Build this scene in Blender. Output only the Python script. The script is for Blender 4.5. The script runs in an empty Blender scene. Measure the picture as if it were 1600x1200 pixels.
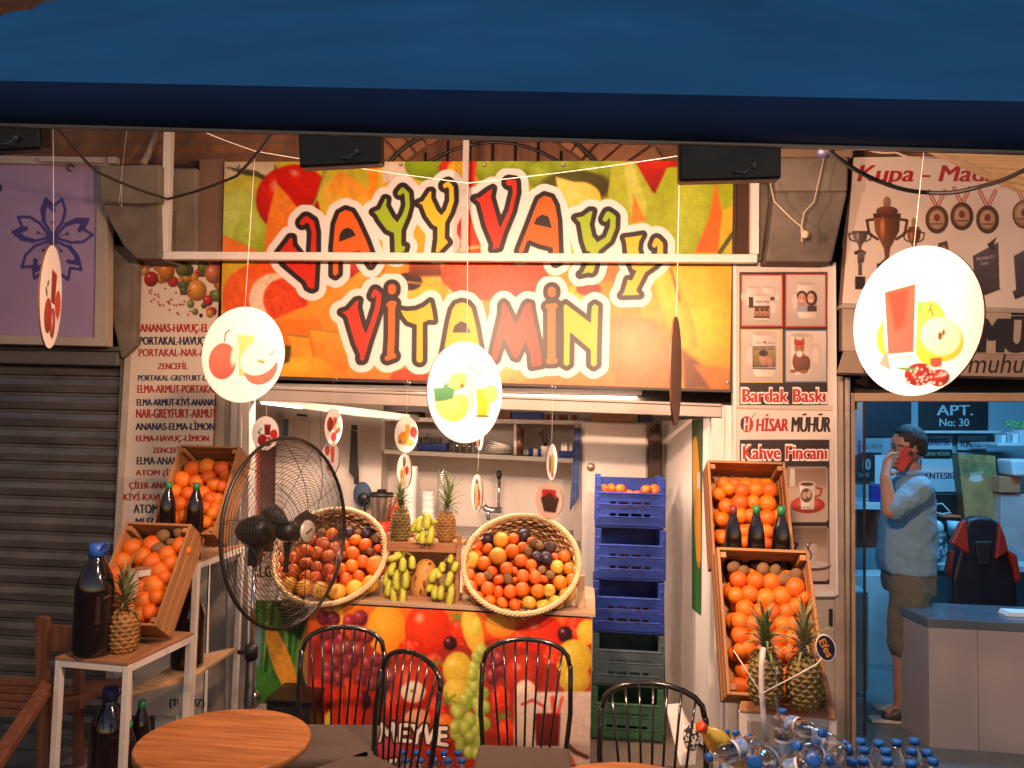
import bpy, math, random
import numpy as np
from mathutils import Vector, Matrix, Euler
random.seed(7); rng = np.random.RandomState(7)
R = math.radians
SC = bpy.context.scene
COL = SC.collection

# ---------------------------------------------------------------- camera
FPX = 1200.0                                   # focal length in pixels of the 1600 x 1200 photograph
CAM = Vector((0.0, 0.0, 1.72))
CR = (Matrix.Rotation(R(5.8), 3, 'Z') @ Matrix.Rotation(R(93.23), 3, 'X') @ Matrix.Rotation(R(1.38), 3, 'Z'))
cd = bpy.data.cameras.new('camera'); cam = bpy.data.objects.new('camera', cd); COL.objects.link(cam)
cd.sensor_fit = 'HORIZONTAL'; cd.sensor_width = 36.0; cd.lens = 36.0 * FPX / 1600.0
cd.clip_start = 0.02; cd.clip_end = 500
cam.location = CAM; cam.rotation_euler = CR.to_euler()
SC.camera = cam

# ---------------------------------------------------------------- sky, exposure
w = bpy.data.worlds.new('World'); SC.world = w; w.use_nodes = True
nt = w.node_tree; bg = nt.nodes['Background']
sky = nt.nodes.new('ShaderNodeTexSky'); sky.sky_type = 'NISHITA'; sky.sun_disc = False
sky.sun_elevation = R(-3.5); sky.sun_rotation = R(160); sky.altitude = 50
nt.links.new(sky.outputs[0], bg.inputs[0]); bg.inputs[1].default_value = 3.4
SC.view_settings.view_transform = 'Standard'; SC.view_settings.look = 'None'
SC.view_settings.exposure = 0.42; SC.view_settings.gamma = 1.0; SC.view_settings.use_curve_mapping = False
SC.render.engine = 'CYCLES'
SC.cycles.max_bounces = 7; SC.cycles.diffuse_bounces = 4; SC.cycles.glossy_bounces = 3
SC.cycles.transmission_bounces = 5; SC.cycles.transparent_max_bounces = 24
SC.cycles.caustics_reflective = False; SC.cycles.caustics_refractive = False
SC.cycles.use_denoising = True; SC.cycles.sample_clamp_indirect = 4.0

FLOOD_W = 60.0; FLOOD_COL = (1.0, 0.585, 0.375)

def area_light(name, loc, target, size, size_y, watts, col, spread=180):
    l = bpy.data.lights.new(name, 'AREA'); l.shape = 'RECTANGLE'; l.size = size; l.size_y = size_y
    l.energy = watts; l.color = col; l.spread = R(spread)
    o = bpy.data.objects.new(name, l); COL.objects.link(o); o.location = loc
    o.rotation_euler = (Vector(target) - Vector(loc)).to_track_quat('-Z', 'Y').to_euler()
    return o

# ---------------------------------------------------------------- rays through the photograph's pixels (world points at a known depth)
def ray(px, py):
    return CR @ Vector(((px - 800) / FPX, -(py - 600) / FPX, -1.0))
def P(px, py, Y):
    d = ray(px, py); return CAM + d * (Y / d.y)
def G(px, py, z):
    d = ray(px, py); return CAM + d * ((z - CAM.z) / d.z)
def PX(px, py, X):
    d = ray(px, py); return CAM + d * (X / d.x)
def PL(px, py, p0, n):
    d = ray(px, py); return CAM + d * ((p0 - CAM).dot(n) / d.dot(n))
def S(Y): return Y / FPX * 1.01                 # metres per pixel at depth Y
CRn = np.array(CR)
def Pn(X, Yp, p0, n):
    D = np.stack([(X - 800) / FPX, -(Yp - 600) / FPX, -np.ones_like(X)], -1) @ CRn.T
    t = (np.array(p0 - CAM) @ np.array(n)) / (D @ np.array(n))
    return np.array(CAM) + D * t[..., None]
FRONT = Vector((0, -1, 0))

# ---------------------------------------------------------------- colours and materials
def l1(c):
    c = c / 255.0
    return c / 12.92 if c <= 0.04045 else ((c + 0.055) / 1.055) ** 2.4
def lin(r, g, b): return (l1(r), l1(g), l1(b))
MATS = {}
def mat(name, col, rough=0.6, metal=0.0, var=0.15, scale=8.0, bump=0.0, bscale=60.0, coat=0.0, stretch=None,
        col2=None, dirt=0.0, spec=0.5, emit=None, estr=0.0, sss=0.0, sheen=0.0, rnd=0.0):
    if name in MATS: return MATS[name]
    m = bpy.data.materials.new(name); m.use_nodes = True; MATS[name] = m
    N = m.node_tree.nodes; L = m.node_tree.links; b = N['Principled BSDF']
    b.inputs['Roughness'].default_value = rough; b.inputs['Metallic'].default_value = metal
    b.inputs['Specular IOR Level'].default_value = spec
    b.inputs['Coat Weight'].default_value = coat
    if coat: b.inputs['Coat Roughness'].default_value = 0.12
    if sheen: b.inputs['Sheen Weight'].default_value = sheen
    if sss:
        b.inputs['Subsurface Weight'].default_value = sss; b.inputs['Subsurface Scale'].default_value = 0.01
    tc = N.new('ShaderNodeTexCoord'); mp = N.new('ShaderNodeMapping'); L.new(tc.outputs['Object'], mp.inputs[0])
    if stretch: mp.inputs['Scale'].default_value = stretch
    nz = N.new('ShaderNodeTexNoise'); nz.inputs['Scale'].default_value = scale; nz.inputs['Detail'].default_value = 5
    L.new(mp.outputs[0], nz.inputs[0])
    rp = N.new('ShaderNodeValToRGB'); rp.color_ramp.elements[0].position = 0.3; rp.color_ramp.elements[1].position = 0.72
    c2 = col2 if col2 else tuple(c * (1 - var) for c in col)
    c1 = col if col2 else tuple(min(1, c * (1 + var * 0.6)) for c in col)
    rp.color_ramp.elements[0].color = (*c2, 1); rp.color_ramp.elements[1].color = (*c1, 1)
    L.new(nz.outputs[0], rp.inputs[0]); out = rp.outputs[0]
    if dirt:
        n2 = N.new('ShaderNodeTexNoise'); n2.inputs['Scale'].default_value = scale * 0.35; n2.inputs['Detail'].default_value = 9
        n2.inputs['Roughness'].default_value = 0.75
        L.new(tc.outputs['Object'], n2.inputs[0])
        r2 = N.new('ShaderNodeValToRGB'); r2.color_ramp.elements[0].position = 0.42; r2.color_ramp.elements[1].position = 0.7
        L.new(n2.outputs[0], r2.inputs[0])
        mx = N.new('ShaderNodeMix'); mx.data_type = 'RGBA'; mx.blend_type = 'MIX'
        mu = N.new('ShaderNodeMath'); mu.operation = 'MULTIPLY'; mu.inputs[1].default_value = dirt
        L.new(r2.outputs[0], mu.inputs[0]); L.new(mu.outputs[0], mx.inputs[0])
        L.new(out, mx.inputs[6]); mx.inputs[7].default_value = (col[0] * 0.25, col[1] * 0.2, col[2] * 0.17, 1); out = mx.outputs[2]
    if rnd:
        oi = N.new('ShaderNodeObjectInfo'); hs = N.new('ShaderNodeHueSaturation')
        m1 = N.new('ShaderNodeMapRange'); m1.inputs[3].default_value = 0.5 - 0.035 * rnd; m1.inputs[4].default_value = 0.5 + 0.035 * rnd
        m2 = N.new('ShaderNodeMapRange'); m2.inputs[3].default_value = 1 - 0.45 * rnd; m2.inputs[4].default_value = 1 + 0.3 * rnd
        w2 = N.new('ShaderNodeTexWhiteNoise'); w2.noise_dimensions = '1D'
        L.new(oi.outputs['Random'], m1.inputs[0]); L.new(oi.outputs['Random'], w2.inputs['W']); L.new(w2.outputs['Value'], m2.inputs[0])
        L.new(m1.outputs[0], hs.inputs['Hue']); L.new(m2.outputs[0], hs.inputs['Value']); L.new(out, hs.inputs['Color']); out = hs.outputs[0]
    L.new(out, b.inputs['Base Color'])
    if rough > 0.08:
        mr = N.new('ShaderNodeMapRange'); mr.inputs[3].default_value = max(0, rough - 0.1); mr.inputs[4].default_value = min(1, rough + 0.12)
        L.new(nz.outputs[0], mr.inputs[0]); L.new(mr.outputs[0], b.inputs['Roughness'])
    if bump:
        nb = N.new('ShaderNodeTexNoise'); nb.inputs['Scale'].default_value = bscale; nb.inputs['Detail'].default_value = 4
        L.new(mp.outputs[0], nb.inputs[0])
        bp = N.new('ShaderNodeBump'); bp.inputs['Strength'].default_value = bump; bp.inputs['Distance'].default_value = 0.004
        L.new(nb.outputs[0], bp.inputs['Height']); L.new(bp.outputs[0], b.inputs['Normal'])
    if emit:
        b.inputs['Emission Color'].default_value = (*emit, 1); b.inputs['Emission Strength'].default_value = estr
    return m
def wood(name, col, dark, axis=0, rough=0.6, scale=3.0):
    st = [14.0, 14.0, 14.0]; st[axis] = 1.0
    return mat(name, col, rough, col2=dark, scale=scale, stretch=st, bump=0.25, bscale=9)
def print_mat(name, rough=0.45, coat=0.0, bump=0.0, spec=0.5):
    if name in MATS: return MATS[name]
    m = bpy.data.materials.new(name); m.use_nodes = True; MATS[name] = m
    N = m.node_tree.nodes; L = m.node_tree.links; b = N['Principled BSDF']
    a = N.new('ShaderNodeVertexColor'); a.layer_name = 'ink'
    L.new(a.outputs[0], b.inputs['Base Color']); b.inputs['Roughness'].default_value = rough
    b.inputs['Specular IOR Level'].default_value = spec
    b.inputs['Coat Weight'].default_value = coat
    if bump:
        tc = N.new('ShaderNodeTexCoord'); nb = N.new('ShaderNodeTexNoise'); nb.inputs['Scale'].default_value = 3.0
        L.new(tc.outputs['Object'], nb.inputs[0])
        bp = N.new('ShaderNodeBump'); bp.inputs['Strength'].default_value = bump; bp.inputs['Distance'].default_value = 0.02
        L.new(nb.outputs[0], bp.inputs['Height']); L.new(bp.outputs[0], b.inputs['Normal'])
    return m
def clear_mat(name, tint=(1, 1, 1), gloss=0.12, rough=0.06, bump=0.0):
    """thin clear plastic or glass: see-through with a glossy skin"""
    if name in MATS: return MATS[name]
    m = bpy.data.materials.new(name); m.use_nodes = True; MATS[name] = m
    N = m.node_tree.nodes; L = m.node_tree.links; N.remove(N['Principled BSDF']); o = N['Material Output']
    t = N.new('ShaderNodeBsdfTransparent'); t.inputs[0].default_value = (*tint, 1)
    g = N.new('ShaderNodeBsdfGlossy'); g.inputs['Roughness'].default_value = rough
    lw = N.new('ShaderNodeLayerWeight'); lw.inputs[0].default_value = 0.35
    ma = N.new('ShaderNodeMath'); ma.operation = 'MULTIPLY_ADD'; ma.inputs[1].default_value = 0.7; ma.inputs[2].default_value = gloss
    L.new(lw.outputs['Facing'], ma.inputs[0])
    mx = N.new('ShaderNodeMixShader'); L.new(ma.outputs[0], mx.inputs[0]); L.new(t.outputs[0], mx.inputs[1]); L.new(g.outputs[0], mx.inputs[2])
    L.new(mx.outputs[0], o.inputs[0])
    if bump:
        tc = N.new('ShaderNodeTexCoord'); nb = N.new('ShaderNodeTexNoise'); nb.inputs['Scale'].default_value = 25
        L.new(tc.outputs['Object'], nb.inputs[0]); bp = N.new('ShaderNodeBump'); bp.inputs['Strength'].default_value = bump
        bp.inputs['Distance'].default_value = 0.01
        L.new(nb.outputs[0], bp.inputs['Height']); L.new(bp.outputs[0], g.inputs['Normal']); L.new(bp.outputs[0], lw.inputs['Normal'])
    return m
def brick_mat(name, c1, c2, mortar, sx, sy, ms=0.012, axis='XZ', bump=0.6, rot=0):
    if name in MATS: return MATS[name]
    m = bpy.data.materials.new(name); m.use_nodes = True; MATS[name] = m
    N = m.node_tree.nodes; L = m.node_tree.links; b = N['Principled BSDF']; b.inputs['Roughness'].default_value = 3.4
    tc = N.new('ShaderNodeTexCoord'); sp = N.new('ShaderNodeSeparateXYZ'); cb = N.new('ShaderNodeCombineXYZ')
    L.new(tc.outputs['Object'], sp.inputs[0]); L.new(sp.outputs['XYZ'.index(axis[0])], cb.inputs[0]); L.new(sp.outputs['XYZ'.index(axis[1])], cb.inputs[1])
    nz = N.new('ShaderNodeTexNoise'); nz.inputs['Scale'].default_value = 5; nz.inputs['Detail'].default_value = 6
    L.new(tc.outputs['Object'], nz.inputs[0])
    br = N.new('ShaderNodeTexBrick'); br.inputs['Scale'].default_value = 1.0
    br.inputs['Color1'].default_value = (*c1, 1); br.inputs['Color2'].default_value = (*c2, 1); br.inputs['Mortar'].default_value = (*mortar, 1)
    br.inputs['Mortar Size'].default_value = ms; br.inputs['Brick Width'].default_value = sx; br.inputs['Row Height'].default_value = sy
    mpp = N.new('ShaderNodeMapping'); mpp.inputs['Rotation'].default_value = (0, 0, rot)
    L.new(cb.outputs[0], mpp.inputs[0]); L.new(mpp.outputs[0], br.inputs[0])
    mx = N.new('ShaderNodeMix'); mx.data_type = 'RGBA'; mx.blend_type = 'MULTIPLY'; mx.inputs[0].default_value = 0.75
    L.new(br.outputs[0], mx.inputs[6]); L.new(nz.outputs[1], mx.inputs[7]); 
    rp = N.new('ShaderNodeValToRGB'); rp.color_ramp.elements[0].color = (0.35, 0.33, 0.32, 1); rp.color_ramp.elements[1].color = (1.25, 1.2, 1.15, 1)
    rp.color_ramp.elements[0].position = 0.3; rp.color_ramp.elements[1].position = 0.7
    L.new(nz.outputs[0], rp.inputs[0]); L.new(rp.outputs[0], mx.inputs[7])
    L.new(mx.outputs[2], b.inputs['Base Color'])
    bp = N.new('ShaderNodeBump'); bp.inputs['Strength'].default_value = bump; bp.inputs['Distance'].default_value = 0.01
    L.new(br.outputs['Fac'], bp.inputs['Height']); bp.invert = True
    n3 = N.new('ShaderNodeTexNoise'); n3.inputs['Scale'].default_value = 40; L.new(tc.outputs['Object'], n3.inputs[0])
    b2 = N.new('ShaderNodeBump'); b2.inputs['Strength'].default_value = 0.5; b2.inputs['Distance'].default_value = 0.006
    L.new(n3.outputs[0], b2.inputs['Height']); L.new(bp.outputs[0], b2.inputs['Normal']); L.new(b2.outputs[0], b.inputs['Normal'])
    return m

# ---------------------------------------------------------------- objects
def tag(o, label=None, cat=None, group=None, kind=None):
    if label: o['label'] = label
    if cat: o['category'] = cat
    if group: o['group'] = group
    if kind: o['kind'] = kind
    return o
def thing(name, label, cat, loc=(0, 0, 0), group=None, rot=None):
    o = bpy.data.objects.new(name, None); COL.objects.link(o); o.empty_display_size = 0.1
    o.location = loc
    if rot: o.rotation_euler = rot
    return tag(o, label, cat, group)
def base(o):
    b = Vector((0, 0, 0))
    while o is not None:
        b = b + Vector(o.location); o = o.parent
    return b
def dup(o, parent=None):
    c = o.copy(); COL.objects.link(c)
    if parent is not None: c.parent = parent
    for ch in o.children: dup(ch, c)
    return c
class MB:
    """collects shapes and links them as ONE mesh object"""
    def __init__(self): self.v = []; self.f = []; self.m = []; self.s = []
    def add(self, vs, fs, m=0, smooth=False, M=None):
        k = len(self.v)
        for p in vs:
            p = Vector(p); self.v.append(M @ p if M is not None else p)
        for q in fs:
            self.f.append([k + i for i in q]); self.m.append(m); self.s.append(smooth)
        return self
    def box(self, c, s, m=0, M=None):
        x, y, z = s[0] / 2, s[1] / 2, s[2] / 2; c = Vector(c)
        vs = [c + Vector((a * x, b * y, d * z)) for d in (-1, 1) for b in (-1, 1) for a in (-1, 1)]
        return self.add(vs, [(0, 2, 3, 1), (4, 5, 7, 6), (0, 1, 5, 4), (2, 6, 7, 3), (0, 4, 6, 2), (1, 3, 7, 5)], m, False, M)
    def bar(self, p, q, wd, ht, m=0, up=(0, 0, 1)):
        p, q = Vector(p), Vector(q); d = (q - p).normalized(); u = Vector(up)
        if abs(d.dot(u)) > 0.98: u = Vector((0, 1, 0))
        a = d.cross(u).normalized() * wd / 2; b = a.cross(d).normalized() * ht / 2
        vs = [t + i * a + j * b for t in (p, q) for i, j in ((-1, -1), (1, -1), (1, 1), (-1, 1))]
        return self.add(vs, [(0, 1, 2, 3), (7, 6, 5, 4), (0, 4, 5, 1), (1, 5, 6, 2), (2, 6, 7, 3), (3, 7, 4, 0)], m)
    def tube(self, pts, r, n=8, m=0, closed=False, caps=True):
        pts = [Vector(p) for p in pts]; K = len(pts); rs = r if isinstance(r, (list, tuple)) else [r] * K
        vs = []; nrm = None
        for i, p in enumerate(pts):
            if closed: d = (pts[(i + 1) % K] - pts[i - 1])
            else: d = pts[min(i + 1, K - 1)] - pts[max(i - 1, 0)]
            d = d.normalized() if d.length > 1e-9 else Vector((0, 0, 1))
            if nrm is None:
                nrm = d.cross(Vector((0, 0, 1)));
                if nrm.length < 0.05: nrm = d.cross(Vector((1, 0, 0)))
            nrm = (nrm - d * nrm.dot(d)).normalized(); b = d.cross(nrm)
            for k in range(n):
                a = 2 * math.pi * k / n; vs.append(p + (nrm * math.cos(a) + b * math.sin(a)) * rs[i])
        fs = []
        for i in range(K if closed else K - 1):
            j = (i + 1) % K
            for k in range(n): fs.append((i * n + k, i * n + (k + 1) % n, j * n + (k + 1) % n, j * n + k))
        if caps and not closed: fs += [tuple(range(n))[::-1], tuple((K - 1) * n + k for k in range(n))]
        return self.add(vs, fs, m, True)
    def lathe(self, prof, n=24, m=0, M=None, cap0=True, cap1=True, smooth=True):
        vs = []; fs = []
        for r, z in prof:
            for k in range(n):
                a = 2 * math.pi * k / n; vs.append((r * math.cos(a), r * math.sin(a), z))
        for i in range(len(prof) - 1):
            for k in range(n): fs.append((i * n + k, i * n + (k + 1) % n, (i + 1) * n + (k + 1) % n, (i + 1) * n + k))
        if cap0: fs.append(tuple(range(n))[::-1])
        if cap1: fs.append(tuple((len(prof) - 1) * n + k for k in range(n)))
        return self.add(vs, fs, m, smooth, M)
    def ball(self, c, r, n=12, m=0, M=None, sc=(1, 1, 1)):
        vs = []; fs = []; h = n // 2 + 1
        for i in range(h + 1):
            t = math.pi * i / h
            for k in range(n):
                a = 2 * math.pi * k / n
                vs.append((c[0] + r * sc[0] * math.sin(t) * math.cos(a), c[1] + r * sc[1] * math.sin(t) * math.sin(a), c[2] + r * sc[2] * math.cos(t)))
        for i in range(h):
            for k in range(n):
                fs.append((i * n + k, (i + 1) * n + k, (i + 1) * n + (k + 1) % n, i * n + (k + 1) % n))
        return self.add(vs, fs, m, True, M)
    def prism(self, poly, off, m=0, mside=None):
        """poly: 3D points of a flat outline; off: extrusion vector (away from the viewer)"""
        poly = [Vector(p) for p in poly]; off = Vector(off); n = len(poly)
        vs = poly + [p + off for p in poly]
        self.add(vs, [tuple(range(n)), tuple(range(2 * n - 1, n - 1, -1))], m)
        k = len(self.v) - 2 * n
        for i in range(n):
            j = (i + 1) % n; self.f.append([k + j, k + i, k + n + i, k + n + j]); self.m.append(m if mside is None else mside); self.s.append(False)
        return self
    def slab(self, px, Y, depth, m=0):
        """outline given in photo pixels on the plane Y, thickness going back"""
        return self.prism([P(a, b, Y) for a, b in px], (0, depth, 0), m)
    def sheet(self, fn, nu, nv, m=0, smooth=True):
        vs = [fn(i / nu, j / nv) for j in range(nv + 1) for i in range(nu + 1)]
        fs = [(j * (nu + 1) + i, j * (nu + 1) + i + 1, (j + 1) * (nu + 1) + i + 1, (j + 1) * (nu + 1) + i) for j in range(nv) for i in range(nu)]
        return self.add(vs, fs, m, smooth)
    def build(self, name, mats, parent=None, bevel=0.0, seg=2, label=None, sub=0, solid=0.0):
        me = bpy.data.meshes.new(name); b = base(parent) if parent is not None else Vector((0, 0, 0))
        me.from_pydata([tuple(p - b) for p in self.v], [], self.f)
        if not isinstance(mats, (list, tuple)): mats = [mats]
        for q in mats: me.materials.append(q)
        me.polygons.foreach_set('material_index', self.m); me.polygons.foreach_set('use_smooth', self.s); me.update()
        o = bpy.data.objects.new(name, me); COL.objects.link(o)
        if parent is not None: o.parent = parent
        if solid:
            md = o.modifiers.new('solid', 'SOLIDIFY'); md.thickness = solid; md.offset = 0
        if bevel:
            md = o.modifiers.new('bevel', 'BEVEL'); md.width = bevel; md.segments = seg; md.limit_method = 'ANGLE'; md.angle_limit = R(40)
            md.harden_normals = False
        if sub:
            md = o.modifiers.new('sub', 'SUBSURF'); md.levels = sub; md.render_levels = sub
        if label: o['label'] = label
        return o

# ---------------------------------------------------------------- printed panels: colours laid on a fine mesh, lettering as flat shapes 1 mm proud
def vnoise(x, y, seed=0):
    xi = np.floor(x).astype(np.int64); yi = np.floor(y).astype(np.int64); fx = x - xi; fy = y - yi
    fx = fx * fx * (3 - 2 * fx); fy = fy * fy * (3 - 2 * fy)
    def h(a, b):
        n = (a * 374761393 + b * 668265263 + seed * 1442695041) & 0xffffffff
        n = ((n ^ (n >> 13)) * 1274126177) & 0xffffffff
        return ((n ^ (n >> 16)) & 0xffff) / 65535.0
    return (h(xi, yi) * (1 - fx) + h(xi + 1, yi) * fx) * (1 - fy) + (h(xi, yi + 1) * (1 - fx) + h(xi + 1, yi + 1) * fx) * fy
def fbm(x, y, seed=0, o=4):
    s = 0; a = 0.5
    for k in range(o): s = s + a * vnoise(x * 2 ** k, y * 2 ** k, seed + k); a *= 0.5
    return s
def seg_d(X, Y, pts, closed):
    d = np.full(X.shape, 1e9); n = len(pts)
    for i in range(n if closed else n - 1):
        ax, ay = pts[i]; bx, by = pts[(i + 1) % n]; vx, vy = bx - ax, by - ay; L = vx * vx + vy * vy + 1e-12
        t = np.clip(((X - ax) * vx + (Y - ay) * vy) / L, 0, 1)
        d = np.minimum(d, np.hypot(X - ax - t * vx, Y - ay - t * vy))
    return d
def poly_sd(X, Y, pts):
    ins = np.zeros(X.shape, bool); n = len(pts)
    for i in range(n):
        ax, ay = pts[i]; bx, by = pts[(i + 1) % n]
        if ay == by: continue
        c = ((ay > Y) != (by > Y)) & (X < (bx - ax) * (Y - ay) / (by - ay) + ax); ins ^= c
    d = seg_d(X, Y, pts, True)
    return np.where(ins, -d, d)
def cap_sd(X, Y, st):
    """chain of (x, y, r): union of tapered capsules"""
    d = np.full(X.shape, 1e9)
    for (ax, ay, ar), (bx, by, br) in zip(st, st[1:]):
        vx, vy = bx - ax, by - ay; t = np.clip(((X - ax) * vx + (Y - ay) * vy) / (vx * vx + vy * vy + 1e-12), 0, 1)
        d = np.minimum(d, np.hypot(X - ax - t * vx, Y - ay - t * vy) - (ar + (br - ar) * t))
    return d
TEXTS = {}
def glyphs(s, bold=0.0, space=1.0):
    key = (s, bold, space)
    if key not in TEXTS:
        cu = bpy.data.curves.new('t', 'FONT'); cu.body = s; cu.size = 1.0; cu.offset = bold; cu.resolution_u = 3; cu.fill_mode = 'FRONT'
        cu.space_character = space
        ob = bpy.data.objects.new('t', cu); COL.objects.link(ob); dg = bpy.context.evaluated_depsgraph_get(); dg.update()
        me = bpy.data.meshes.new_from_object(ob.evaluated_get(dg))
        v = np.array([tuple(q.co[:2]) for q in me.vertices]); f = [tuple(p.vertices) for p in me.polygons]
        # make all faces wind the same way
        f2 = []
        for q in f:
            a = sum(v[q[i]][0] * v[q[(i + 1) % len(q)]][1] - v[q[(i + 1) % len(q)]][0] * v[q[i]][1] for i in range(len(q)))
            f2.append(q if a > 0 else q[::-1])
        bpy.data.objects.remove(ob); bpy.data.curves.remove(cu); bpy.data.meshes.remove(me)
        TEXTS[key] = (v, f2)
    return TEXTS[key]
class Panel:
    """corners TL TR BR BL in photo pixels, on the plane through p0 with normal n (towards the viewer)"""
    def __init__(self, corners, p0, n=FRONT, step=1.1, bg=(255, 255, 255)):
        self.c = corners; self.p0 = p0 if isinstance(p0, Vector) else Vector((0, p0, 0)); self.n = Vector(n).normalized()
        (ax, ay), (bx, by), (cx, cy), (dx, dy) = corners
        self.nu = max(2, int(max(math.hypot(bx - ax, by - ay), math.hypot(cx - dx, cy - dy)) / step))
        self.nv = max(2, int(max(math.hypot(dx - ax, dy - ay), math.hypot(cx - bx, cy - by)) / step))
        u, v = np.meshgrid(np.linspace(0, 1, self.nu + 1), np.linspace(0, 1, self.nv + 1))
        self.X = ((1 - u) * ax + u * bx) * (1 - v) + ((1 - u) * dx + u * cx) * v
        self.Y = ((1 - u) * ay + u * by) * (1 - v) + ((1 - u) * dy + u * cy) * v
        self.rgb = np.empty(self.X.shape + (3,)); self.rgb[:] = np.array(bg) / 255.0
        self.t = []; self.ft = 0.8
    def mix(self, m, c, sl=None):
        m = m[..., None]; c = np.asarray(c, float) / 255.0
        if sl is None: self.rgb = self.rgb * (1 - m) + c * m
        else: self.rgb[sl] = self.rgb[sl] * (1 - m) + c * m
        return self
    def win(self, x0, y0, x1, y1):
        k = (self.X >= x0) & (self.X <= x1) & (self.Y >= y0) & (self.Y <= y1)
        r = np.where(k.any(1))[0]; c = np.where(k.any(0))[0]
        if len(r) == 0 or len(c) == 0: return None
        return (slice(r[0], r[-1] + 1), slice(c[0], c[-1] + 1))
    def ell(self, cx, cy, rx, ry, c, c2=None, ang=0, hl=0.0, soft=None, shift=(-0.3, -0.35)):
        q = max(rx, ry) + 4; sl = self.win(cx - q, cy - q, cx + q, cy + q)
        if sl is None: return self
        a = R(ang); dx = self.X[sl] - cx; dy = self.Y[sl] - cy
        u = (dx * math.cos(a) + dy * math.sin(a)) / rx; v = (-dx * math.sin(a) + dy * math.cos(a)) / ry
        d = np.sqrt(u * u + v * v); m = np.clip((1 - d) * min(rx, ry) / (soft or self.ft) + 0.5, 0, 1)
        c = np.array(c, float); c2 = np.array(c2 if c2 is not None else c, float)
        g = np.clip(np.hypot(u - shift[0], v - shift[1]) / 1.35, 0, 1)[..., None] ** 1.6
        cc = c * (1 - g) + c2 * g
        if hl:
            h = np.clip(1 - np.hypot(u + 0.35, v + 0.4) / 0.28, 0, 1)[..., None] * hl; cc = cc * (1 - h) + np.array((255, 245, 235.)) * h
        return self.mix(m, cc, sl)
    def poly(self, pts, c, c2=None, soft=None, ax=1):
        xs = [p[0] for p in pts]; ys = [p[1] for p in pts]
        sl = self.win(min(xs) - 4, min(ys) - 4, max(xs) + 4, max(ys) + 4)
        if sl is None: return self
        d = poly_sd(self.X[sl], self.Y[sl], pts); m = np.clip(-d / (soft or self.ft) + 0.5, 0, 1); c = np.array(c, float)
        if c2 is not None:
            t = (self.Y[sl] - min(ys)) / (max(ys) - min(ys)) if ax else (self.X[sl] - min(xs)) / (max(xs) - min(xs))
            t = np.clip(t, 0, 1)[..., None]; c = c * (1 - t) + np.array(c2, float) * t
        return self.mix(m, c, sl)
    def line(self, pts, wd, c, soft=None):
        xs = [p[0] for p in pts]; ys = [p[1] for p in pts]
        sl = self.win(min(xs) - wd - 3, min(ys) - wd - 3, max(xs) + wd + 3, max(ys) + wd + 3)
        if sl is None: return self
        d = seg_d(self.X[sl], self.Y[sl], pts, False) - wd / 2
        return self.mix(np.clip(-d / (soft or self.ft) + 0.5, 0, 1), c, sl)
    def rect(self, x0, y0, x1, y1, c, c2=None, soft=None): return self.poly([(x0, y0), (x1, y0), (x1, y1), (x0, y1)], c, c2, soft)
    def grain(self, sc, amt, seed=1, reg=None, st=(1, 1)):
        sl = self.win(*reg) if reg else (slice(None), slice(None))
        if sl is None: return self
        n = fbm(self.X[sl] * st[0] / sc, self.Y[sl] * st[1] / sc, seed) - 0.47
        self.rgb[sl] = np.clip(self.rgb[sl] * (1 + amt * n[..., None] * 2), 0, 1); return self
    def blur(self, r):
        for ax in (0, 1):
            for _ in range(2):
                pad = [(r, r) if i == ax else (0, 0) for i in range(3)]; q = np.pad(self.rgb, pad, mode='edge'); n = self.rgb.shape[ax]
                self.rgb = sum(np.take(q, np.arange(k, k + n), ax) for k in range(2 * r + 1)) / (2 * r + 1)
        return self
    def text(self, s, x0, y0, x1, y1, c, bold=0.02, shear=0.0, lift=0.0012, space=1.0, slope=0.0, fit=True):
        """lettering filling the pixel box"""
        b0 = 0.0; v, f = glyphs(s, b0, space); lo = v.min(0); hi = v.max(0)
        u = (v[:, 0] - lo[0]) / (hi[0] - lo[0]); t = (v[:, 1] - lo[1]) / (hi[1] - lo[1])
        X = x0 + u * (x1 - x0) + shear * t * (y1 - y0); Yp = y1 - t * (y1 - y0) + slope * (X - x0)
        ex = (bold - b0) * (y1 - y0) * 1.25; ks = [0.0] if ex < 0.05 else list(np.linspace(-ex, ex, 3 if bold < 0.05 else 5))
        for i, k in enumerate(ks):
            for j in ([0.0] if bold < 0.05 else [-ex, ex]): self.t.append((X + k, Yp + j * 0.8, f, np.array(c) / 255.0, lift + 0.0001 * i + 0.00005 * (j > 0)))
        return self
    def build(self, name, parent=None, thick=0.02, m=None, side=(60, 45, 40), gain=1.0, label=None):
        m = m or print_mat('printed sheet'); V = Pn(self.X, self.Y, self.p0, self.n).reshape(-1, 3)
        nu, nv = self.nu, self.nv
        idx = np.arange((nu + 1) * (nv + 1)).reshape(nv + 1, nu + 1)
        F = np.stack([idx[:-1, :-1], idx[1:, :-1], idx[1:, 1:], idx[:-1, 1:]], -1).reshape(-1, 4)
        C = self.rgb.reshape(-1, 3); vs = [V]; cs = [C]; loops = [F.reshape(-1)]; tot = [np.full(len(F), 4)]; k = len(V)
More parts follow.
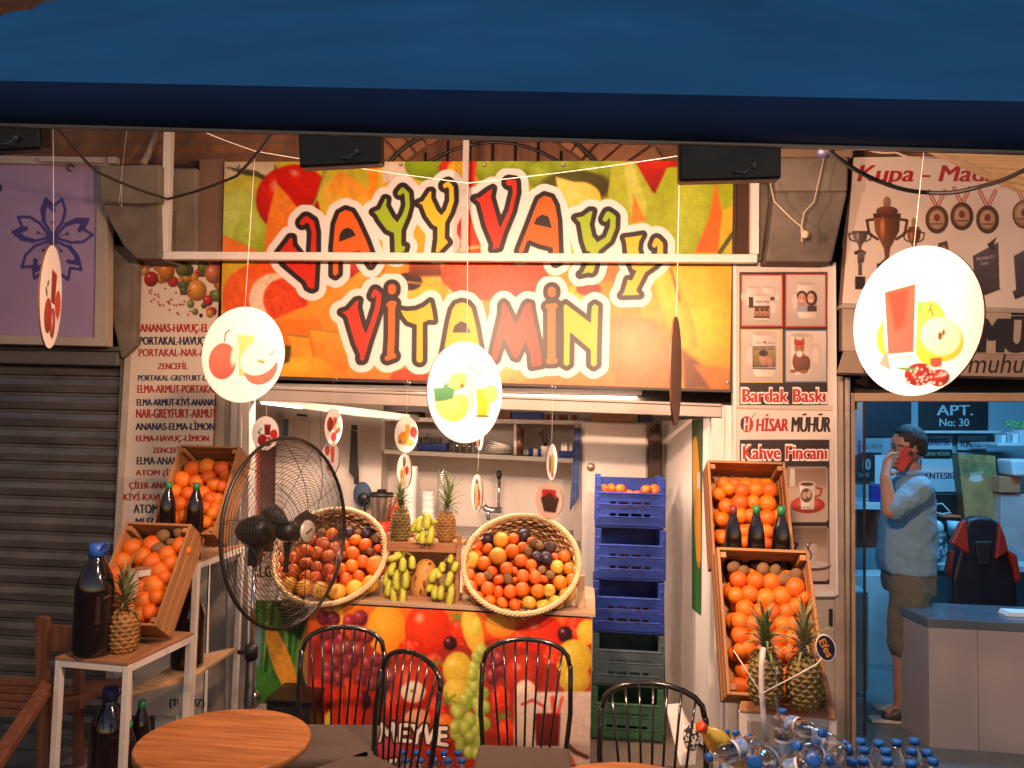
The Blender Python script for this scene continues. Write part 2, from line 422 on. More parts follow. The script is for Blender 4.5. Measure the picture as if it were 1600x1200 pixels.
        # sides and back
        if thick:
            ring = np.concatenate([idx[0, :], idx[1:, -1], idx[-1, -2::-1], idx[-2:0:-1, 0]])
            Vb = V[ring] - np.array(self.n) * thick; Vf = V[ring] + 0.0; n = len(ring)
            vs += [Vf, Vb]; cs += [np.tile(np.array(side) / 255.0, (2 * n, 1))]
            a = np.arange(n); b = (a + 1) % n
            q = np.stack([k + a, k + b, k + n + b, k + n + a], -1); loops.append(q.reshape(-1)); tot.append(np.full(n, 4))
            co = [0, nu, nu + nv, 2 * nu + nv]
            loops.append(np.array([k + n + i for i in co])[::1]); tot.append(np.array([4])); k += 2 * n
        for X, Yp, f, c, lift in self.t:
            W = Pn(X, Yp, self.p0 + self.n * lift, self.n); vs.append(W); cs.append(np.tile(c, (len(W), 1)))
            for q in f: loops.append(np.array(q) + k); tot.append(np.array([len(q)]))
            k += len(W)
        V = np.concatenate(vs); C = np.concatenate(cs); LO = np.concatenate(loops); TO = np.concatenate(tot)
        bb = base(parent) if parent is not None else Vector((0, 0, 0)); V = V - np.array(bb)
        me = bpy.data.meshes.new(name); me.vertices.add(len(V)); me.vertices.foreach_set('co', V.astype(np.float32).ravel())
        me.loops.add(len(LO)); me.loops.foreach_set('vertex_index', LO.astype(np.int32))
        me.polygons.add(len(TO)); st = np.concatenate([[0], np.cumsum(TO)[:-1]]); me.polygons.foreach_set('loop_start', st.astype(np.int32))
        try: me.polygons.foreach_set('loop_total', TO.astype(np.int32))
        except Exception: pass
        me.update(calc_edges=True)
        at = me.color_attributes.new('ink', 'FLOAT_COLOR', 'POINT'); C = np.clip(C, 0, 1)
        Cl = np.where(C <= 0.04045, C / 12.92, ((C + 0.055) / 1.055) ** 2.4) * gain
        at.data.foreach_set('color', np.concatenate([np.clip(Cl, 0, 0.92), np.ones((len(Cl), 1))], 1).astype(np.float32).ravel())
        me.materials.append(m)
        o = bpy.data.objects.new(name, me); COL.objects.link(o)
        if parent is not None: o.parent = parent
        if label: o['label'] = label
        return o
# ---------------------------------------------------------------- shared materials
M_conc = mat('grey concrete', (0.17, 0.14, 0.115), 0.9, var=0.35, scale=6, bump=0.5, bscale=45, dirt=0.5)
M_corb = mat('painted corbel stone', (0.20, 0.165, 0.13), 0.85, var=0.3, scale=5, bump=0.4, bscale=40, dirt=0.45)
M_brick = brick_mat('old brick', (0.27, 0.11, 0.055), (0.19, 0.085, 0.045), (0.16, 0.10, 0.07), 0.24, 0.075, 0.012)
M_white = mat('white enamel paint', (0.72, 0.68, 0.64), 0.4, var=0.06, scale=4, dirt=0.12)
M_wall = mat('white interior paint', (0.66, 0.62, 0.58), 0.6, var=0.08, scale=2.5, dirt=0.06)
M_alu = mat('aluminium profile', (0.44, 0.39, 0.36), 0.45, metal=0.15, var=0.1, scale=5, dirt=0.15)
M_beige = mat('beige sheet metal', (0.42, 0.35, 0.29), 0.5, var=0.12, scale=3, dirt=0.3)
M_black = mat('black plastic', (0.012, 0.012, 0.013), 0.42, var=0.3, scale=20)
M_blkmetal = mat('black glossy tube', (0.01, 0.009, 0.009), 0.18, var=0.3, scale=20, coat=0.6)
M_dark = mat('dark recess', (0.03, 0.022, 0.018), 0.8, var=0.3, scale=5)  # near-black stands in for shadow in the recesses; the rolled mat shares it
M_dkwood = wood('dark wood', (0.13, 0.055, 0.03), (0.07, 0.03, 0.018), 2)
M_cable = mat('black cable', (0.015, 0.013, 0.013), 0.55)
M_string = mat('white string', (0.75, 0.70, 0.64), 0.7)
M_chrome = mat('chrome', (0.7, 0.7, 0.7), 0.12, metal=1.0, var=0.05)

# ---------------------------------------------------------------- ground
g = MB(); g.sheet(lambda u, v: (-60 + 120 * u, -60 + 120 * v, 0.0), 24, 24)
tag(g.build('ground', brick_mat('street paving', (0.24, 0.20, 0.17), (0.19, 0.16, 0.14), (0.10, 0.085, 0.07), 0.4, 0.2, 0.008, 'XY', 0.4)), kind='structure')
g = MB(); g.box((-0.65, 4.9, 0.02), (2.9, 1.75, 0.04))
tag(g.build('shop_floor', mat('kitchen floor tile', (0.2, 0.16, 0.13), 0.5, dirt=0.4)), kind='structure')
g = MB(); g.box((3.1, 5.6, 0.075), (3.6, 3.3, 0.15))
tag(g.build('shop_floor', mat('grey vinyl floor', (0.16, 0.19, 0.2), 0.35, var=0.2)), kind='structure')

# ---------------------------------------------------------------- old brick building above the shops
B = thing('brick_building', 'old brown brick building front with an arched barred window above the fruit signboard', 'building', (-0.5, 4.2, 0))
m = MB(); m.box((-0.5, 4.45, 4.75), (14, 0.3, 3.9)); m.build('brick_wall', M_brick, B)
# arched window: dark wooden boards, ring of bricks, bars
acx, acz = P(770, 262, 4.28).x, P(770, 262, 4.28).z - 0.52
def arc(r, a): return Vector((acx + r * math.cos(a), 4.28, acz + r * math.sin(a)))
m = MB(); n = 24
m.prism([arc(0.74, math.pi * (0.12 + 0.76 * i / n)) for i in range(n + 1)], (0, 0.01, 0), 0)
W = m.build('arched_window', wood('reddish boards', (0.16, 0.06, 0.03), (0.09, 0.035, 0.02), 2), B)
m = MB()
for i in range(11):
    x = acx - 0.65 + 0.13 * i; h = math.sqrt(max(0.0, 0.72 ** 2 - (x - acx) ** 2))
    m.tube([(x, 4.262, acz + 0.2), (x, 4.262, acz + h)], 0.007, 6)
m.tube([arc(0.66, math.pi * (0.15 + 0.7 * i / n)) + Vector((0, -0.02, 0)) for i in range(n + 1)], 0.009, 6)
m.build('window_bars', M_black, W)
m = MB(); n = 26
for i in range(n):
    a0 = math.pi * (0.06 + 0.88 * i / n) + 0.008; a1 = math.pi * (0.06 + 0.88 * (i + 1) / n) - 0.008
    r1 = 1.12 + random.uniform(-0.02, 0.02); d = random.uniform(0, 0.02)
    m.prism([arc(0.75, a0) - Vector((0, 0.02 + d, 0)), arc(0.75, a1) - Vector((0, 0.02 + d, 0)), arc(r1, a1) - Vector((0, 0.02 + d, 0)), arc(r1, a0) - Vector((0, 0.02 + d, 0))], (0, 0.06, 0))
m.build('arch_bricks', mat('arch brick', (0.25, 0.11, 0.06), 0.9, var=0.45, scale=4, bump=0.6, bscale=40), B, bevel=0.006)
m = MB(); m.tube([arc(0.79, math.pi * (0.1 + 0.8 * i / n)) + Vector((0, -0.07, 0.01 * math.sin(i))) for i in range(n + 1)], 0.012, 6); m.build('cable_bundle', M_cable, B)
# corbels between the shops
def corbel(name, pxs, Y, d, side, mts):
    m = MB(); m.slab(pxs, Y, d)
    return m.build(name, mts, B, bevel=0.012)
corbel('stone_corbel', [(154, 258), (250, 256), (250, 318), (155, 318)], 3.80, 0.5, 0, M_corb)
corbel('stone_corbel', [(155, 318.5), (250, 318.5), (252, 404), (212, 404), (192, 384)], 3.82, 0.45, 0, M_conc)
corbel('stone_pier', [(252, 262), (308, 262), (308, 404), (253, 404)], 3.98, 0.3, 0, M_corb)
corbel('stone_pier', [(168, 380), (200, 386), (214, 405), (210, 540), (188, 560), (170, 480)], 3.98, 0.2, 0, M_conc)
corbel('stone_corbel', [(1211, 246), (1326, 244), (1325, 298), (1211, 298)], 3.80, 0.5, 0, M_corb)
corbel('stone_corbel', [(1211, 298.5), (1325, 298.5), (1300, 409), (1197, 408)], 3.82, 0.45, 0, M_conc)
corbel('stone_pier', [(1182, 284), (1216, 290), (1196, 408), (1182, 408)], 3.96, 0.3, 0, M_corb)
corbel('ledge', [(1213, 228), (1334, 228), (1334, 245), (1213, 245)], 3.86, 0.4, 0, mat('brown plaster', (0.24, 0.16, 0.1), 0.85, bump=0.4))
m = MB(); m.slab([(1145, 284), (1172, 284), (1172, 398), (1145, 398)], 4.1, 0.05); m.build('board', M_dkwood, B)
m = MB(); m.slab([(312, 250), (352, 248), (348, 396), (308, 396)], 4.02, 0.05); m.build('board', mat('brown painted board', (0.19, 0.11, 0.075), 0.6, var=0.12, scale=3, dirt=0.1), B)
m = MB(); m.tube([P(246, 190, 4.2), P(243, 215, 4.15), P(232, 240, 4.1), P(224, 256, 4.05)], 0.018, 10); m.build('drain_pipe', mat('old white pipe', (0.42, 0.34, 0.27), 0.6, dirt=0.5), B)
# thin wall behind the signboards down to the lintel, near-black in place of the recess shadow
m = MB(); m.slab([(150, 256), (1340, 256), (1340, 640), (1140, 640), (1140, 634), (385, 604), (385, 640), (150, 640)], 4.16, 0.1); m.build('backing_wall', M_dark, B)
m = MB(); m.box((-6.2, 4.3, 1.5), (5.6, 0.2, 3.0)); m.box((5.4, 4.3, 1.4), (6.0, 0.2, 2.8)) ; m.build('ground_floor_wall', M_conc, B)
m = MB(); m.bar(P(1140, 590, 4.15), P(1340, 590, 4.15), 0.1, 0.02); m.build('filler_strip', M_dark, B)

# ---------------------------------------------------------------- slatted wooden soffit, upper right
T = thing('wooden_soffit', 'pale slatted wooden soffit board lit at the upper right above the trophy sign', 'soffit', P(1600, 240, 3.4))
m = MB()
a, b, c, d = P(1425, 226, 3.5), P(1640, 222, 3.5), P(1660, 330, 3.72), P(1595, 302, 3.72)
for i in range(7):
    t0, t1 = i / 7 + 0.01, (i + 1) / 7 - 0.008
    m.prism([a.lerp(d, t0), b.lerp(c, t0), b.lerp(c, t1), a.lerp(d, t1)], (0, 0.02, 0.05))
m.build('slat_board', wood('pale soffit wood', (0.78, 0.58, 0.34), (0.6, 0.4, 0.22), 0), T)  # wood tone lightened to stand in for lamplight from beyond the right
m = MB(); m.bar(a - Vector((0, 0.02, -.02)), d - Vector((0, 0.02, -.02)), 0.03, 0.05); m.build('edge_strip', wood('pale soffit wood', (0.5, 0.36, 0.2), (0.36, 0.24, 0.13), 0), T)

# ---------------------------------------------------------------- awning
bl, br_ = P(0, 160, 1.9), P(1600, 198, 1.9)
dr = (br_ - bl) / (br_.x - bl.x)
def onbar(x): return bl + dr * (x - bl.x)
AW = thing('awning', 'large blue fabric awning stretched over the fruit juice shop front', 'awning', onbar(-0.5))
XL, XR = -2.52, 1.95; sl = R(38.2)
def awn(u, v):
    x = XL + (XR - XL) * u; p = onbar(x) + Vector((0, 0.03, 0.05)); L = 2.72
    sag = -0.035 * math.sin(math.pi * v) - 0.006 * math.sin(math.pi * v) * math.cos(u * 40 + 6 * v)
    fold = 0.016 * math.sin((u - 0.55) * 120 * (0.35 + v)) * v * (0.4 + 0.6 * math.sin(7 * u + 2)) + 0.006 * math.sin(23 * u + 9 * v) * v + 0.005 * math.sin(60 * v + 5 * u) * max(0, .25 - u)
    return p + Vector((0, math.cos(sl) * L * v, math.sin(sl) * L * v)) + Vector((0, -math.sin(sl), math.cos(sl))) * (sag + fold)
M_awn = mat('blue awning cloth', (0.026, 0.27, 0.60), 0.8, var=0.22, scale=1.3, bump=0.35, bscale=70)
m = MB(); m.sheet(awn, 160, 60); m.build('fabric', M_awn, AW, solid=0.003)
m = MB(); prof = []
for i in range(13):
    a = R(95 + 170 * i / 12); prof.append((0.055 * math.cos(a) * 0.8, 0.058 * math.sin(a)))
prof += [(0.03, -0.058), (0.03, 0.058)]
for k, x in enumerate((XL - 0.05, XR + 0.05)):
    o = onbar(x)
    for yy, zz in prof: m.v.append(o + Vector((0, yy, zz)))
n = len(prof)
for i in range(n): m.f.append([i, (i + 1) % n, n + (i + 1) % n, n + i]); m.m.append(0); m.s.append(i < 12)
m.f += [list(range(n))[::-1], list(range(n, 2 * n))]; m.m += [0, 0]; m.s += [False, False]
m.build('front_bar', mat('dark blue enamelled bar', (0.016, 0.042, 0.13), 0.75, spec=0.2, var=0.15, scale=3), AW)
m = MB(); e0, e1 = onbar(XL + 0.02), onbar(XR - 0.02); m.tube([e0 + Vector((0, 0, -0.062)), e1 + Vector((0, 0, -0.062))], 0.005, 6); m.build('hem_cord', M_alu, AW)
# white painted frame carrying strings, in front of the signboard
FR = thing('sign_rail', 'white painted metal rail crossing in front of the fruit signboard', 'rail', P(720, 402, 3.86))
m = MB(); Yf = 3.86; wf = 12.5 * S(Yf)
m.bar(P(253, 400, Yf), P(1182, 405, Yf), wf, wf); m.build('cross_bar', M_white, FR, bevel=0.002)
m = MB(); m.bar(P(266, 150, Yf), P(259, 394, Yf), wf, wf); m.build('post', M_white, FR, bevel=0.002)
m = MB(); m.bar(P(1179, 190, Yf), P(1178, 398, Yf), wf, wf); m.build('post', M_white, FR, bevel=0.002)
m = MB(); m.bar(P(730, 170, Yf), P(725, 395, Yf), wf * 0.75, wf * 0.6); m.build('post', mat('grey painted bar', (0.45, 0.41, 0.38), 0.45), FR)

# ---------------------------------------------------------------- floodlights under the awning bar, aimed at the shop
FL = []
for k, (cx, cy, hw, hh, tl, lab) in enumerate(((10, 212, 72, 29, -0.03, 'black floodlight under the awning at the left end, above the purple flower sign'),
                                         (534, 232, 67, 31, -0.04, 'black floodlight under the awning, above the first green and yellow sign letters'),
                                         (1138, 252, 76, 32, -0.02, 'black floodlight under the awning, above the upper right corner of the fruit signboard'))):
    Y = 1.93; c = P(cx, cy, Y); s = S(Y)
    T = thing('floodlight', lab, 'floodlight', c, 'floodlights under the awning')
    mm = Matrix.Translation(c) @ Matrix.Rotation(tl, 4, 'Y') @ Matrix.Rotation(R(6), 4, 'X')
    m = MB(); m.box((0, 0, 0), (2 * hw * s, 0.05, 2 * hh * s), 0, mm)
    m.build('housing', M_black, T, bevel=0.006)
    m = MB(); m.box((0, 0.026, 0), (1.8 * hw * s, 0.004, 1.7 * hh * s), 0, mm); m.build('lens', mat('lit lens', (0.8, 0.7, 0.6), 0.3, emit=FLOOD_COL, estr=20), T)
    m = MB(); m.bar(mm @ Vector((0.05, 0, hh * s)), mm @ Vector((0.05, 0, hh * s + 0.05)), 0.03, 0.006); m.bar(mm @ Vector((-0.05, 0, hh * s)), mm @ Vector((-0.05, 0, hh * s + 0.05)), 0.03, 0.006); m.build('bracket', M_black, T)
    m = MB(); q = mm @ Vector((hw * s * 0.45, -0.03, -hh * s * 0.35)); m.ball(q, 0.007, 10); m.tube([q, q + Vector((-0.02, -0.01, -0.02)), q + Vector((-0.05, 0.0, -0.015))], 0.002, 5); m.build('cable_gland', mat('grey gland', (0.2, 0.2, 0.2), 0.3), T)
    al = area_light('flood_lamp', mm @ Vector((0, 0.035, 0)), mm @ Vector((0, 2.0, -1.05)), 2 * hw * s * 0.85, 2 * hh * s * 0.8, FLOOD_W * (0.08, 1, 1)[k], FLOOD_COL, 175)
    al.parent = T; al.location = Vector(al.location) - c
    FL.append(c)

# ---------------------------------------------------------------- juice shop: jambs, lintel, kitchen
K = thing('juice_shop', 'small white juice kitchen open to the street behind the fruit counter', 'shop', (-0.6, 4.0, 0))
m = MB(); m.slab([(392, 603), (1128, 631), (1128, 652), (392, 625)], 3.98, 0.09); m.slab([(392, 603), (1128, 631), (1128, 635), (392, 607)], 3.965, 0.014)
m.build('lintel', M_alu, K, bevel=0.003)
m = MB(); m.slab([(362, 560), (390, 560), (386, 1180), (350, 1180)], 4.0, 0.08); m.slab([(374, 560), (379, 560), (370, 1180), (365, 1180)], 3.985, 0.014); m.build('left_jamb', M_alu, K, bevel=0.003)
m = MB(); m.slab([(336, 560), (362, 560), (350, 1180), (322, 1180)], 4.06, 0.05); m.build('side_panel', M_beige, K)
m = MB(); m.slab([(1112, 632), (1150, 634), (1153, 1190), (1106, 1190)], 4.0, 0.08); m.slab([(1128, 634), (1132, 634), (1130, 1190), (1126, 1190)], 3.985, 0.014); m.build('right_jamb', M_white, K, bevel=0.003)
xl = P(436, 800, 5.4).x; xr = P(1112, 800, 4.05).x + 0.01; yb = 5.5
m = MB(); m.box(((xl + xr) / 2, yb + 0.05, 1.2), (xr - xl + 0.6, 0.1, 2.4)); m.build('back_wall', M_wall, K)
m = MB(); m.box((xl - 0.05, 4.77, 1.2), (0.1, 1.42, 2.4)); m.build('left_wall', M_wall, K)
m = MB(); m.box((xr + 0.16, 4.77, 1.2), (0.1, 1.42, 2.4)); m.build('right_wall', M_wall, K)
m = MB(); m.box(((xl + xr) / 2, 4.79, 2.44), (xr - xl + 0.6, 1.46, 0.08)); m.build('ceiling', M_wall, K)
# short jog of wall on the left of the shelves
xj = P(597, 700, 5.3).x
m = MB(); m.box(((xl + xj) / 2, 5.4, 1.2), (xj - xl, 0.2, 2.4)); m.build('wall_step', M_wall, K)
# loft board with the light strip
m = MB(); m.slab([(404, 622), (530, 634), (640, 648), (640, 657), (560, 650), (404, 629)], 4.45, 0.25); m.build('loft_board', M_beige, K)
m = MB(); m.slab([(408, 628), (470, 635.5), (470, 638.5), (408, 631)], 4.44, 0.03); m.build('light_strip', mat('lit strip', (1, 1, 1), 0.4, emit=(1, 0.82, 0.66), estr=9), K)
m = MB(); m.box((-0.75, 4.14, 1.92), (2.05, 0.06, 0.025)); m.build('strip_lamp', mat('lamp housing', (0.7, 0.7, 0.7), 0.4), K)
KL = area_light('kitchen_lamp', (-0.75, 4.14, 1.90), (-0.75, 4.25, 0.8), 2.0, 0.05, 44, (1, 0.70, 0.52))
KL.parent = K; KL.location = Vector(KL.location) - Vector(K.location)
# inner door at the far left
m = MB(); Y = 5.28
m.slab([(442, 640), (500, 640), (498, 900), (440, 900)], Y, 0.05); D = m.build('inner_door', M_white, K, bevel=0.004)
m = MB(); m.slab([(457, 657), (484, 657), (483, 720), (456, 720)], Y - 0.012, 0.014); m.build('door_panel', M_wall, D, bevel=0.003)
m = MB(); m.slab([(443, 655), (450, 655), (449, 684), (442, 684)], Y - 0.012, 0.014); m.build('blue_glass', mat('blue glass', (0.1, 0.2, 0.35), 0.2), D)
m = MB(); m.tube([P(464, 648, Y - .03), P(480, 650, Y - .03)], 0.008, 6); m.build('door_closer', M_black, D)
# shelf unit
SH = thing('wall_shelf', 'white wall shelf on the kitchen back wall holding glasses and plates', 'shelf', P(750, 715, 5.4))
m = MB(); a, b = P(600, 702, 5.15), P(905, 717, 5.15); m.prism([a, b, b + Vector((0, 0, -0.03)), a + Vector((0, 0, -0.03))], (0, 0.35, 0)); m.build('lower_board', M_white, SH, bevel=0.003)
m = MB(); a, b = P(600, 651, 5.15), P(912, 657, 5.15); m.prism([a, b, b + Vector((0, 0, -0.03)), a + Vector((0, 0, -0.03))], (0, 0.35, 0)); m.build('upper_board', M_white, SH, bevel=0.003)
m = MB(); m.slab([(803, 657), (807, 657), (807, 711), (803, 711)], 5.17, 0.3); m.build('divider', M_white, SH); m = MB(); m.slab([(596, 648), (601, 648), (601, 704), (596, 704)], 5.17, 0.3); m.build('divider', M_white, SH)

# ---------------------------------------------------------------- neighbouring shutter on the left
ST = thing('roller_shutter', 'grey metal roller shutter closed on the dim left side', 'shutter', (-3.2, 4.1, 0))
m = MB(); x0, x1 = -5.2, P(196, 700, 4.1).x; zt = P(0, 560, 4.1).z; z = zt; hh_ = 0.098
k = 0; pts = []
while z > -0.02:
    for f_, dy in ((0, 0.0), (0.1, 0.0), (0.16, -0.012), (0.5, -0.018), (0.9, -0.012), (0.96, 0.004)):
        pts.append((4.1 + dy, z - f_ * hh_))
    z -= hh_
for yy, zz in pts: m.v += [Vector((x0, yy, zz)), Vector((x1, yy, zz))]
for i in range(len(pts) - 1): m.f.append([2 * i, 2 * i + 2, 2 * i + 3, 2 * i + 1]); m.m.append(0); m.s.append(False)
m.build('shutter_slats', mat('dull shutter metal', (0.17, 0.155, 0.15), 0.36, metal=0.45, var=0.35, scale=3, stretch=(1, 1, 6), dirt=0.6, bump=.3, bscale=4), ST)
m = MB(); m.slab([(188, 560), (204, 560), (192, 830), (178, 1190), (164, 1190)], 4.04, 0.08); m.build('guide_rail', mat('brown rail', (0.13, 0.10, 0.085), 0.5, dirt=0.3), ST, bevel=0.003)
m = MB(); m.slab([(-60, 545), (186, 545), (184, 572), (-60, 566)], 4.0, 0.14); m.slab([(-60, 536), (190, 541), (190, 549), (-60, 545)], 3.97, 0.14); m.build('roller_box', mat('dark grey box', (0.10, 0.095, 0.10), 0.5), ST, bevel=0.01)

# ---------------------------------------------------------------- right-hand shop shell
RS = thing('engraving_shop', 'narrow blue lit engraving shop open to the street at the right', 'shop', (2.6, 4.0, 0))
M_bluewall = mat('shop wall paint', (0.26, 0.34, 0.38), 0.6, var=0.1, scale=2)
xi0, xi1 = P(1336, 800, 4.05).x - 0.05, 4.4
m = MB(); m.box(((xi0 + xi1) / 2 , 6.25, 1.5), (xi1 - xi0 + 0.4, 0.1, 3)); m.build('back_wall', M_bluewall, RS)
m = MB(); m.box((xi0 - 0.08, 5.15, 1.5), (0.1, 2.1, 3)); m.build('left_wall', M_bluewall, RS)
m = MB(); m.box((xi1 + 0.05, 5.15, 1.5), (0.1, 2.1, 3)); m.build('right_wall', M_bluewall, RS)
m = MB(); m.box(((xi0 + xi1) / 2, 5.15, 2.75), (xi1 - xi0, 2.1, 0.1)); m.build('ceiling', M_bluewall, RS)
m = MB(); m.slab([(1336, 614), (1700, 614), (1700, 627), (1336, 627)], 3.98, 0.07); m.slab([(1330, 614), (1336, 614), (1338, 1200), (1331, 1200)], 3.98, 0.07); m.build('door_frame', mat('brown door frame', (0.42, 0.27, 0.17), 0.5, dirt=0.2), RS, bevel=0.003)
m = MB(); m.slab([(1302, 588), (1318, 588), (1322, 1200), (1306, 1200)], 3.97, 0.12); m.slab([(1320, 592), (1329, 592), (1330, 1200), (1323, 1200)], 3.99, 0.1); m.build('door_post', mat('painted post', (0.42, 0.33, 0.27), 0.5, dirt=0.25), RS, bevel=0.004)
m = MB(); m.slab([(1310, 584), (1700, 584), (1700, 614), (1310, 614)], 4.1, 0.1); m.build('dark_header', M_dark, RS)
m = MB(); m.tube([P(1324, 590, 3.95), P(1325, 1180, 3.95)], 0.012, 8); m.build('pipe', mat('old white pipe', (0.42, 0.34, 0.27), 0.6, dirt=0.5), RS)
m = MB(); m.slab([(1338, 629), (1350, 629), (1351, 1150), (1338, 1150)], 4.02, 0.008); GP = m.build('glass_pane', clear_mat('door glass', (0.75, 0.9, 0.95), 0.05), RS)
m = MB(); m.slab([(1349.5, 629), (1352.5, 629), (1353.5, 1150), (1350.5, 1150)], 4.018, 0.014); m.build('pane_edge', M_black, GP)
RL = area_light('shop_lamp', (2.35, 4.75, 2.6), (2.35, 5.2, 0), 1.0, 0.3, 38, (0.16, 0.56, 1.0))
RL.parent = RS; RL.location = Vector(RL.location) - Vector(RS.location)
# ================================================================ printed signs
M_vinyl = print_mat('glossy printed vinyl', 0.40, bump=0.05)
M_print = print_mat('printed sheet', 0.5)
M_matt = print_mat('matt print', 0.6, spec=0.3)
def cv(k, ox, oy):
    return lambda pts: [((ox + q[0] / k, oy + q[1] / k) + ((q[2] / k,) if len(q) > 2 else ())) for q in pts]
cA, cB, cC, cD = cv(3.81, 330, 240), cv(3.81, 730, 240), cv(5.333, 500, 420), cv(5.333, 740, 420)

# ---------------------------------------------------------------- the big fruit signboard
SB = thing('signboard', 'wide fruit printed signboard reading VAYY VAYY VITAMIN in cartoon letters', 'signboard', P(745, 608, 4.0))
p = Panel([(351, 253), (1146, 251), (1140, 609), (343, 585)], 3.97, step=0.95, bg=(236, 170, 60))
# fruit photograph behind the lettering
p.rect(340, 245, 760, 430, (205, 190, 70), (225, 165, 40)); p.rect(740, 245, 1160, 400, (150, 170, 40), (200, 190, 60))
p.rect(340, 400, 1160, 620, (238, 150, 40), (235, 140, 50))
p.poly([(351, 253), (430, 253), (420, 300), (351, 280)], (205, 190, 165)); 
for i in range(7): p.line([(355 + 8 * i, 262 + 3 * i), (400 + 6 * i, 268 + 4 * i), (430, 290 - 5 * i)], 2.2, (70, 70, 40), 1.5)
p.ell(385, 310, 45, 36, (205, 200, 80), (170, 160, 40)); p.ell(372, 350, 42, 55, (205, 215, 110), (150, 170, 50), 10); p.ell(395, 365, 28, 50, (190, 205, 90), (150, 165, 40), 20)
p.poly([(345, 365), (420, 400), (345, 420)], (235, 130, 50)); p.ell(395, 440, 60, 45, (215, 190, 60), (200, 140, 40))
p.rect(340, 425, 440, 520, (222, 175, 50), (215, 120, 40), 14)
p.ell(452, 312, 52, 52, (225, 50, 20), (150, 15, 8), 0, 0.8); p.ell(470, 285, 40, 26, (215, 45, 18), (190, 30, 12), 20, 0.6)
p.poly([(432, 285), (466, 325), (440, 395), (412, 400), (418, 340)], (238, 150, 55), (225, 120, 40)); 
p.line([(511, 258), (495, 310), (468, 360), (410, 520), (398, 545)], 5, (140, 130, 50)); p.line([(512, 258), (496, 310), (470, 360)], 1.6, (200, 190, 110))
p.poly([(515, 255), (600, 255), (560, 310), (500, 330), (496, 310)], (190, 185, 60), (215, 185, 60)); p.ell(535, 300, 30, 24, (225, 190, 90), (230, 160, 50)); p.poly([(530, 265), (575, 295), (590, 320), (510, 300)], (230, 150, 60), (235, 175, 60))
p.poly([(575, 260), (592, 262), (590, 300), (578, 310)], (240, 150, 40)); p.rect(598, 253, 645, 285, (225, 205, 190)); 
p.ell(672, 258, 40, 26, (150, 175, 40), (110, 135, 25)); p.ell(712, 262, 26, 16, (210, 60, 25), (180, 40, 15)); p.ell(728, 270, 30, 18, (240, 195, 50), (225, 140, 40), 20)
for cx, cy, r in ((770, 262, 30), (812, 258, 30), (850, 275, 26), (890, 262, 28), (936, 258, 34), (930, 275, 30), (960, 262, 26)): p.ell(cx, cy, r, r * .9, (165, 185, 60), (105, 125, 25), 0, 0.15)
p.ell(900, 292, 55, 26, (95, 95, 30), (70, 60, 25), 0, 0, 6); p.poly([(868, 276), (900, 285), (925, 310), (890, 330), (872, 300)], (235, 215, 120), (225, 190, 80)); p.ell(905, 310, 34, 26, (240, 215, 120), (220, 190, 70))
p.poly([(985, 250), (1060, 250), (1058, 262), (1035, 300), (1018, 310), (1005, 290)], (205, 50, 25), (140, 25, 15)); p.ell(1038, 258, 24, 12, (215, 60, 30), (170, 35, 20))
p.poly([(957, 252), (992, 252), (1020, 300), (1060, 330), (1060, 400), (960, 400), (950, 300)], (190, 195, 70), (150, 170, 40)); p.poly([(975, 255), (990, 255), (1010, 320), (1000, 380), (985, 340)], (215, 215, 120), (180, 190, 60), 5)
p.poly([(990, 305), (1010, 345), (985, 350)], (235, 140, 50)); p.poly([(1042, 262), (1146, 252), (1146, 400), (1050, 400), (1020, 310)], (175, 190, 50), (165, 175, 40)); p.ell(1080, 330, 36, 70, (190, 200, 70), (160, 175, 40), 12, 0, 10)
p.poly([(1118, 282), (1128, 330), (1122, 395), (1085, 395), (1108, 340)], (235, 130, 50), (225, 110, 35)); p.poly([(1128, 330), (1146, 320), (1146, 395), (1122, 395)], (235, 185, 60)); p.line([(1125, 394), (1145, 365)], 7, (80, 95, 40))
p.ell(745, 375, 40, 62, (225, 80, 35), (205, 60, 25)); p.grain(3, .35, 5, (700, 340, 780, 440)); p.poly([(730, 250), (745, 250), (732, 370), (715, 370)], (215, 60, 30))
p.rect(640, 405, 700, 440, (150, 60, 25), (110, 45, 25), 6); p.ell(560, 415, 42, 20, (200, 70, 30), (160, 40, 15)); p.ell(410, 465, 62, 55, (235, 110, 45), (225, 90, 30)); p.ell(432, 470, 42, 44, (238, 215, 190), (235, 190, 150), -40); p.ell(446, 470, 34, 36, (230, 90, 40), (215, 60, 25), -40); p.grain(3, .3, 8, (415, 430, 480, 505))
p.poly([(430, 498), (520, 460), (560, 425), (580, 428), (540, 470), (470, 530), (436, 530)], (240, 165, 60), (235, 140, 40)); p.poly([(430, 500), (500, 500), (520, 590), (430, 590)], (235, 130, 35), (225, 110, 30)); p.line([(448, 523), (482, 527), (484, 514), (532, 520)], 2.5, (150, 130, 40)); p.poly([(449, 525), (482, 528), (492, 575), (462, 572)], (240, 165, 55)); p.poly([(484, 516), (532, 521), (540, 580), (500, 580)], (240, 160, 50), (235, 130, 40)); p.ell(470, 578, 50, 22, (242, 185, 60), (230, 150, 40)); p.poly([(440, 540), (455, 540), (452, 565), (440, 570)], (90, 80, 30))
p.ell(745, 428, 88, 44, (245, 205, 150), (240, 160, 70)); p.ell(772, 428, 84, 42, (232, 90, 35), (215, 70, 25)); p.grain(2.2, .5, 11, (695, 405, 860, 470)); p.ell(655, 455, 44, 24, (240, 200, 60), (230, 160, 40))
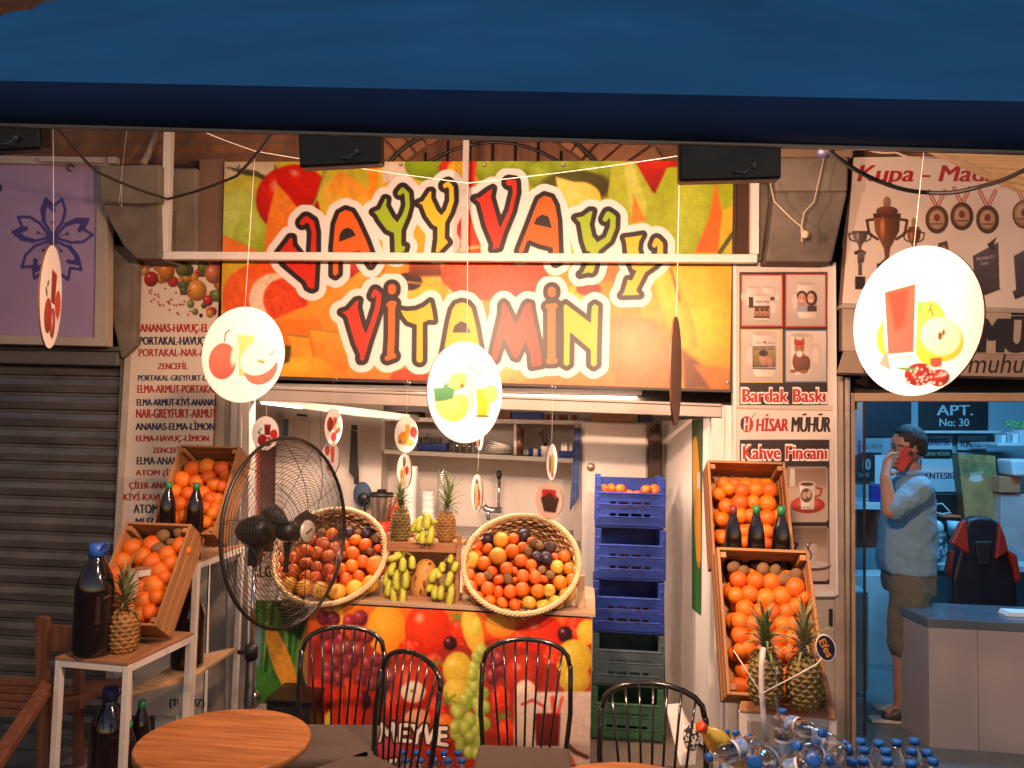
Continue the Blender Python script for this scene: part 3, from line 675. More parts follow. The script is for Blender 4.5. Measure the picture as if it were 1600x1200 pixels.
p.ell(638, 440, 22, 14, (70, 35, 25)); p.line([(630, 440), (700, 448)], 3, (190, 160, 80)); p.rect(640, 405, 690, 432, (185, 85, 35), (100, 45, 25), 5); p.poly([(900, 415), (905, 440), (850, 470), (880, 480), (930, 470), (925, 420)], (240, 190, 60)); p.rect(925, 400, 970, 440, (235, 140, 50), (225, 110, 40), 8); p.ell(920, 452, 20, 10, (150, 60, 35))
p.poly([(1035, 405), (1146, 405), (1142, 608), (1060, 608), (1010, 560), (1000, 480)], (238, 180, 50), (235, 150, 45)); p.ell(1080, 470, 60, 60, (245, 195, 60), (235, 160, 40), 30); p.ell(1110, 520, 46, 62, (250, 205, 60), (240, 155, 40)); p.ell(1055, 480, 20, 80, (245, 205, 70), (235, 170, 50), -20); p.line([(1048, 420), (1062, 470)], 3, (140, 90, 40), 3)
p.poly([(955, 495), (1020, 500), (1060, 560), (1050, 608), (955, 604)], (238, 130, 70), (232, 120, 60), 6); p.ell(1000, 540, 50, 40, (242, 150, 95), (236, 130, 70), 0, 0, 20); p.poly([(1065, 545), (1085, 560), (1140, 608), (1070, 608)], (150, 90, 50), (120, 75, 45), 6); p.poly([(1085, 570), (1146, 575), (1146, 608), (1110, 608)], (205, 130, 60), (190, 120, 55), 5)
p.rect(520, 585, 960, 612, (238, 140, 60), (225, 120, 60), 6); p.ell(640, 590, 30, 14, (205, 80, 40), (170, 60, 30)); p.ell(760, 585, 70, 18, (240, 190, 120), (225, 150, 70)); p.blur(1); p.rgb = np.clip((p.rgb - .5) * 1.12 + .47, 0, 1); p.grain(9, .10, 3); p.grain(2.0, .07, 4)
red, org, grn, yel = (216, 42, 14), (243, 104, 26), (160, 190, 38), (246, 196, 44)
def j(f, polys=(), caps=()): return [('p', f(q)) for q in polys] + [('c', f(q)) for q in caps]
LET = [
 (red, j(cA, [[(400, 592), (432, 550), (470, 500), (484, 500), (487, 545), (530, 600), (575, 650), (612, 700), (615, 800), (575, 795), (560, 760), (500, 710), (430, 650)]], [[(542, 412, 16), (565, 390, 18), (598, 410, 17), (612, 470, 15), (608, 600, 18), (600, 790, 16)]]), []),
 (org, j(cA, [[(724, 720), (724, 560), (737, 420), (762, 355), (800, 334), (838, 347), (870, 400), (925, 520), (968, 640), (950, 668), (930, 640), (905, 595), (880, 580), (800, 592), (770, 607), (757, 640), (757, 712), (740, 728)]]), [cA([(760, 527), (765, 480), (785, 450), (812, 440), (840, 452), (862, 488)])]),
 (grn, j(cA, [[(965, 348), (1005, 330), (1035, 268), (1047, 270), (1042, 310), (1080, 380), (1110, 410), (1135, 430), (1128, 470), (1090, 475), (1045, 455), (1000, 395), (985, 365)], [(1092, 602), (1090, 530), (1130, 530), (1138, 550), (1158, 552), (1150, 580), (1110, 604)]], [[(1122, 235, 14), (1140, 214, 14), (1165, 240, 15), (1170, 310, 14), (1152, 370, 16), (1110, 450, 24), (1112, 560, 20)]]), []),
 (yel, j(cA, [[(1232, 295), (1262, 282), (1300, 225), (1312, 224), (1310, 265), (1345, 340), (1380, 375), (1390, 410), (1350, 440), (1320, 425), (1280, 370), (1255, 305)], [(1336, 586), (1345, 515), (1395, 505), (1412, 528), (1395, 545), (1355, 588)]], [[(1392, 192, 14), (1410, 178, 14), (1430, 205, 15), (1432, 280, 15), (1410, 345, 16), (1370, 405, 24), (1368, 520, 22)]]), []),
 (red, j(cB, [[(45, 268), (75, 260), (120, 225), (152, 207), (142, 260), (165, 340), (190, 430), (215, 480), (190, 560), (150, 570), (155, 540), (110, 430), (75, 295)]], [[(250, 172, 20), (278, 172, 16), (284, 230, 13), (258, 340, 13), (205, 460, 16), (168, 550, 14)]]), []),
 (org, j(cB, [[(305, 580), (320, 540), (360, 440), (405, 320), (425, 272), (460, 250), (500, 262), (525, 310), (540, 400), (548, 600), (545, 645), (525, 655), (512, 620), (508, 560), (430, 540), (370, 515), (355, 525), (335, 585), (315, 592)]]), [cB([(396, 420), (410, 385), (445, 362), (485, 375), (505, 445)])]),
 (grn, j(cB, [[(645, 382), (690, 372), (730, 342), (748, 342), (742, 370), (730, 420), (745, 490), (770, 520), (790, 560), (760, 590), (710, 580), (690, 520), (672, 412)], [(672, 720), (690, 705), (710, 660), (760, 670), (752, 702)]], [[(822, 390, 16), (840, 360, 18), (868, 380, 18), (866, 440, 18), (838, 510, 18), (760, 565, 26), (735, 690, 22)]]), []),
 (yel, j(cB, [[(935, 500), (980, 495), (1045, 484), (1025, 522), (1018, 570), (1040, 640), (1060, 680), (1030, 705), (985, 690), (952, 600), (946, 530)], [(918, 845), (935, 822), (955, 750), (1010, 760), (1008, 815), (1028, 842)]], [[(1115, 545, 15), (1128, 518, 17), (1150, 540, 17), (1148, 600, 18), (1108, 650, 20), (1040, 690, 26), (978, 815, 24)]]), []),
 (red, j(cC, [[(178, 362), (230, 345), (300, 268), (325, 262), (315, 320), (350, 470), (395, 575), (405, 620), (365, 755), (335, 765), (335, 720), (290, 620), (225, 400), (205, 378)]], [[(442, 225, 18), (462, 190, 22), (492, 220, 22), (480, 320, 22), (440, 450, 22), (388, 600, 24), (350, 745, 20)]]), []),
 (org, j(cC, [], [[(600, 160, 34), (600, 180, 34)], [(597, 300, 36), (597, 340, 30), (595, 560, 28), (588, 700, 30)], [(572, 300, 20), (620, 288, 20)], [(560, 745, 22), (615, 725, 22)]]), []),
 (yel, j(cC, [[(670, 342), (720, 352), (800, 345), (870, 315), (920, 275), (940, 370), (948, 430), (905, 425), (860, 450), (800, 465), (730, 440), (692, 390)]], [[(832, 460, 26), (830, 755, 28)]]), []),
 (yel, j(cC, [[(1012, 790), (1035, 660), (1075, 440), (1100, 340), (1130, 295), (1180, 278), (1230, 290), (1265, 330), (1300, 470), (1330, 640), (1350, 790), (1290, 800), (1268, 650), (1085, 650), (1065, 800)]]), [cC([(1103, 532), (1120, 475), (1165, 440), (1180, 437), (1220, 455), (1255, 532)])]),
 (red, j(cD, [[(145, 765), (170, 640), (230, 380), (235, 300), (250, 282), (270, 300), (345, 460), (365, 450), (430, 300), (450, 285), (478, 292), (485, 350), (515, 500), (565, 720), (570, 800), (485, 815), (475, 700), (430, 600), (360, 745), (335, 735), (250, 560), (190, 755), (165, 775)]]), []),
 (org, j(cD, [], [[(652, 183, 34), (652, 202, 34)], [(650, 320, 34), (650, 730, 34)], [(618, 315, 20), (682, 305, 20)], [(628, 768, 26), (676, 765, 26)]]), []),
 (grn, j(cD, [[(748, 310), (765, 290), (975, 450), (985, 310), (1010, 292), (1040, 310), (1032, 600), (1028, 800), (1000, 818), (975, 800), (975, 675), (805, 530), (800, 795), (775, 812), (748, 795), (752, 600)]]), []),
]
fields = []
for col, parts, holes in LET:
    allp = [q for _, s in parts for q in s]; x0 = min(q[0] for q in allp) - 22; x1 = max(q[0] for q in allp) + 22; y0 = min(q[1] for q in allp) - 22; y1 = max(q[1] for q in allp) + 22
    sl = p.win(x0, y0, x1, y1); X, Yp = p.X[sl], p.Y[sl]; d = np.full(X.shape, 1e9)
    for kd, s in parts: d = np.minimum(d, poly_sd(X, Yp, s) if kd == 'p' else cap_sd(X, Yp, s))
    fields.append((sl, d, col, holes))
for sl, d, c, h in fields: p.mix(np.clip((18.5 - d) / 0.9 + 0.5, 0, 1), (240, 236, 234), sl)
for sl, d, c, h in fields: p.mix(np.clip((7.4 - d) / 0.9 + 0.5, 0, 1), (38, 27, 28), sl)
for sl, d, c, h in fields:
    g0 = np.array(c, float); p.mix(np.clip((-0.3 - d) / 0.9 + 0.5, 0, 1), g0, sl)
    for q in h: p.poly(q, (40, 28, 28))
for xx, yy in ((372, 258), (506, 257), (626, 256), (757, 257), (880, 257), (1137, 597), (1085, 258)): p.ell(xx, yy + 1, 3.2, 3.2, (90, 80, 75)); p.ell(xx - .6, yy, 1.7, 1.7, (225, 220, 215))
p.build('printed_face', SB, 0.10, M_vinyl, (42, 26, 20), 0.8)
m = MB(); m.slab([(340, 585), (1144, 609), (1143, 613), (340, 589)], 3.965, 0.1); m.slab([(1146, 250), (1151, 250), (1145, 612), (1140.5, 612)], 3.968, 0.1); m.build('edge_frame', mat('dark brown frame', (0.05, 0.025, 0.018), 0.5), SB)
m = MB()
for i in range(24):
    if i % 2 == 0: m.slab([(350 + 33 * i, 587.5 + i * .98), (372 + 33 * i, 588 + i * .98), (372 + 33 * i, 591 + i * .98), (350 + 33 * i, 590.5 + i * .98)], 3.963, 0.01)

# ---------------------------------------------------------------- price-less juice menu on the left
MN = thing('menu_board', 'tall cream board listing juice mixes in red and navy capitals', 'menu board', P(265, 1110, 4.03))
p = Panel([(212, 406), (344, 404), (316, 1118), (172, 1118)], 4.03, step=1.0, bg=(226, 208, 190)); p.ft = 0.7
rr = random.Random(4)
for i in range(60):                                              # pile of small fruit along the top
    x = rr.uniform(214, 344); t = (x - 212) / 132; y = rr.uniform(404, 420 + 82 * max(0, t) ** 1.4); r = rr.uniform(4, 10)
    c = rr.choice([(222, 120, 40), (205, 50, 35), (120, 130, 60), (235, 190, 120), (215, 90, 50), (190, 40, 40), (225, 150, 60), (90, 100, 60)])
    p.ell(x, y, r, r * rr.uniform(.85, 1.1), c, tuple(v * .55 for v in c), 0, 0.5)
for cx, cy, r, c in ((236, 436, 11, (190, 35, 30)), (260, 424, 13, (225, 140, 50)), (285, 420, 11, (120, 125, 70)), (308, 454, 15, (235, 160, 60)), (334, 428, 14, (215, 120, 80)), (325, 470, 8, (200, 45, 35)), (340, 462, 9, (120, 140, 60)), (216, 412, 10, (225, 120, 40)), (298, 475, 6, (140, 150, 80)), (305, 487, 5, (130, 140, 70)), (328, 490, 6, (225, 150, 60)), (314, 493, 3, (40, 35, 40))):
    p.ell(cx, cy, r, r * 1.1, c, tuple(v * .5 for v in c), 0, 0.7)
for i in range(34): x = rr.uniform(232, 300); p.ell(x, rr.uniform(450, 470 + 40 * (x - 232) / 70), 1.6, 1.6, (150, 40, 35))
rd, nv = (176, 40, 34), (40, 42, 78)
for s, x0, x1, y0, y1, c in (("ANANAS-HAVUÇ-EL", 219, 326, 506, 520, rd), ("PORTAKAL-HAVUÇ-P", 218, 330, 526, 540, nv), ("PORTAKAL-NAR-AN", 217, 329, 545, 557, rd), ("ZENCEFİL", 247, 293, 564, 577, rd), ("PORTAKAL-GREYFURT-LİMON", 216, 348, 583, 595, nv),
                             ("ELMA-ARMUT-PORTAKAL", 215, 338, 601.5, 614, rd), ("ELMA-ARMUT-KİVİ-ANANAS", 214, 338, 619.5, 634, nv), ("NAR-GREYFURT-ARMUT", 213, 338, 639, 653, rd), ("ANANAS-ELMA-LİMON", 212, 335, 657, 672, nv), ("ELMA-HAVUÇ-LİMON", 213, 326, 677, 690, rd),
                             ("ZENCEFİL", 239, 286, 696, 708, rd), ("ELMA-ANANAS-NAR", 214, 320, 714, 726, nv), ("ATOM (İZMİR)", 212, 300, 731, 746, rd), ("ÇİLEK-ANANAS-MUZ", 202, 310, 750, 764, rd), ("KİVİ-KAVUN-ELMA", 193, 300, 768, 782, rd), ("ATOM BAL", 209, 275, 788, 802, nv), ("MUZ-SÜT-BAL", 212, 300, 807, 820, nv), ("(TOPUZ)", 265, 319, 1092, 1108, nv)):
    p.text(s, x0, y0, x1, y1 if 'Ç' not in s else y1 + 2, c, 0.036)
p.build('printed_sheet', MN, 0.015, M_print, (120, 100, 85), 0.85)
m = MB(); m.slab([(204, 402), (213, 404), (173, 1118), (162, 1118)], 4.025, 0.05); m.build('edge_strip', mat('pale edge strip', (0.45, 0.38, 0.32), 0.5, dirt=0.3), MN)

# ---------------------------------------------------------------- purple flower sign on the far left
PS = thing('flower_sign', 'pale purple sign with a dark blue five petal flower outline, far left', 'sign', P(70, 540, 3.9))
p = Panel([(-90, 252), (156, 257), (151, 528), (-90, 520)], 3.9, step=1.2, bg=(150, 126, 160))
cx, cy = 82, 372
for k in range(5):
    a = R(-90 + 72 * k + 2)
    def pt(rad, off): return (cx + rad * math.cos(a + off), cy + rad * math.sin(a + off))
    out = [pt(7, -0.3), pt(30, -0.52), pt(48, -0.4), pt(63, -0.2), pt(50, 0.0), pt(63, 0.2), pt(48, 0.4), pt(30, 0.52), pt(7, 0.3)]
    if k == 2 or k == 3: out = [(x, cy + (y - cy) * 1.12) for x, y in out]
    p.line(out, 4.5, (62, 48, 118)); inn = [pt(30, -0.5), pt(44, -0.36), pt(56, -0.2), pt(44, 0.0)]
    p.line(inn, 7, (62, 48, 118))
    a2 = a + 0.63; p.line([(cx + 4 * math.cos(a2 - .6), cy + 4 * math.sin(a2 - .6)), (cx + 22 * math.cos(a2 - .63), cy + 22 * math.sin(a2 - .63))], 1.6, (66, 50, 110)); p.ell(cx + 24 * math.cos(a2 - .63), cy + 24 * math.sin(a2 - .63), 2.6, 2.6, (60, 45, 90))
p.ell(cx, cy + 2, 8, 8, (70, 52, 120)); p.ell(0, 294, 3.5, 6, (45, 32, 60)); p.grain(60, .06, 6)
p.build('printed_face', PS, 0.05, M_print, (190, 165, 150), 1.1)
m = MB(); m.slab([(-90, 242), (168, 245), (168, 258), (-90, 253)], 3.88, 0.07); m.slab([(-90, 520), (151, 528), (163, 541), (-90, 535)], 3.88, 0.07); m.slab([(151.5, 258), (168, 258), (166, 540), (147, 540), (147, 528)], 3.882, 0.06); m.build('frame', M_beige, PS, bevel=0.003)
m = MB(); c0 = P(111, 262, 3.87); m.tube([c0 + Vector((0.018 * math.cos(t * .5), 0, 0.018 * math.sin(t * .5))) for t in range(11)], 0.004, 6); m.build('hook', M_black, PS)
m = MB(); m.slab([(60, 246), (160, 250), (160, 254), (60, 252)], 3.85, 0.02); m.slab([(168, 245), (182, 245), (182, 255), (168, 255)], 3.85, 0.03); m.build('sign_lamp_bracket', M_beige, PS)

# ---------------------------------------------------------------- trophy sign and name fascia over the engraving shop
TS = thing('trophy_sign', 'white sign with printed trophies and medals headed Kupa - Madalya', 'sign', P(1460, 480, 3.95))
p = Panel([(1334, 246), (1720, 240), (1720, 485), (1316, 474)], 3.93, step=1.1, bg=(218, 198, 184))
def cup(x, y, w, h, c, fig=True):
    d = tuple(v * .5 for v in c)
    p.line([(x - w * .5, y + h * .08), (x - w * .75, y + h * .1), (x - w * .66, y + h * .35), (x - w * .35, y + h * .45)], w * .1, d); p.line([(x + w * .5, y + h * .08), (x + w * .75, y + h * .1), (x + w * .66, y + h * .35), (x + w * .35, y + h * .45)], w * .1, d)
    p.poly([(x - w * .5, y), (x + w * .5, y), (x + w * .45, y + h * .3), (x + w * .12, y + h * .62), (x + w * .08, y + h * .8), (x + w * .3, y + h * .9), (x - w * .3, y + h * .9), (x - w * .08, y + h * .8), (x - w * .12, y + h * .62), (x - w * .45, y + h * .3)], c, d, ax=0)
    p.poly([(x - w * .52, y - h * .03), (x + w * .52, y - h * .03), (x + w * .5, y + h * .05), (x - w * .5, y + h * .05)], d); p.rect(x - w * .38, y + h * .9, x + w * .38, y + h * 1.05, (50, 34, 30))
    p.ell(x - w * .16, y + h * .25, w * .1, h * .2, tuple(min(255, v * 1.5) for v in c), c, 0, 0, 3)
br1, sv = (140, 82, 48), (120, 100, 95)
cup(1386, 336, 42, 84, br1); p.ell(1386, 330, 17, 8, (120, 62, 36), (70, 40, 30)); p.ell(1386, 316, 6, 9, (165, 120, 90), (120, 80, 60)); cup(1428, 360, 22, 40, br1); p.ell(1428, 357, 9, 4, (110, 60, 40)); p.ell(1428, 347, 4, 7, (160, 120, 90))
cup(1344, 362, 24, 34, sv); p.poly([(1340, 395), (1352, 393), (1350, 410), (1340, 412)], sv, (60, 45, 40)); p.rect(1341, 410, 1347, 430, (110, 90, 80), (60, 50, 45)); p.rect(1336, 432, 1352, 452, (45, 30, 28))
for mx, my, c in ((1464, 343, (110, 72, 50)), (1503, 338, (110, 70, 48)), (1543, 343, (100, 72, 52)), (1600, 335, (185, 130, 75)), (1640, 340, (120, 80, 50))):
    for sg in (-1, 1):
        p.line([(mx, my - 18), (mx + sg * 12, my - 44)], 6, (170, 70, 60)); p.line([(mx, my - 18), (mx + sg * 12, my - 44)], 2, (220, 200, 190))
    p.ell(mx, my, 18, 22, (85, 58, 40), (60, 40, 30)); p.ell(mx, my, 15.5, 19.5, c, tuple(v * .75 for v in c)); p.ell(mx, my, 12, 15, (190, 155, 125), (165, 125, 98)); p.ell(mx, my - 3, 5, 6, (120, 60, 45)); p.rect(mx - 9, my + 6, mx + 9, my + 8, (80, 55, 45))
p.poly([(1466, 380), (1480, 376), (1486, 410), (1490, 460), (1468, 460)], (85, 62, 55), (60, 42, 38)); p.ell(1474, 392, 6, 9, (170, 110, 60))
for ax_ in (1520, 1584): p.poly([(ax_, 400), (ax_ + 40, 378), (ax_ + 42, 450), (ax_ + 4, 458)], (92, 74, 78), (62, 48, 52)); p.poly([(ax_ - 2, 455), (ax_ + 34, 442), (ax_ + 44, 452), (ax_ + 2, 468)], (78, 60, 58), (50, 36, 34)); p.poly([(ax_ + 22, 382), (ax_ + 38, 370), (ax_ + 32, 384), (ax_ + 40, 392), (ax_ + 28, 390)], (60, 46, 46))
p.grain(70, .06, 9)
p.text('Kupa - Madalya', 1338, 258, 1600, 292, (168, 38, 34), 0.03, 0.25)
p.text('RELIABILITY', 1526, 402, 1554, 407, (190, 178, 175), 0.0, 0, slope=-0.12); p.text('DAY', 1533, 409, 1545, 414, (190, 178, 175), 0.0)
p.build('printed_face', TS, 0.06, M_print, (150, 120, 100), 0.98)
m = MB(); m.slab([(1316, 474.5), (1720, 485), (1720, 492), (1316, 481)], 3.9, 0.09); m.build('bottom_rail', M_beige, TS)
FS = thing('shop_fascia', 'beige shop fascia with large black MÜHÜR lettering and a web address below', 'sign', P(1460, 585, 3.9))
p = Panel([(1316, 482), (1720, 492), (1720, 556), (1316, 548)], 3.91, step=1.6, bg=(196, 172, 152)); p.grain(40, .1, 3)
p.text('HİSAR', 1345, 494, 1515, 548, (168, 38, 34), 0.03, 0.05); p.text('MÜHÜR', 1531, 490, 1716, 548, (34, 24, 24), 0.06, 0.06)
p.build('name_strip', FS, 0.05, M_print, (120, 95, 80), 0.75)
p0 = P(1460, 549, 3.905); nn = Vector((0, -0.85, 0.5))
p = Panel([(1318, 548.5), (1720, 556.5), (1720, 592), (1308, 582)], p0, nn, step=1.6, bg=(178, 152, 132)); p.grain(40, .1, 5)
p.text('www.hisarmuhur.com', 1342, 553, 1690, 583, (60, 36, 34), 0.0, 0.2)
p.build('address_strip', FS, 0.02, M_print, (110, 85, 70), 0.75)

# ---------------------------------------------------------------- mug and coffee cup advertising panel
MP = thing('mug_poster', 'narrow white poster panel advertising printed mugs and coffee cups with red captions', 'poster', P(1228, 925, 3.98))
p = Panel([(1151, 410), (1301, 412), (1306, 926), (1150, 926)], 3.96, step=0.95, bg=(226, 208, 198))
p.rect(1155.5, 425, 1293, 633, (62, 30, 28))
def tile(x0, y0, x1, y1, fr, bg_): p.rect(x0, y0, x1, y1, fr); p.rect(x0 + 2, y0 + 2, x1 - 2, y1 - 2, bg_, tuple(v * .85 for v in bg_))
tile(1158, 429, 1223, 510, (205, 80, 60), (215, 196, 184)); tile(1227, 428, 1291, 511, (205, 80, 60), (212, 192, 180)); tile(1157, 514, 1223, 598, (205, 170, 90), (214, 196, 184)); tile(1226, 515, 1293, 598, (60, 100, 140), (220, 202, 192))
wm, wd = (236, 222, 212), (200, 178, 165)
def mug(x0, y0, x1, y1, hs): 
    w_, h_ = x1 - x0, y1 - y0; hx = x0 if hs < 0 else x1
    p.ell(hx + hs * w_ * .12, (y0 + y1) / 2, w_ * .26, h_ * .3, wd); p.ell(hx + hs * w_ * .12, (y0 + y1) / 2, w_ * .17, h_ * .21, (216, 198, 188))
    p.poly([(x0, y0), (x1, y0), (x1 - w_ * .03, y1 - h_ * .08), (x1 - w_ * .15, y1), (x0 + w_ * .15, y1), (x0 + w_ * .03, y1 - h_ * .08)], wm, wd, ax=0); p.ell((x0 + x1) / 2, y0, w_ / 2, h_ * .06, (190, 168, 155), wd)
mug(1166, 449, 1188, 478, -1); mug(1193, 449, 1212, 478, 1); p.rect(1170, 464, 1210, 481, (60, 40, 36)); mug(1177, 461, 1204, 500, 1)
p.rect(1178, 478, 1203, 497, (66, 42, 38)); p.rect(1178, 481, 1203, 494, (170, 110, 85)); 
for x in (1183, 1191, 1198): p.ell(x, 488, 3, 5, (205, 150, 120), (120, 70, 55)); p.ell(x, 484, 3, 2.5, (60, 36, 32))
p.text('Hatıra Mug', 1180, 469, 1201, 474, (70, 50, 48), 0.01, 0.2); p.text('• • • •', 1184, 500, 1198, 502, (110, 90, 84), 0.0)
mug(1246, 443, 1276, 497, -1); p.rect(1246, 462, 1276, 487, (205, 165, 145), (150, 120, 110))
p.ell(1253, 462, 8, 8, (70, 46, 40)); p.ell(1253, 467, 6, 9, (214, 160, 132), (180, 120, 95)); p.ell(1268, 466, 9, 12, (62, 36, 32)); p.ell(1267, 466, 5.5, 8, (220, 168, 140), (190, 130, 105)); p.rect(1247, 478, 1260, 487, (150, 160, 175)); p.rect(1262, 478, 1276, 487, (70, 45, 42))
p.line([(1250, 471), (1256, 471)], 1.4, (240, 230, 225)); p.line([(1264, 470), (1270, 470)], 1.4, (240, 230, 225))
for ex in (1250.6, 1255.6, 1265, 1269.4): p.ell(ex, 464.5, .9, .9, (50, 32, 30))
mug(1176, 521, 1212, 588, -1); p.rect(1176, 541, 1212, 577, (50, 34, 30)); p.rect(1177, 546, 1212, 572, (165, 140, 80), (110, 90, 60)); p.ell(1194, 560, 8, 12, (205, 150, 120), (150, 100, 80)); p.ell(1193, 552, 7, 5, (60, 40, 34)); p.ell(1204, 566, 6, 9, (190, 130, 105), (120, 80, 64))
for i in range(12): p.rect(1177.5 + 3 * i, 542.5, 1179 + 3 * i, 544.8, (225, 210, 200)); p.rect(1177.5 + 3 * i, 573.3, 1179 + 3 * i, 575.6, (225, 210, 200))
p.text('İsim', 1181, 533, 1191, 537, (80, 56, 52), 0, .2); p.ell(1195, 535, 2, 2, (150, 40, 40)); p.text('İsim', 1199, 533, 1210, 537, (80, 56, 52), 0, .2)
mug(1236, 524, 1270, 585, 1); p.ell(1249, 565, 11, 16, (140, 84, 58), (100, 58, 42)); p.ell(1260, 568, 6, 12, (120, 74, 54), (90, 52, 40)); p.ell(1249, 543, 8, 9, (190, 140, 100), (150, 96, 64)); p.ell(1249, 536, 8.5, 5, (185, 50, 40)); p.ell(1243, 532, 2, 4, (150, 90, 60)); p.ell(1255, 532, 2, 4, (150, 90, 60)); p.ell(1246, 543, 1.2, 1.2, (40, 28, 26)); p.ell(1252, 543, 1.2, 1.2, (40, 28, 26)); p.ell(1249, 553, 5, 5, (230, 215, 205)); p.ell(1240, 580, 6, 3, (150, 95, 68)); p.ell(1256, 581, 6, 3, (150, 95, 68))
p.rect(1155.5, 598.5, 1293, 633, (46, 28, 26)); 
p.rect(1156, 687, 1296, 913, (46, 28, 26))
def photo(x0, y0, x1, y1):
    p.poly([(x0 + 4, y0), (x1 - 4, y0), (x1, y0 + 4), (x1, y1 - 4), (x1 - 4, y1), (x0 + 4, y1), (x0, y1 - 4), (x0, y0 + 4)], (178, 150, 130), (205, 178, 160)); p.rect(x0 + 2, y0 + 2, x1 - 2, y0 + 32, (130, 100, 82), (165, 135, 115), 6)
photo(1228, 729, 1294, 816); p.ell(1262, 789, 27, 13, (190, 60, 40), (160, 45, 30)); p.ell(1262, 786, 18, 7, (205, 80, 60)); p.line([(1274, 762), (1284, 764), (1281, 774), (1274, 776)], 3, (170, 45, 30))
p.poly([(1249, 755), (1274, 755), (1272, 796), (1252, 796)], (238, 224, 214), (205, 186, 172), ax=0); p.ell(1261, 756, 12.5, 4, (225, 205, 190)); p.ell(1261, 756.5, 10.5, 3, (90, 48, 30)); p.ell(1260, 774, 9, 11, (90, 60, 50)); p.ell(1257, 774, 4, 6, (190, 150, 130)); p.ell(1264, 772, 3, 6, (200, 165, 145)); p.rect(1234, 732, 1242, 760, (205, 190, 180)); p.line([(1254, 792), (1266, 793)], 1, (110, 90, 80))
photo(1228, 822, 1295, 908); p.ell(1272, 884, 26, 8, (110, 70, 52), (80, 48, 36)); p.ell(1272, 882, 24, 6, (215, 196, 182)); p.poly([(1258, 850), (1277, 850), (1276, 880), (1262, 884)], (236, 220, 208), (195, 172, 156), ax=0); p.line([(1259, 852), (1268, 866), (1266, 874), (1258, 872), (1266, 848)], 2.2, (70, 46, 40)); p.line([(1240, 848), (1246, 850), (1240, 862)], 3.5, (50, 34, 32)); p.rect(1229, 872, 1240, 907, (190, 160, 140), None, 5)
p.ell(1167, 663, 10, 12.5, (176, 40, 34)); p.poly([(1157, 663), (1158, 655), (1163, 651), (1166, 650.5), (1162, 663), (1164, 675), (1158, 669)], (46, 32, 32)); p.line([(1164, 654), (1163, 672)], 2.2, (235, 220, 210)); p.line([(1171, 654), (1169, 672)], 2.2, (235, 220, 210)); p.line([(1163, 664), (1170, 661)], 2, (235, 220, 210)); p.line([(1172, 657), (1180, 646)], 1.2, (70, 50, 48))
p.grain(60, .05, 2); p.rect(1151, 633.5, 1303, 639, (205, 184, 170)); p.line([(1152, 638), (1220, 640), (1300, 641)], 1.6, (165, 138, 120), 1)
for s, x0, x1, y0, y1 in (('Bardak Baskı', 1159, 1291, 606, 630), ('Kahve Fincanı', 1160, 1293, 695, 719)):
    p.text(s, x0, y0, x1, y1, (240, 228, 222), 0.06, 0, 0.0012); p.text(s, x0 + 1.6, y0 + 1.8, x1 - 1.6, y1 - 1.5, (184, 38, 32), 0.035, 0, 0.0024)
p.text('HİSAR', 1182, 647, 1231, 674, (170, 38, 34), 0.03, 0.06); p.text('MÜHÜR', 1237, 646, 1297, 675, (40, 28, 28), 0.03, 0.06)
p.build('printed_sheet', MP, 0.03, M_print, (150, 125, 110), 0.82)
m = MB(); m.slab([(1146, 408), (1151, 409), (1150, 927), (1145, 927)], 3.95, 0.05); m.slab([(1301, 410), (1306, 410), (1310, 930), (1305.5, 930)], 3.95, 0.05); m.slab([(1150, 926.5), (1306, 926.5), (1306, 932), (1150, 932)], 3.95, 0.05); m.build('frame', M_white, MP)
CB = thing('meter_cabinet', 'beige sheet metal cabinet door below the coffee cup poster', 'cabinet', P(1228, 1190, 3.98))
m = MB(); m.slab([(1152, 932), (1306, 932), (1310, 1200), (1152, 1200)], 3.98, 0.04); m.build('door', M_beige, CB, bevel=0.003)
m = MB(); m.slab([(1296, 952), (1301, 952), (1301, 978), (1296, 978)], 3.97, 0.02); m.build('hinge', M_black, CB)

# ---------------------------------------------------------------- corn banners
def corn(p, x, y0, y1, w, lean, kern=True):
    n = 30
    for i in range(n):
        t = i / (n - 1); xx = x + lean * t; yy = y0 + (y1 - y0) * t; ww = w * math.sin(math.pi * min(0.97, 0.12 + 0.8 * t)) ** 0.6
        p.ell(xx, yy, ww, (y1 - y0) / n * 1.4, (240, 170, 50), (200, 110, 25))
    for i in range(int((y1 - y0) / 4)):
        t = i * 4 / (y1 - y0); xx = x + lean * t; yy = y0 + 4 * i; ww = w * math.sin(math.pi * min(0.97, 0.12 + 0.8 * t)) ** 0.6
        for k in range(-4, 5): p.ell(xx + ww * math.sin(k * .33), yy + 1.2 * abs(k) * .4, max(.8, w * .11), 1.7, (252, 190, 70), (225, 140, 35))
LB = thing('corn_banner', 'green banner printed with corn cobs on the counter side behind the fan', 'banner', P(440, 1180, 3.82))
p = Panel([(394, 938), (494, 940), (488, 1106), (392, 1098)], 3.82, step=1.0, bg=(60, 120, 45)); 
for i in range(16): x = 396 + 7 * i; p.poly([(x, 940), (x + 8, 940), (x - 6 + 9 * math.sin(i), 1105), (x - 12 + 9 * math.sin(i), 1105)], ((40, 95, 35), (85, 150, 60), (60, 125, 40), (130, 175, 85))[i % 4], None, 2)
p.poly([(394, 980), (410, 975), (405, 1080), (393, 1070)], (120, 150, 160), None, 4); corn(p, 424, 985, 1088, 15, 36); corn(p, 480, 975, 1080, 11, 6); p.poly([(400, 1040), (425, 1060), (470, 1100), (400, 1100)], (75, 150, 55), (60, 130, 45), 2); p.poly([(430, 940), (490, 940), (470, 1000), (445, 985)], (30, 70, 35), None, 4)
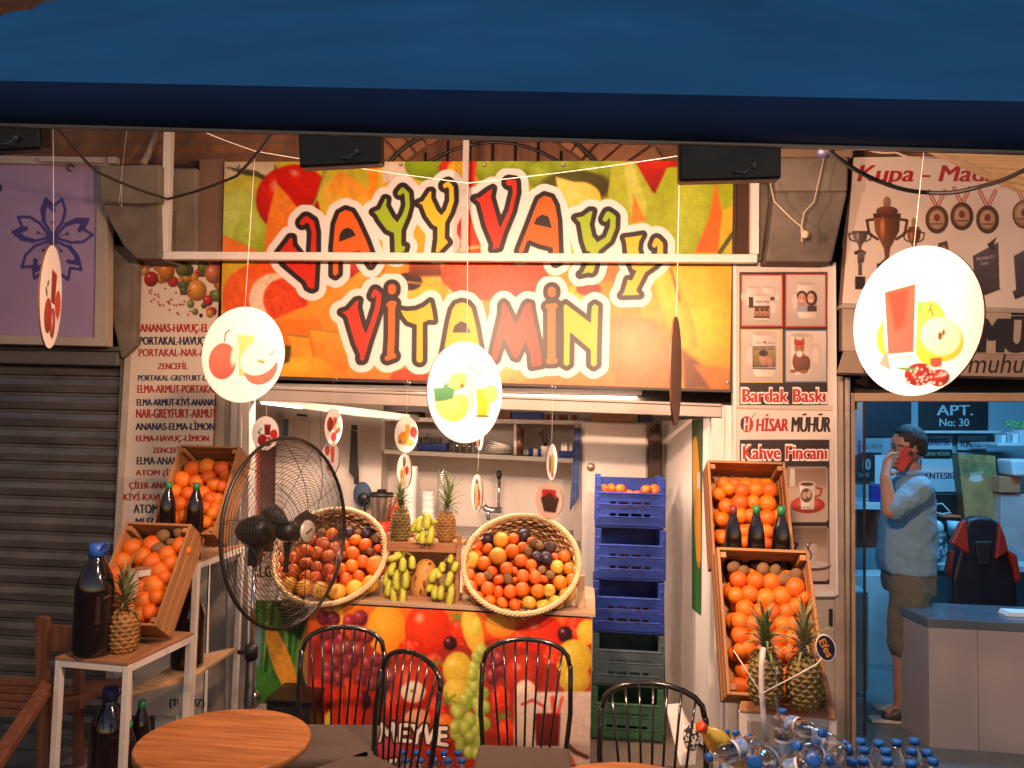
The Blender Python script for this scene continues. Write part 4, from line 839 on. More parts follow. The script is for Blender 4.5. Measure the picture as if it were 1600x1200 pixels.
p.grain(6, .15, 3); p.build('printed_sheet', LB, 0.02, M_print, (90, 80, 60), 0.85)
DL = thing('door_leaf', 'white open door leaf with a narrow corn cob print along its edge', 'door', P(1095, 1180, 4.1))
da, db = P(1111, 900, 4.08), PX(1030, 900, 0); db = P(1034, 900, 4.95)
nn = Vector((db.y - da.y, -(db.x - da.x), 0)).normalized();  nn = nn if nn.dot(CAM - da) > 0 else -nn
m = MB(); cs_ = [PL(x, y, da, nn) for x, y in ((1111, 653), (1034, 657), (1040, 1130), (1106, 1170))]; m.prism(cs_, -nn * 0.03); m.build('panel', M_white, DL, bevel=0.004)
p = Panel([(1081, 655), (1098, 654), (1095, 962), (1081, 950)], da + nn * 0.003, nn, step=0.8, bg=(60, 105, 50)); 
for i in range(8): p.line([(1081 + 2.4 * i, 655), (1082 + 2 * i, 700)], 1.6, ((90, 110, 60), (50, 80, 40))[i % 2])
corn(p, 1086, 690, 880, 5.5, 6); p.poly([(1081, 860), (1090, 880), (1095, 960), (1081, 950)], (45, 120, 50), (60, 140, 60)); p.rect(1089, 738, 1094, 764, (230, 215, 205)); p.poly([(1081, 720), (1084, 800), (1088, 900), (1081, 900)], (60, 130, 50)); p.build('corn_print', DL, 0, M_print, gain=.5)

# ---------------------------------------------------------------- fruit printed counter front
CT = thing('counter', 'fruit counter with a printed front of grapes, strawberries and apples lettered MEYVE', 'counter', P(700, 1190, 3.75))
p = Panel([(482, 942), (925, 967), (921, 1216), (478, 1196)], 3.72, step=0.95, bg=(150, 40, 25)); p.ft = 1.0
k1 = lambda x, y: (340 + x / 3.81, 900 + y / 3.81)
k2 = lambda x, y: (700 + x / 3.636, 900 + y / 3.636)
def E1(x, y, rx, ry, c, c2=None, ang=0, hl=.5): a, b = k1(x, y); p.ell(a, b, rx / 3.81, ry / 3.81, c, c2 or tuple(v * .5 for v in c), ang, hl)
def E2(x, y, rx, ry, c, c2=None, ang=0, hl=.5): a, b = k2(x, y); p.ell(a, b, rx / 3.636, ry / 3.636, c, c2 or tuple(v * .5 for v in c), ang, hl)
gr, grd = (165, 55, 60), (70, 15, 25)
def straw(f, x, y, rx, ry, ang=0):
    a, b = (k1 if f is E1 else k2)(x, y); kk = 3.81 if f is E1 else 3.636; f(x, y, rx, ry, (226, 52, 25), (170, 20, 10), ang, .3); r2 = random.Random(int(x))
    for i in range(40):
        t = r2.uniform(0, 6.28); q = r2.uniform(0, .9) ** .5; p.ell(a + q * rx / kk * math.cos(t), b + q * ry / kk * math.sin(t), .75, .9, (250, 180, 110))
def green(f, x, y, r):
    a, b = (k1 if f is E1 else k2)(x, y); kk = 3.81
    for i in range(6): t = i * 1.05 + .3; p.line([(a, b), (a + r / kk * math.cos(t), b + r / kk * .8 * math.sin(t))], 2.6, (90, 130, 50))
p.rect(480, 940, 930, 1000, (215, 120, 30), (200, 60, 20), 8)
for q in [(690, 200, 26, 70)]: p.poly([k1(690, 160), k1(745, 165), k1(745, 330), k1(690, 330)], (238, 170, 50))
E1(1005, 320, 120, 150, (240, 170, 45), (225, 120, 25), 0, .1); E1(1250, 310, 135, 150, (222, 60, 22), (190, 35, 12), 0, .6); straw(E1, 1440, 330, 62, 90); green(E1, 1430, 245, 50); E1(1520, 330, 60, 140, (240, 190, 70), (225, 140, 40), -15, .1); E1(1540, 300, 30, 60, (210, 200, 80), (180, 170, 50))
for x, y in ((628, 250), (688, 255), (785, 275), (850, 250), (830, 345), (890, 360), (640, 345), (690, 330), (740, 380), (660, 420), (725, 440), (780, 420), (840, 440), (800, 500), (700, 520), (660, 540), (760, 560), (890, 520), (720, 610), (780, 640), (660, 600), (860, 600), (940, 560), (920, 640), (850, 620), (985, 650), (1035, 600), (940, 500), (995, 500)):
    rr_ = random.Random(x * y); E1(x, y, rr_.uniform(36, 44), rr_.uniform(40, 50), (rr_.randint(140, 185), rr_.randint(45, 70), 65), grd, 0, .6)
E1(1150, 440, 70, 70, (226, 50, 24), (180, 22, 10), 20, .2); straw(E1, 1145, 440, 68, 68, 30); straw(E1, 1285, 520, 60, 60); green(E1, 1300, 520, 45); E1(1385, 400, 40, 42, (70, 20, 30), (25, 8, 14), 0, .9)
E1(1430, 560, 90, 110, (215, 190, 60), (180, 140, 30), 0, .5); E1(1420, 690, 80, 85, (220, 195, 70), (185, 150, 35), 0, .2); E1(1170, 660, 130, 135, (205, 60, 35), (150, 25, 15), 0, .3); E1(1165, 690, 75, 65, (240, 215, 190), (225, 165, 130), 0, 0); E1(1165, 690, 26, 30, (238, 205, 165), (226, 180, 140), 0, 0); E1(1156, 684, 5, 9, (90, 40, 30), None, 20, 0); E1(1174, 686, 5, 9, (90, 40, 30), None, -20, 0)
straw(E1, 1030, 770, 60, 85, -10); straw(E1, 1310, 790, 52, 85, 10); green(E1, 1370, 740, 60); E1(680, 760, 40, 55, (60, 25, 50), (25, 10, 25)); E1(870, 740, 40, 60, (70, 25, 45), (30, 10, 22))
for i, x in enumerate((590, 640, 735, 790, 835, 700)):
    a, b = k1(x, 620 + 30 * (i % 3)); p.poly([(a - 8, b), (a + 6, b - 4), (a + 9, b + 90), (a - 4, b + 90)], ((225, 80, 30), (205, 45, 20), (220, 65, 28))[i % 3], (170, 30, 15), 2, ax=0)
a, b = k1(655, 830); p.poly([(a - 4, b), (a + 6, b - 12), (a + 4, b + 32), (a - 6, b + 32)], (235, 205, 60)); E1(1040, 1020, 90, 70, (190, 70, 90), (150, 40, 55), 0, 0); E1(1330, 1000, 60, 60, (220, 70, 30), (170, 35, 15)); E1(1190, 850, 80, 60, (226, 160, 110), (190, 100, 70), 0, 0); E1(1350, 880, 60, 60, (235, 120, 40), (200, 80, 25))
for x, y in ((1530, 540), (1560, 600), (1520, 640), (1500, 700), (1420, 800), (1480, 770), (1540, 760), (1440, 870), (1500, 850), (1560, 850), (1420, 940), (1490, 930), (1550, 920), (1510, 1040), (1450, 1000), (1560, 1000), (1580, 700), (1590, 780), (1590, 880), (1545, 480), (1570, 440)):
    E1(x, y, 36, 42, (190, 200, 90), (110, 130, 40), 0, .5)
for x, y in ((60, 780), (110, 720), (95, 700), (130, 820), (180, 760), (190, 850), (40, 860), (100, 860), (130, 920), (180, 940), (70, 960), (120, 1000), (185, 660), (150, 630), (140, 560), (170, 1010)): E2(x, y, 32, 40, (190, 200, 90), (110, 130, 40), 0, .5)
E2(300, 280, 90, 70, (230, 160, 50), (215, 110, 30), 0, 0); E2(530, 330, 130, 110, (215, 52, 22), (185, 30, 12), 0, .4); straw(E2, 420, 360, 65, 55); straw(E2, 720, 290, 60, 70); E2(790, 320, 60, 70, (240, 190, 60), (230, 150, 40), 0, 0); E2(665, 330, 42, 45, (66, 20, 30), (25, 8, 14), 0, .9); E2(715, 470, 105, 110, (212, 188, 60), (180, 140, 30), 0, .4); E2(720, 590, 90, 80, (205, 180, 60), (170, 130, 30))
for x, y in ((250, 490), (260, 450), (310, 530), (250, 570), (290, 470)): E2(x, y, 36, 46, gr, grd, 0, .6)
E2(430, 560, 110, 110, (200, 55, 35), (140, 25, 15)); straw(E2, 300, 700, 58, 80); green(E2, 310, 800, 55); straw(E2, 330, 880, 50, 70); straw(E2, 590, 450, 55, 55); E2(440, 650, 60, 60, (235, 205, 180), (220, 160, 130))
a0 = [k2(380, 660), k2(815, 655), k2(812, 1100), k2(370, 1090)]; p.poly(a0, (205, 185, 172), (170, 148, 136), 2)
for i in range(9): p.line([k2(640 + 20 * i, 660), k2(636 + 20 * i, 1090)], 1.5, (185, 162, 148), 2)
p.poly([k2(490, 780), k2(640, 780), k2(630, 965), k2(500, 965)], (105, 25, 24), (70, 14, 16)); p.line([k2(420, 730), k2(480, 705), k2(545, 740), k2(550, 780)], 4, (175, 40, 30)); p.poly([k2(580, 690), k2(600, 670), k2(620, 780), k2(590, 780)], (215, 60, 30)); p.line([k2(650, 690), k2(625, 780)], 4, (205, 50, 25))
p.line([k2(680, 960), k2(720, 1000), k2(790, 1030)], 7, (78, 40, 34)); p.line([k2(700, 1030), k2(720, 1085)], 5, (170, 60, 40)); p.line([k2(640, 1065), k2(760, 1095)], 5, (90, 46, 36))
p.blur(1); p.grain(5, .10, 8)
def mw(pts, r=5.5):
    sl = p.win(min(q[0] for q in pts) - 14, min(q[1] for q in pts) - 14, max(q[0] for q in pts) + 14, max(q[1] for q in pts) + 14)
    return (sl, cap_sd(p.X[sl], p.Y[sl], [(x, y, r) for x, y in pts]))
L_ = []
for pts in ([(592, 1157), (597, 1132), (606, 1148), (614, 1131), (618, 1158)], [(640, 1133), (627, 1133), (626, 1157), (641, 1158)], [(627, 1145), (638, 1145)], [(646, 1134), (652, 1146), (662, 1134)], [(652, 1146), (650, 1160)], [(665, 1134), (669, 1160), (681, 1136)], [(697, 1138), (686, 1138), (685, 1162), (698, 1164)], [(686, 1150), (696, 1150)],
            [(618, 1188), (606, 1190), (606, 1198), (617, 1202)], [(628, 1210), (634, 1188), (642, 1212)]): L_.append(mw(pts, 2.9))
for sl, d in L_: p.mix(np.clip((3.0 - d) / .9 + .5, 0, 1), (60, 28, 26), sl)
for sl, d in L_: p.mix(np.clip((0.2 - d) / .9 + .5, 0, 1), (232, 216, 204), sl)
p.rgb = np.clip(p.rgb * 1.1 + .02, 0, 1); p.build('printed_front', CT, 0.02, print_mat('satin print', 0.38, bump=0.05), (120, 90, 70), 0.88)
ctz = P(700, 955, 3.72).z
p.X = None
m = MB(); a, b = P(478, 940, 3.72), P(927, 965, 3.72); m.prism([a + Vector((0, -.005, .022)), b + Vector((0.01, -.005, .022)), b + Vector((0.01, -.005, 0.002)), a + Vector((0, -.005, 0.002))], (0, 0.62, 0))
m.build('top', wood('pale counter board', (0.52, 0.36, 0.23), (0.40, 0.26, 0.15), 0), CT, bevel=0.003)
m = MB(); a = P(480, 945, 3.74); b = P(923, 968, 3.74)
m.box((a.x + 0.02, 4.0, a.z / 2), (0.03, 0.5, a.z - 0.02)); m.box((b.x - 0.02, 4.0, b.z / 2), (0.03, 0.5, b.z - 0.02)); m.box(((a.x + b.x) / 2, 4.27, a.z / 2), (b.x - a.x, 0.02, a.z - 0.03)); m.build('carcass', M_white, CT)
# ================================================================ hanging round juice pictures
def disc(label, cx, cy, ry, Y, ratio, turn, art, grp, back=(120, 78, 48), tilt=0.0, hang=None, hook=None, white=(250, 248, 246), pale=0.0):
    """round board facing the street, turned about its string; ratio = apparent width / height"""
    c = P(cx, cy, Y); rad = ry * S(Y) * 0.99
    T = thing('hanging_disc', label, 'hanging sign', c, grp)
    view = Vector((c.x, c.y, 0)).normalized(); ang = math.acos(min(1, ratio)) * turn
    n = Matrix.Rotation(ang, 3, 'Z') @ (-view); u = Vector((0, 0, 1)).cross(n).normalized(); v = Vector((0, 0, 1))
    if tilt: u, v = u * math.cos(tilt) + v * math.sin(tilt), v * math.cos(tilt) - u * math.sin(tilt)
    # art is painted in disc units -1..1 on a polar mesh
    NR, NA = max(14, int(ry / 1.3)), max(40, int(ry * 3.2)); pts = [(0.0, 0.0)]
    for i in range(1, NR + 1):
        for k in range(NA): pts.append((i / NR * math.cos(2 * math.pi * k / NA), i / NR * math.sin(2 * math.pi * k / NA)))
    q = Panel.__new__(Panel); q.X = np.array([a for a, b in pts])[:, None] * 100; q.Y = -np.array([b for a, b in pts])[:, None] * 100
    q.rgb = np.empty(q.X.shape + (3,)); q.rgb[:] = np.array(white) / 255; q.ft = 140.0 / ry
    q.win = lambda *a: (slice(None), slice(None)); art(q)
    C = q.rgb.reshape(-1, 3) * (1 - pale) + np.array((1, .99, .96)) * pale; Cl = np.where(C <= .04045, C / 12.92, ((np.clip(C, 0, 1) + .055) / 1.055) ** 2.4) * .9  # pale lifts the print towards white, standing in for floodlight overexposure
    m = MB(); th = 0.006
    fv = [c + u * (a * rad) + v * (b * rad) + n * th / 2 for a, b in pts]; fs = []
    for k in range(NA): fs.append((0, 1 + k, 1 + (k + 1) % NA))
    for i in range(NR - 1):
        for k in range(NA): s0 = 1 + i * NA; fs.append((s0 + k, s0 + NA + k, s0 + NA + (k + 1) % NA, s0 + (k + 1) % NA))
    m.add(fv, fs, 0)
    rim = fv[-NA:]; bk = [x - n * th for x in rim]; m.add(rim + bk, [(k, NA + k, NA + (k + 1) % NA, (k + 1) % NA) for k in range(NA)] + [tuple(range(2 * NA - 1, NA - 1, -1))], 1)
    o = m.build('board', [print_mat('disc print', 0.42), mat('disc back %d' % back[0], lin(*back), 0.6, var=0.2, scale=6, stretch=(1, 1, 8))], T)
    at = o.data.color_attributes.new('ink', 'FLOAT_COLOR', 'POINT'); al = np.ones((len(o.data.vertices), 4)); al[:, :3] = 0.5; al[:len(Cl), :3] = Cl
    at.data.foreach_set('color', al.astype(np.float32).ravel())
    if hang:
        m = MB(); top = c + v * rad; h = P(hang[0], hang[1], Y); m.tube([h, top - v * 0.012], 0.0012 * (1 if ry > 50 else 0.8), 5); m.build('string', M_string, T)
        if hook:
            m = MB(); m.tube([h + Vector((0.013 * math.sin(t * .55) , 0, 0.026 - 0.013 * math.cos(t * .55) - .002 * t)) for t in range(-1, 10)], 0.0022, 6); m.build('hook', M_chrome, T)
    return T
BIG, SMALL = 'large hanging juice discs', 'small hanging juice discs under the signboard'
def a_apple(q):
    q.poly([(-15, -42), (28, -38), (20, 45), (-6, 45)], (240, 205, 110), (235, 190, 80)); q.ell(-48, 14, 34, 38, (214, 84, 58), (196, 54, 38)); q.ell(-18, 0, 10, 24, (250, 225, 205), None, 10, 0, 6); q.line([(-45, -28), (-44, -44), (-34, -52)], 3, (60, 50, 40))
    q.ell(45, 28, 40, 34, (214, 96, 76), (200, 74, 56), -20); q.ell(40, 8, 46, 34, (250, 246, 232), None, -20); q.ell(42, 14, 6, 4, (150, 150, 70)); q.ell(50, 16, 4, 3, (120, 110, 60)); q.line([(66, 2), (76, -8)], 2.5, (90, 90, 90))
def a_melon(q):
    q.ell(-18, -2, 34, 36, (246, 226, 120), (225, 195, 80)); q.poly([(-4, -40), (14, -38), (22, 28), (2, 36)], (232, 205, 195), (225, 190, 180)); q.ell(-12, 2, 7, 20, (205, 90, 40)); q.grain(6, .0, 3)
    q.ell(-38, 24, 44, 34, (246, 220, 120), (228, 190, 84), 12); q.poly([(-80, 2), (-50, -14), (-30, 0), (10, -18), (-6, 12), (-70, 20)], (248, 244, 236)); q.ell(-38, 16, 36, 9, (242, 205, 110), None, -12)
    q.poly([(-86, -4), (-62, -6), (-56, -18), (-44, -8), (-30, -4), (-36, 14), (-60, 20), (-80, 22)], (86, 150, 104), (60, 120, 80)); q.poly([(26, -8), (62, -10), (58, 46), (32, 46)], (248, 205, 66), (244, 180, 40)); q.ell(68, 0, 20, 18, (246, 232, 120), None); q.poly([(62, 5), (68, 5), (64, 36), (58, 40)], (248, 220, 110)); q.line([(30, 46), (60, 46)], 4, (120, 90, 40)); q.line([(4, -54), (40, -36)], 2.4, (90, 90, 90))
def a_pear(q):
    q.ell(-32, 18, 28, 30, (238, 208, 62), (214, 170, 30)); q.ell(24, 18, 26, 42, (242, 212, 70), (222, 178, 40)); q.ell(38, 28, 36, 28, (238, 212, 70), (214, 180, 50), 25); q.ell(40, 24, 30, 24, (246, 228, 196), (240, 214, 178), 25); q.ell(40, 24, 3, 5, (90, 60, 30)); q.ell(45, 20, 2, 4, (90, 60, 30)); q.ell(10, -18, 9, 7, (110, 160, 70)); q.line([(24, -10), (28, -18)], 2, (90, 70, 40)); q.line([(30, -4), (27, -12)], 2, (90, 70, 40))
    q.poly([(-52, -56), (8, -62), (4, 50), (-44, 50)], (248, 236, 226), (236, 226, 220)); q.poly([(-46, -46), (4, -50), (0, 42), (-40, 42)], (214, 66, 44), (216, 84, 74)); q.poly([(-40, -44), (-6, -46), (-14, 4), (-28, 10)], (196, 40, 20), (206, 52, 36), 8); q.line([(-40, 43), (0, 43)], 3, (250, 240, 235)); q.line([(-38, 48), (-2, 47)], 1.6, (130, 110, 110)); q.line([(-54, -64), (6, -72)], 1.5, (150, 140, 140))
    q.poly([(-42, 34), (-36, 64), (-56, 54)], (226, 130, 118)); q.ell(8, 72, 22, 15, (150, 22, 24), (90, 8, 12)); q.ell(38, 78, 15, 11, (170, 30, 30), (110, 12, 14)); q.rect(26, 52, 42, 64, (226, 70, 44)); q.line([(-22, 62), (6, 66)], 4, (80, 130, 80)); r2 = random.Random(3)
    for i in range(60): q.ell(r2.uniform(-12, 48), r2.uniform(62, 86), 1.6, 1.6, (240, 190, 180))
def a_pom(q):
    q.poly([(-10, -52), (40, -52), (34, 10), (-2, 10)], (150, 28, 34), (120, 16, 24)); q.line([(-10, -54), (40, -54)], 4, (226, 214, 208)); q.ell(-20, 40, 34, 34, (176, 40, 38), (110, 18, 20)); q.ell(24, 48, 26, 30, (190, 54, 50), (120, 20, 24)); q.ell(24, 48, 15, 20, (226, 160, 150), (150, 40, 44)); q.ell(-46, -2, 12, 6, (70, 90, 60), None, 40); q.ell(-36, -20, 10, 5, (80, 100, 70), None, -40)
    q.ell(64, 4, 28, 28, (200, 48, 30)); q.poly([(62, 26), (80, 24), (70, 42)], (200, 48, 30))
def a_grap(q):
    a_pom(q); 
def a_red2(q):
    q.poly([(0, -70), (50, -76), (44, 20), (12, 24)], (220, 90, 50), (206, 60, 34)); q.ell(-36, -46, 30, 30, (196, 46, 32)); q.poly([(-40, 6), (-4, 10), (20, 74), (-30, 74)], (232, 104, 60), (214, 70, 40)); q.line([(0, -20), (24, 50)], 8, (244, 226, 214))
def a_mix(q):
    q.ell(-40, -14, 34, 40, (168, 48, 38), (110, 24, 20)); q.poly([(-6, -56), (36, -50), (28, 10), (-2, 14)], (220, 90, 50), (206, 60, 34)); q.ell(44, 2, 36, 30, (226, 206, 160), (190, 160, 110), -20); q.ell(48, 22, 34, 14, (186, 60, 44), None, -20); q.ell(6, 56, 32, 26, (200, 52, 32)); q.poly([(0, 76), (18, 74), (12, 92)], (200, 52, 32))
def a_oran(q):
    q.ell(-26, 20, 44, 36, (240, 170, 50), (206, 120, 24)); q.poly([(-14, -56), (26, -56), (20, 40), (-8, 40)], (240, 180, 60), (232, 150, 40)); q.ell(-52, 40, 16, 10, (120, 110, 50)); q.ell(30, 44, 34, 20, (236, 206, 110), (200, 160, 60)); q.ell(60, -14, 32, 30, (196, 46, 30)); q.poly([(60, 12), (80, 10), (66, 32)], (196, 46, 30))
def a_pine(q):
    q.poly([(-20, -20), (20, -24), (12, 50), (-14, 50)], (236, 190, 90), (226, 160, 60)); q.ell(0, -52, 22, 30, (100, 120, 80), (70, 90, 60)); q.ell(40, -6, 26, 24, (196, 46, 30)); q.ell(-10, 66, 40, 18, (236, 206, 120), (206, 160, 70)); q.ell(-34, 20, 18, 30, (200, 160, 70), (140, 100, 40))
def a_ban(q):
    q.ell(0, 8, 44, 84, (92, 78, 60), (60, 50, 40)); q.poly([(-30, -50), (28, -54), (22, 84), (-24, 84)], (226, 196, 120), (206, 160, 80)); q.ell(50, 20, 20, 44, (206, 56, 36)); q.line([(-30, 70), (40, 40)], 12, (220, 190, 90))
def a_veg(q):
    q.ell(6, 16, 30, 66, (226, 150, 60), (190, 100, 36)); q.ell(-34, 10, 20, 50, (120, 130, 60), (80, 90, 40)); q.poly([(10, -40), (44, -30), (40, 40), (4, 40)], (236, 160, 60), (226, 130, 40)); q.ell(14, 70, 20, 16, (190, 60, 40))
def a_bag(q):
    q.poly([(-60, -10), (10, -62), (76, -14), (52, 62), (-32, 62)], (70, 36, 26), (50, 26, 20)); q.poly([(-52, -58), (50, -60), (54, -10), (10, -46), (-50, -12)], (180, 30, 26))
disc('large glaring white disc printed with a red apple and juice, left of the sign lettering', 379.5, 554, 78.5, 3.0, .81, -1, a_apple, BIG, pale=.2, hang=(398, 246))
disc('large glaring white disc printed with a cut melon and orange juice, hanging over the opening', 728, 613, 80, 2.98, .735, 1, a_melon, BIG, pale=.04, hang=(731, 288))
disc('largest round disc printed with a red juice glass and pears, hanging at the right', 1428, 502, 112, 2.16, .77, -1, a_pear, BIG, hang=(1445, 225))
disc('narrow edge-on disc printed with pomegranate juice, hanging before the purple flower sign', 79, 464, 86.5, 2.75, .185, 1, a_pom, BIG, tilt=-0.03, hang=(83, 190))
disc('edge-on brown backed disc hanging at the right end of the sign lettering', 1056, 580, 84, 2.9, .1, -1.136, a_pom, BIG, back=(96, 62, 42), hang=(1062, 245))
disc('small white disc with pomegranates left of the fan top', 415, 677, 27.5, 3.93, .75, -1, a_pom, SMALL, hang=(417, 618))
disc('small disc with apple and carrot, upper of the pair above the fan', 520.5, 667, 29, 3.93, .48, 1, a_mix, SMALL, hang=(523, 600), hook=1)
disc('small disc with red juice glass, lower of the pair above the fan', 516.5, 716.5, 27, 3.93, .5, -1, a_red2, SMALL)
disc('small disc with orange juice and oranges, upper of the pair left of the melon disc', 634.5, 679, 28.5, 3.93, .65, 1, a_oran, SMALL, hang=(637, 604), hook=1)
disc('small narrow disc with pineapple drink, lower of the pair above the left pineapple', 632, 736, 28, 3.93, .4, -1, a_pine, SMALL)
disc('small narrow disc showing only its lower tip beneath the melon disc', 749, 676, 28, 3.93, .22, 1, a_red2, SMALL, hang=(750, 608), hook=1)
disc('small narrow disc with banana drink hanging left of the tap', 745.5, 770.5, 29, 3.93, .3, -1, a_ban, SMALL, hang=(748, 704))
disc('small narrow disc with vegetables hanging above the clear disc', 861.5, 722, 28, 3.93, .3, 1, a_veg, SMALL, hang=(864, 610), hook=1)
disc('small pale disc with a brown shape and red patch above the right basket', 858, 782, 28.5, 3.93, .74, -1, a_bag, SMALL, hang=(860, 752), white=(206, 176, 160))
# strings carrying the discs
def string(label, pts, r, mt, name='string_line', cat='string', sag=0.0):
    T = None; q = []
    for (a, b) in zip(pts, pts[1:]):
        for t in range(12): u = t / 12; v_ = a.lerp(b, u); v_.z -= sag * math.sin(math.pi * u); q.append(v_)
    q.append(pts[-1]); m = MB(); m.tube(q, r, 6); o = m.build(name, mt); tag(o, label, cat); return o
string('slack white string from the left frame post, carrying the large discs', [P(272, 185, 2.9), P(398, 236, 3.0), P(731, 286, 2.98), P(1064, 243, 2.9)], 0.0015, M_string, sag=0.006)
string('black cable sagging across the left frame post and purple sign', [P(84, 190, 2.6), P(150, 268, 3.0), P(262, 311, 3.4), P(370, 275, 3.0), P(440, 190, 2.4)], 0.006, M_cable, 'hanging_cable', 'cable', 0.008)
string('thick black cable sagging before the trophy sign', [P(1290, 232, 2.2), P(1370, 282, 2.4), P(1450, 301, 2.5), P(1530, 292, 2.4), P(1620, 255, 2.1)], 0.0065, M_cable, 'hanging_cable', 'cable', 0.008)
string('thin white wire hanging down the left stone corbel', [P(200, 190, 3.78), P(192, 255, 3.76), P(186, 318, 3.76), P(190, 322, 3.76), P(190, 285, 3.76)], 0.001, M_string, 'thin_wire', 'wire')
T = thing('wire_knot', 'pale wire tied in a knot hanging before the right stone corbel', 'wire', P(1257, 370, 3.7))
m = MB(); m.tube([P(1203, 285, 3.72), P(1210, 315, 3.72), P(1235, 340, 3.71), P(1254, 356, 3.7), P(1258, 372, 3.7)], 0.0035, 6); m.tube([P(1288, 244, 3.72), P(1280, 280, 3.72), P(1272, 315, 3.71), P(1256, 332, 3.7), P(1252, 355, 3.7), P(1253, 378, 3.7)], 0.0035, 6); m.build('wire', mat('yellowed wire', (0.62, 0.5, 0.36), 0.6), T)
m = MB(); m.ball(P(1258, 366, 3.69), 0.018, 10, sc=(1, .7, 1.1)); m.build('knot', mat('yellowed wire', (0.62, 0.5, 0.36), 0.6), T)
T = thing('cable_clamp', 'dark blue tape bundle at the awning bar above the right corbel', 'clamp', P(1288, 236, 2.3)); m = MB(); m.ball(P(1288, 236, 2.3), 0.022, 10, sc=(1.1, .8, .9)); m.ball(P(1296, 232, 2.3), 0.018, 10); m.build('tape', mat('dark blue tape', (0.012, 0.012, 0.04), 0.5), T)
string('pale bundled wires along the top of the trophy sign', [P(1300, 230, 3.6), P(1350, 232, 3.6), P(1400, 238, 3.6), P(1440, 246, 3.6)], 0.005, mat('yellowed wire', (0.62, 0.5, 0.36), 0.6), 'wire_bundle', 'wire', 0.01)
# ================================================================ fruit prototypes (copied with obj.copy())
def skin_mat(name, col, col2, rough=0.45, scale=6, bump=0.25, bscale=220, sss=0.08, coat=0.0):
    return mat(name, col, rough, col2=col2, scale=scale, bump=bump, bscale=bscale, coat=coat, rnd=0.28)
M_orange = skin_mat('orange peel', (0.80, 0.195, 0.012), (0.66, 0.125, 0.008))
M_mand = skin_mat('mandarin peel', (0.78, 0.165, 0.012), (0.62, 0.10, 0.006), 0.4)
M_grape = skin_mat('grapefruit peel', (0.84, 0.46, 0.05), (0.78, 0.32, 0.03))
M_yapple = skin_mat('yellow apple skin', (0.72, 0.50, 0.07), (0.60, 0.30, 0.04), 0.3, 3, 0.05, 60)
M_plum = skin_mat('plum skin', (0.05, 0.03, 0.06), (0.025, 0.012, 0.03), 0.4, 4, 0.05, 60)
M_kiwi = skin_mat('kiwi skin', (0.27, 0.145, 0.06), (0.17, 0.09, 0.035), 0.8, 10, 0.5, 160)
M_tomato = skin_mat('nectarine skin', (0.66, 0.16, 0.03), (0.5, 0.08, 0.015), 0.3, 3, 0.04, 60)
M_fig = skin_mat('fig skin', (0.09, 0.05, 0.05), (0.05, 0.025, 0.03), 0.55, 8, 0.3, 60)
M_stalk = mat('dry stalk', (0.10, 0.09, 0.03), 0.8)
def fruit_mesh(name, m1, kind):
    m = MB(); n = 20; h = 13; vs = []; fs = []
    for i in range(h + 1):
        t = math.pi * i / h; r = math.sin(t); z = math.cos(t)
        if kind in ('orange', 'mand'):
            z *= 0.94 if kind == 'orange' else 0.82
            z -= 0.05 * math.exp(-(t / 0.22) ** 2)
            if kind == 'mand': z -= 0.07 * math.exp(-(t / 0.35) ** 2)
        elif kind == 'apple': z = z * 0.9 - 0.26 * math.exp(-(t / 0.38) ** 2) + 0.12 * math.exp(-((math.pi - t) / 0.35) ** 2); r *= 1 + 0.06 * math.cos(t)
        elif kind == 'kiwi': z *= 1.28
        elif kind == 'plum': z *= 1.12
        elif kind == 'fig': z = z * 1.0 + 0.35 * math.exp(-(t / 0.3) ** 2)
        for k in range(n):
            a = 2 * math.pi * k / n; w_ = 1 + 0.012 * math.sin(3 * a + 2 * t) + 0.01 * math.sin(5 * a - 3 * t); vs.append((r * w_ * math.cos(a), r * w_ * math.sin(a), z))
    for i in range(h):
        for k in range(n): fs.append((i * n + k, (i + 1) * n + k, (i + 1) * n + (k + 1) % n, i * n + (k + 1) % n))
    m.add(vs, fs, 0, True)
    zt = {'orange': 0.885, 'mand': 0.70, 'apple': 0.62, 'kiwi': 1.27, 'plum': 1.1, 'fig': 1.3}[kind]
    if kind == 'apple': m.tube([(0, 0, zt), (0.03, 0.02, zt + 0.36)], 0.03, 5, 1)
    elif kind == 'kiwi': m.ball((0, 0, zt), 0.07, 6, 1)
    else: m.lathe([(0.085, zt - 0.02), (0.07, zt + 0.025), (0.0, zt + 0.03)], 6, 1, cap0=False, cap1=False)
    me_o = m.build(name, [m1, M_stalk]); me = me_o.data; bpy.data.objects.remove(me_o); return me
FM = {'o': ('orange', fruit_mesh('orange', M_orange, 'orange'), 'orange'), 'm': ('mandarin', fruit_mesh('mandarin', M_mand, 'mand'), 'mandarin'), 'g': ('grapefruit', fruit_mesh('grapefruit', M_grape, 'orange'), 'grapefruit'),
      'y': ('yellow_apple', fruit_mesh('yellow_apple', M_yapple, 'apple'), 'apple'), 'p': ('plum', fruit_mesh('plum', M_plum, 'plum'), 'plum'), 'k': ('kiwi', fruit_mesh('kiwi', M_kiwi, 'kiwi'), 'kiwi'),
      't': ('nectarine', fruit_mesh('nectarine', M_tomato, 'mand'), 'nectarine'), 'f': ('fig', fruit_mesh('fig', M_fig, 'fig'), 'fig')}
fr = random.Random(21)
def put_fruit(k, c, r, label, group):
    nm, me, cat = FM[k]; o = bpy.data.objects.new(nm, me); COL.objects.link(o); o.location = c
    o.rotation_euler = (fr.uniform(-1.2, 1.2) + 0.7, fr.uniform(-0.9, 0.9), fr.uniform(0, 6.28)); s = r * fr.uniform(0.93, 1.06); o.scale = (s, s, s)
    return tag(o, label, cat, group)
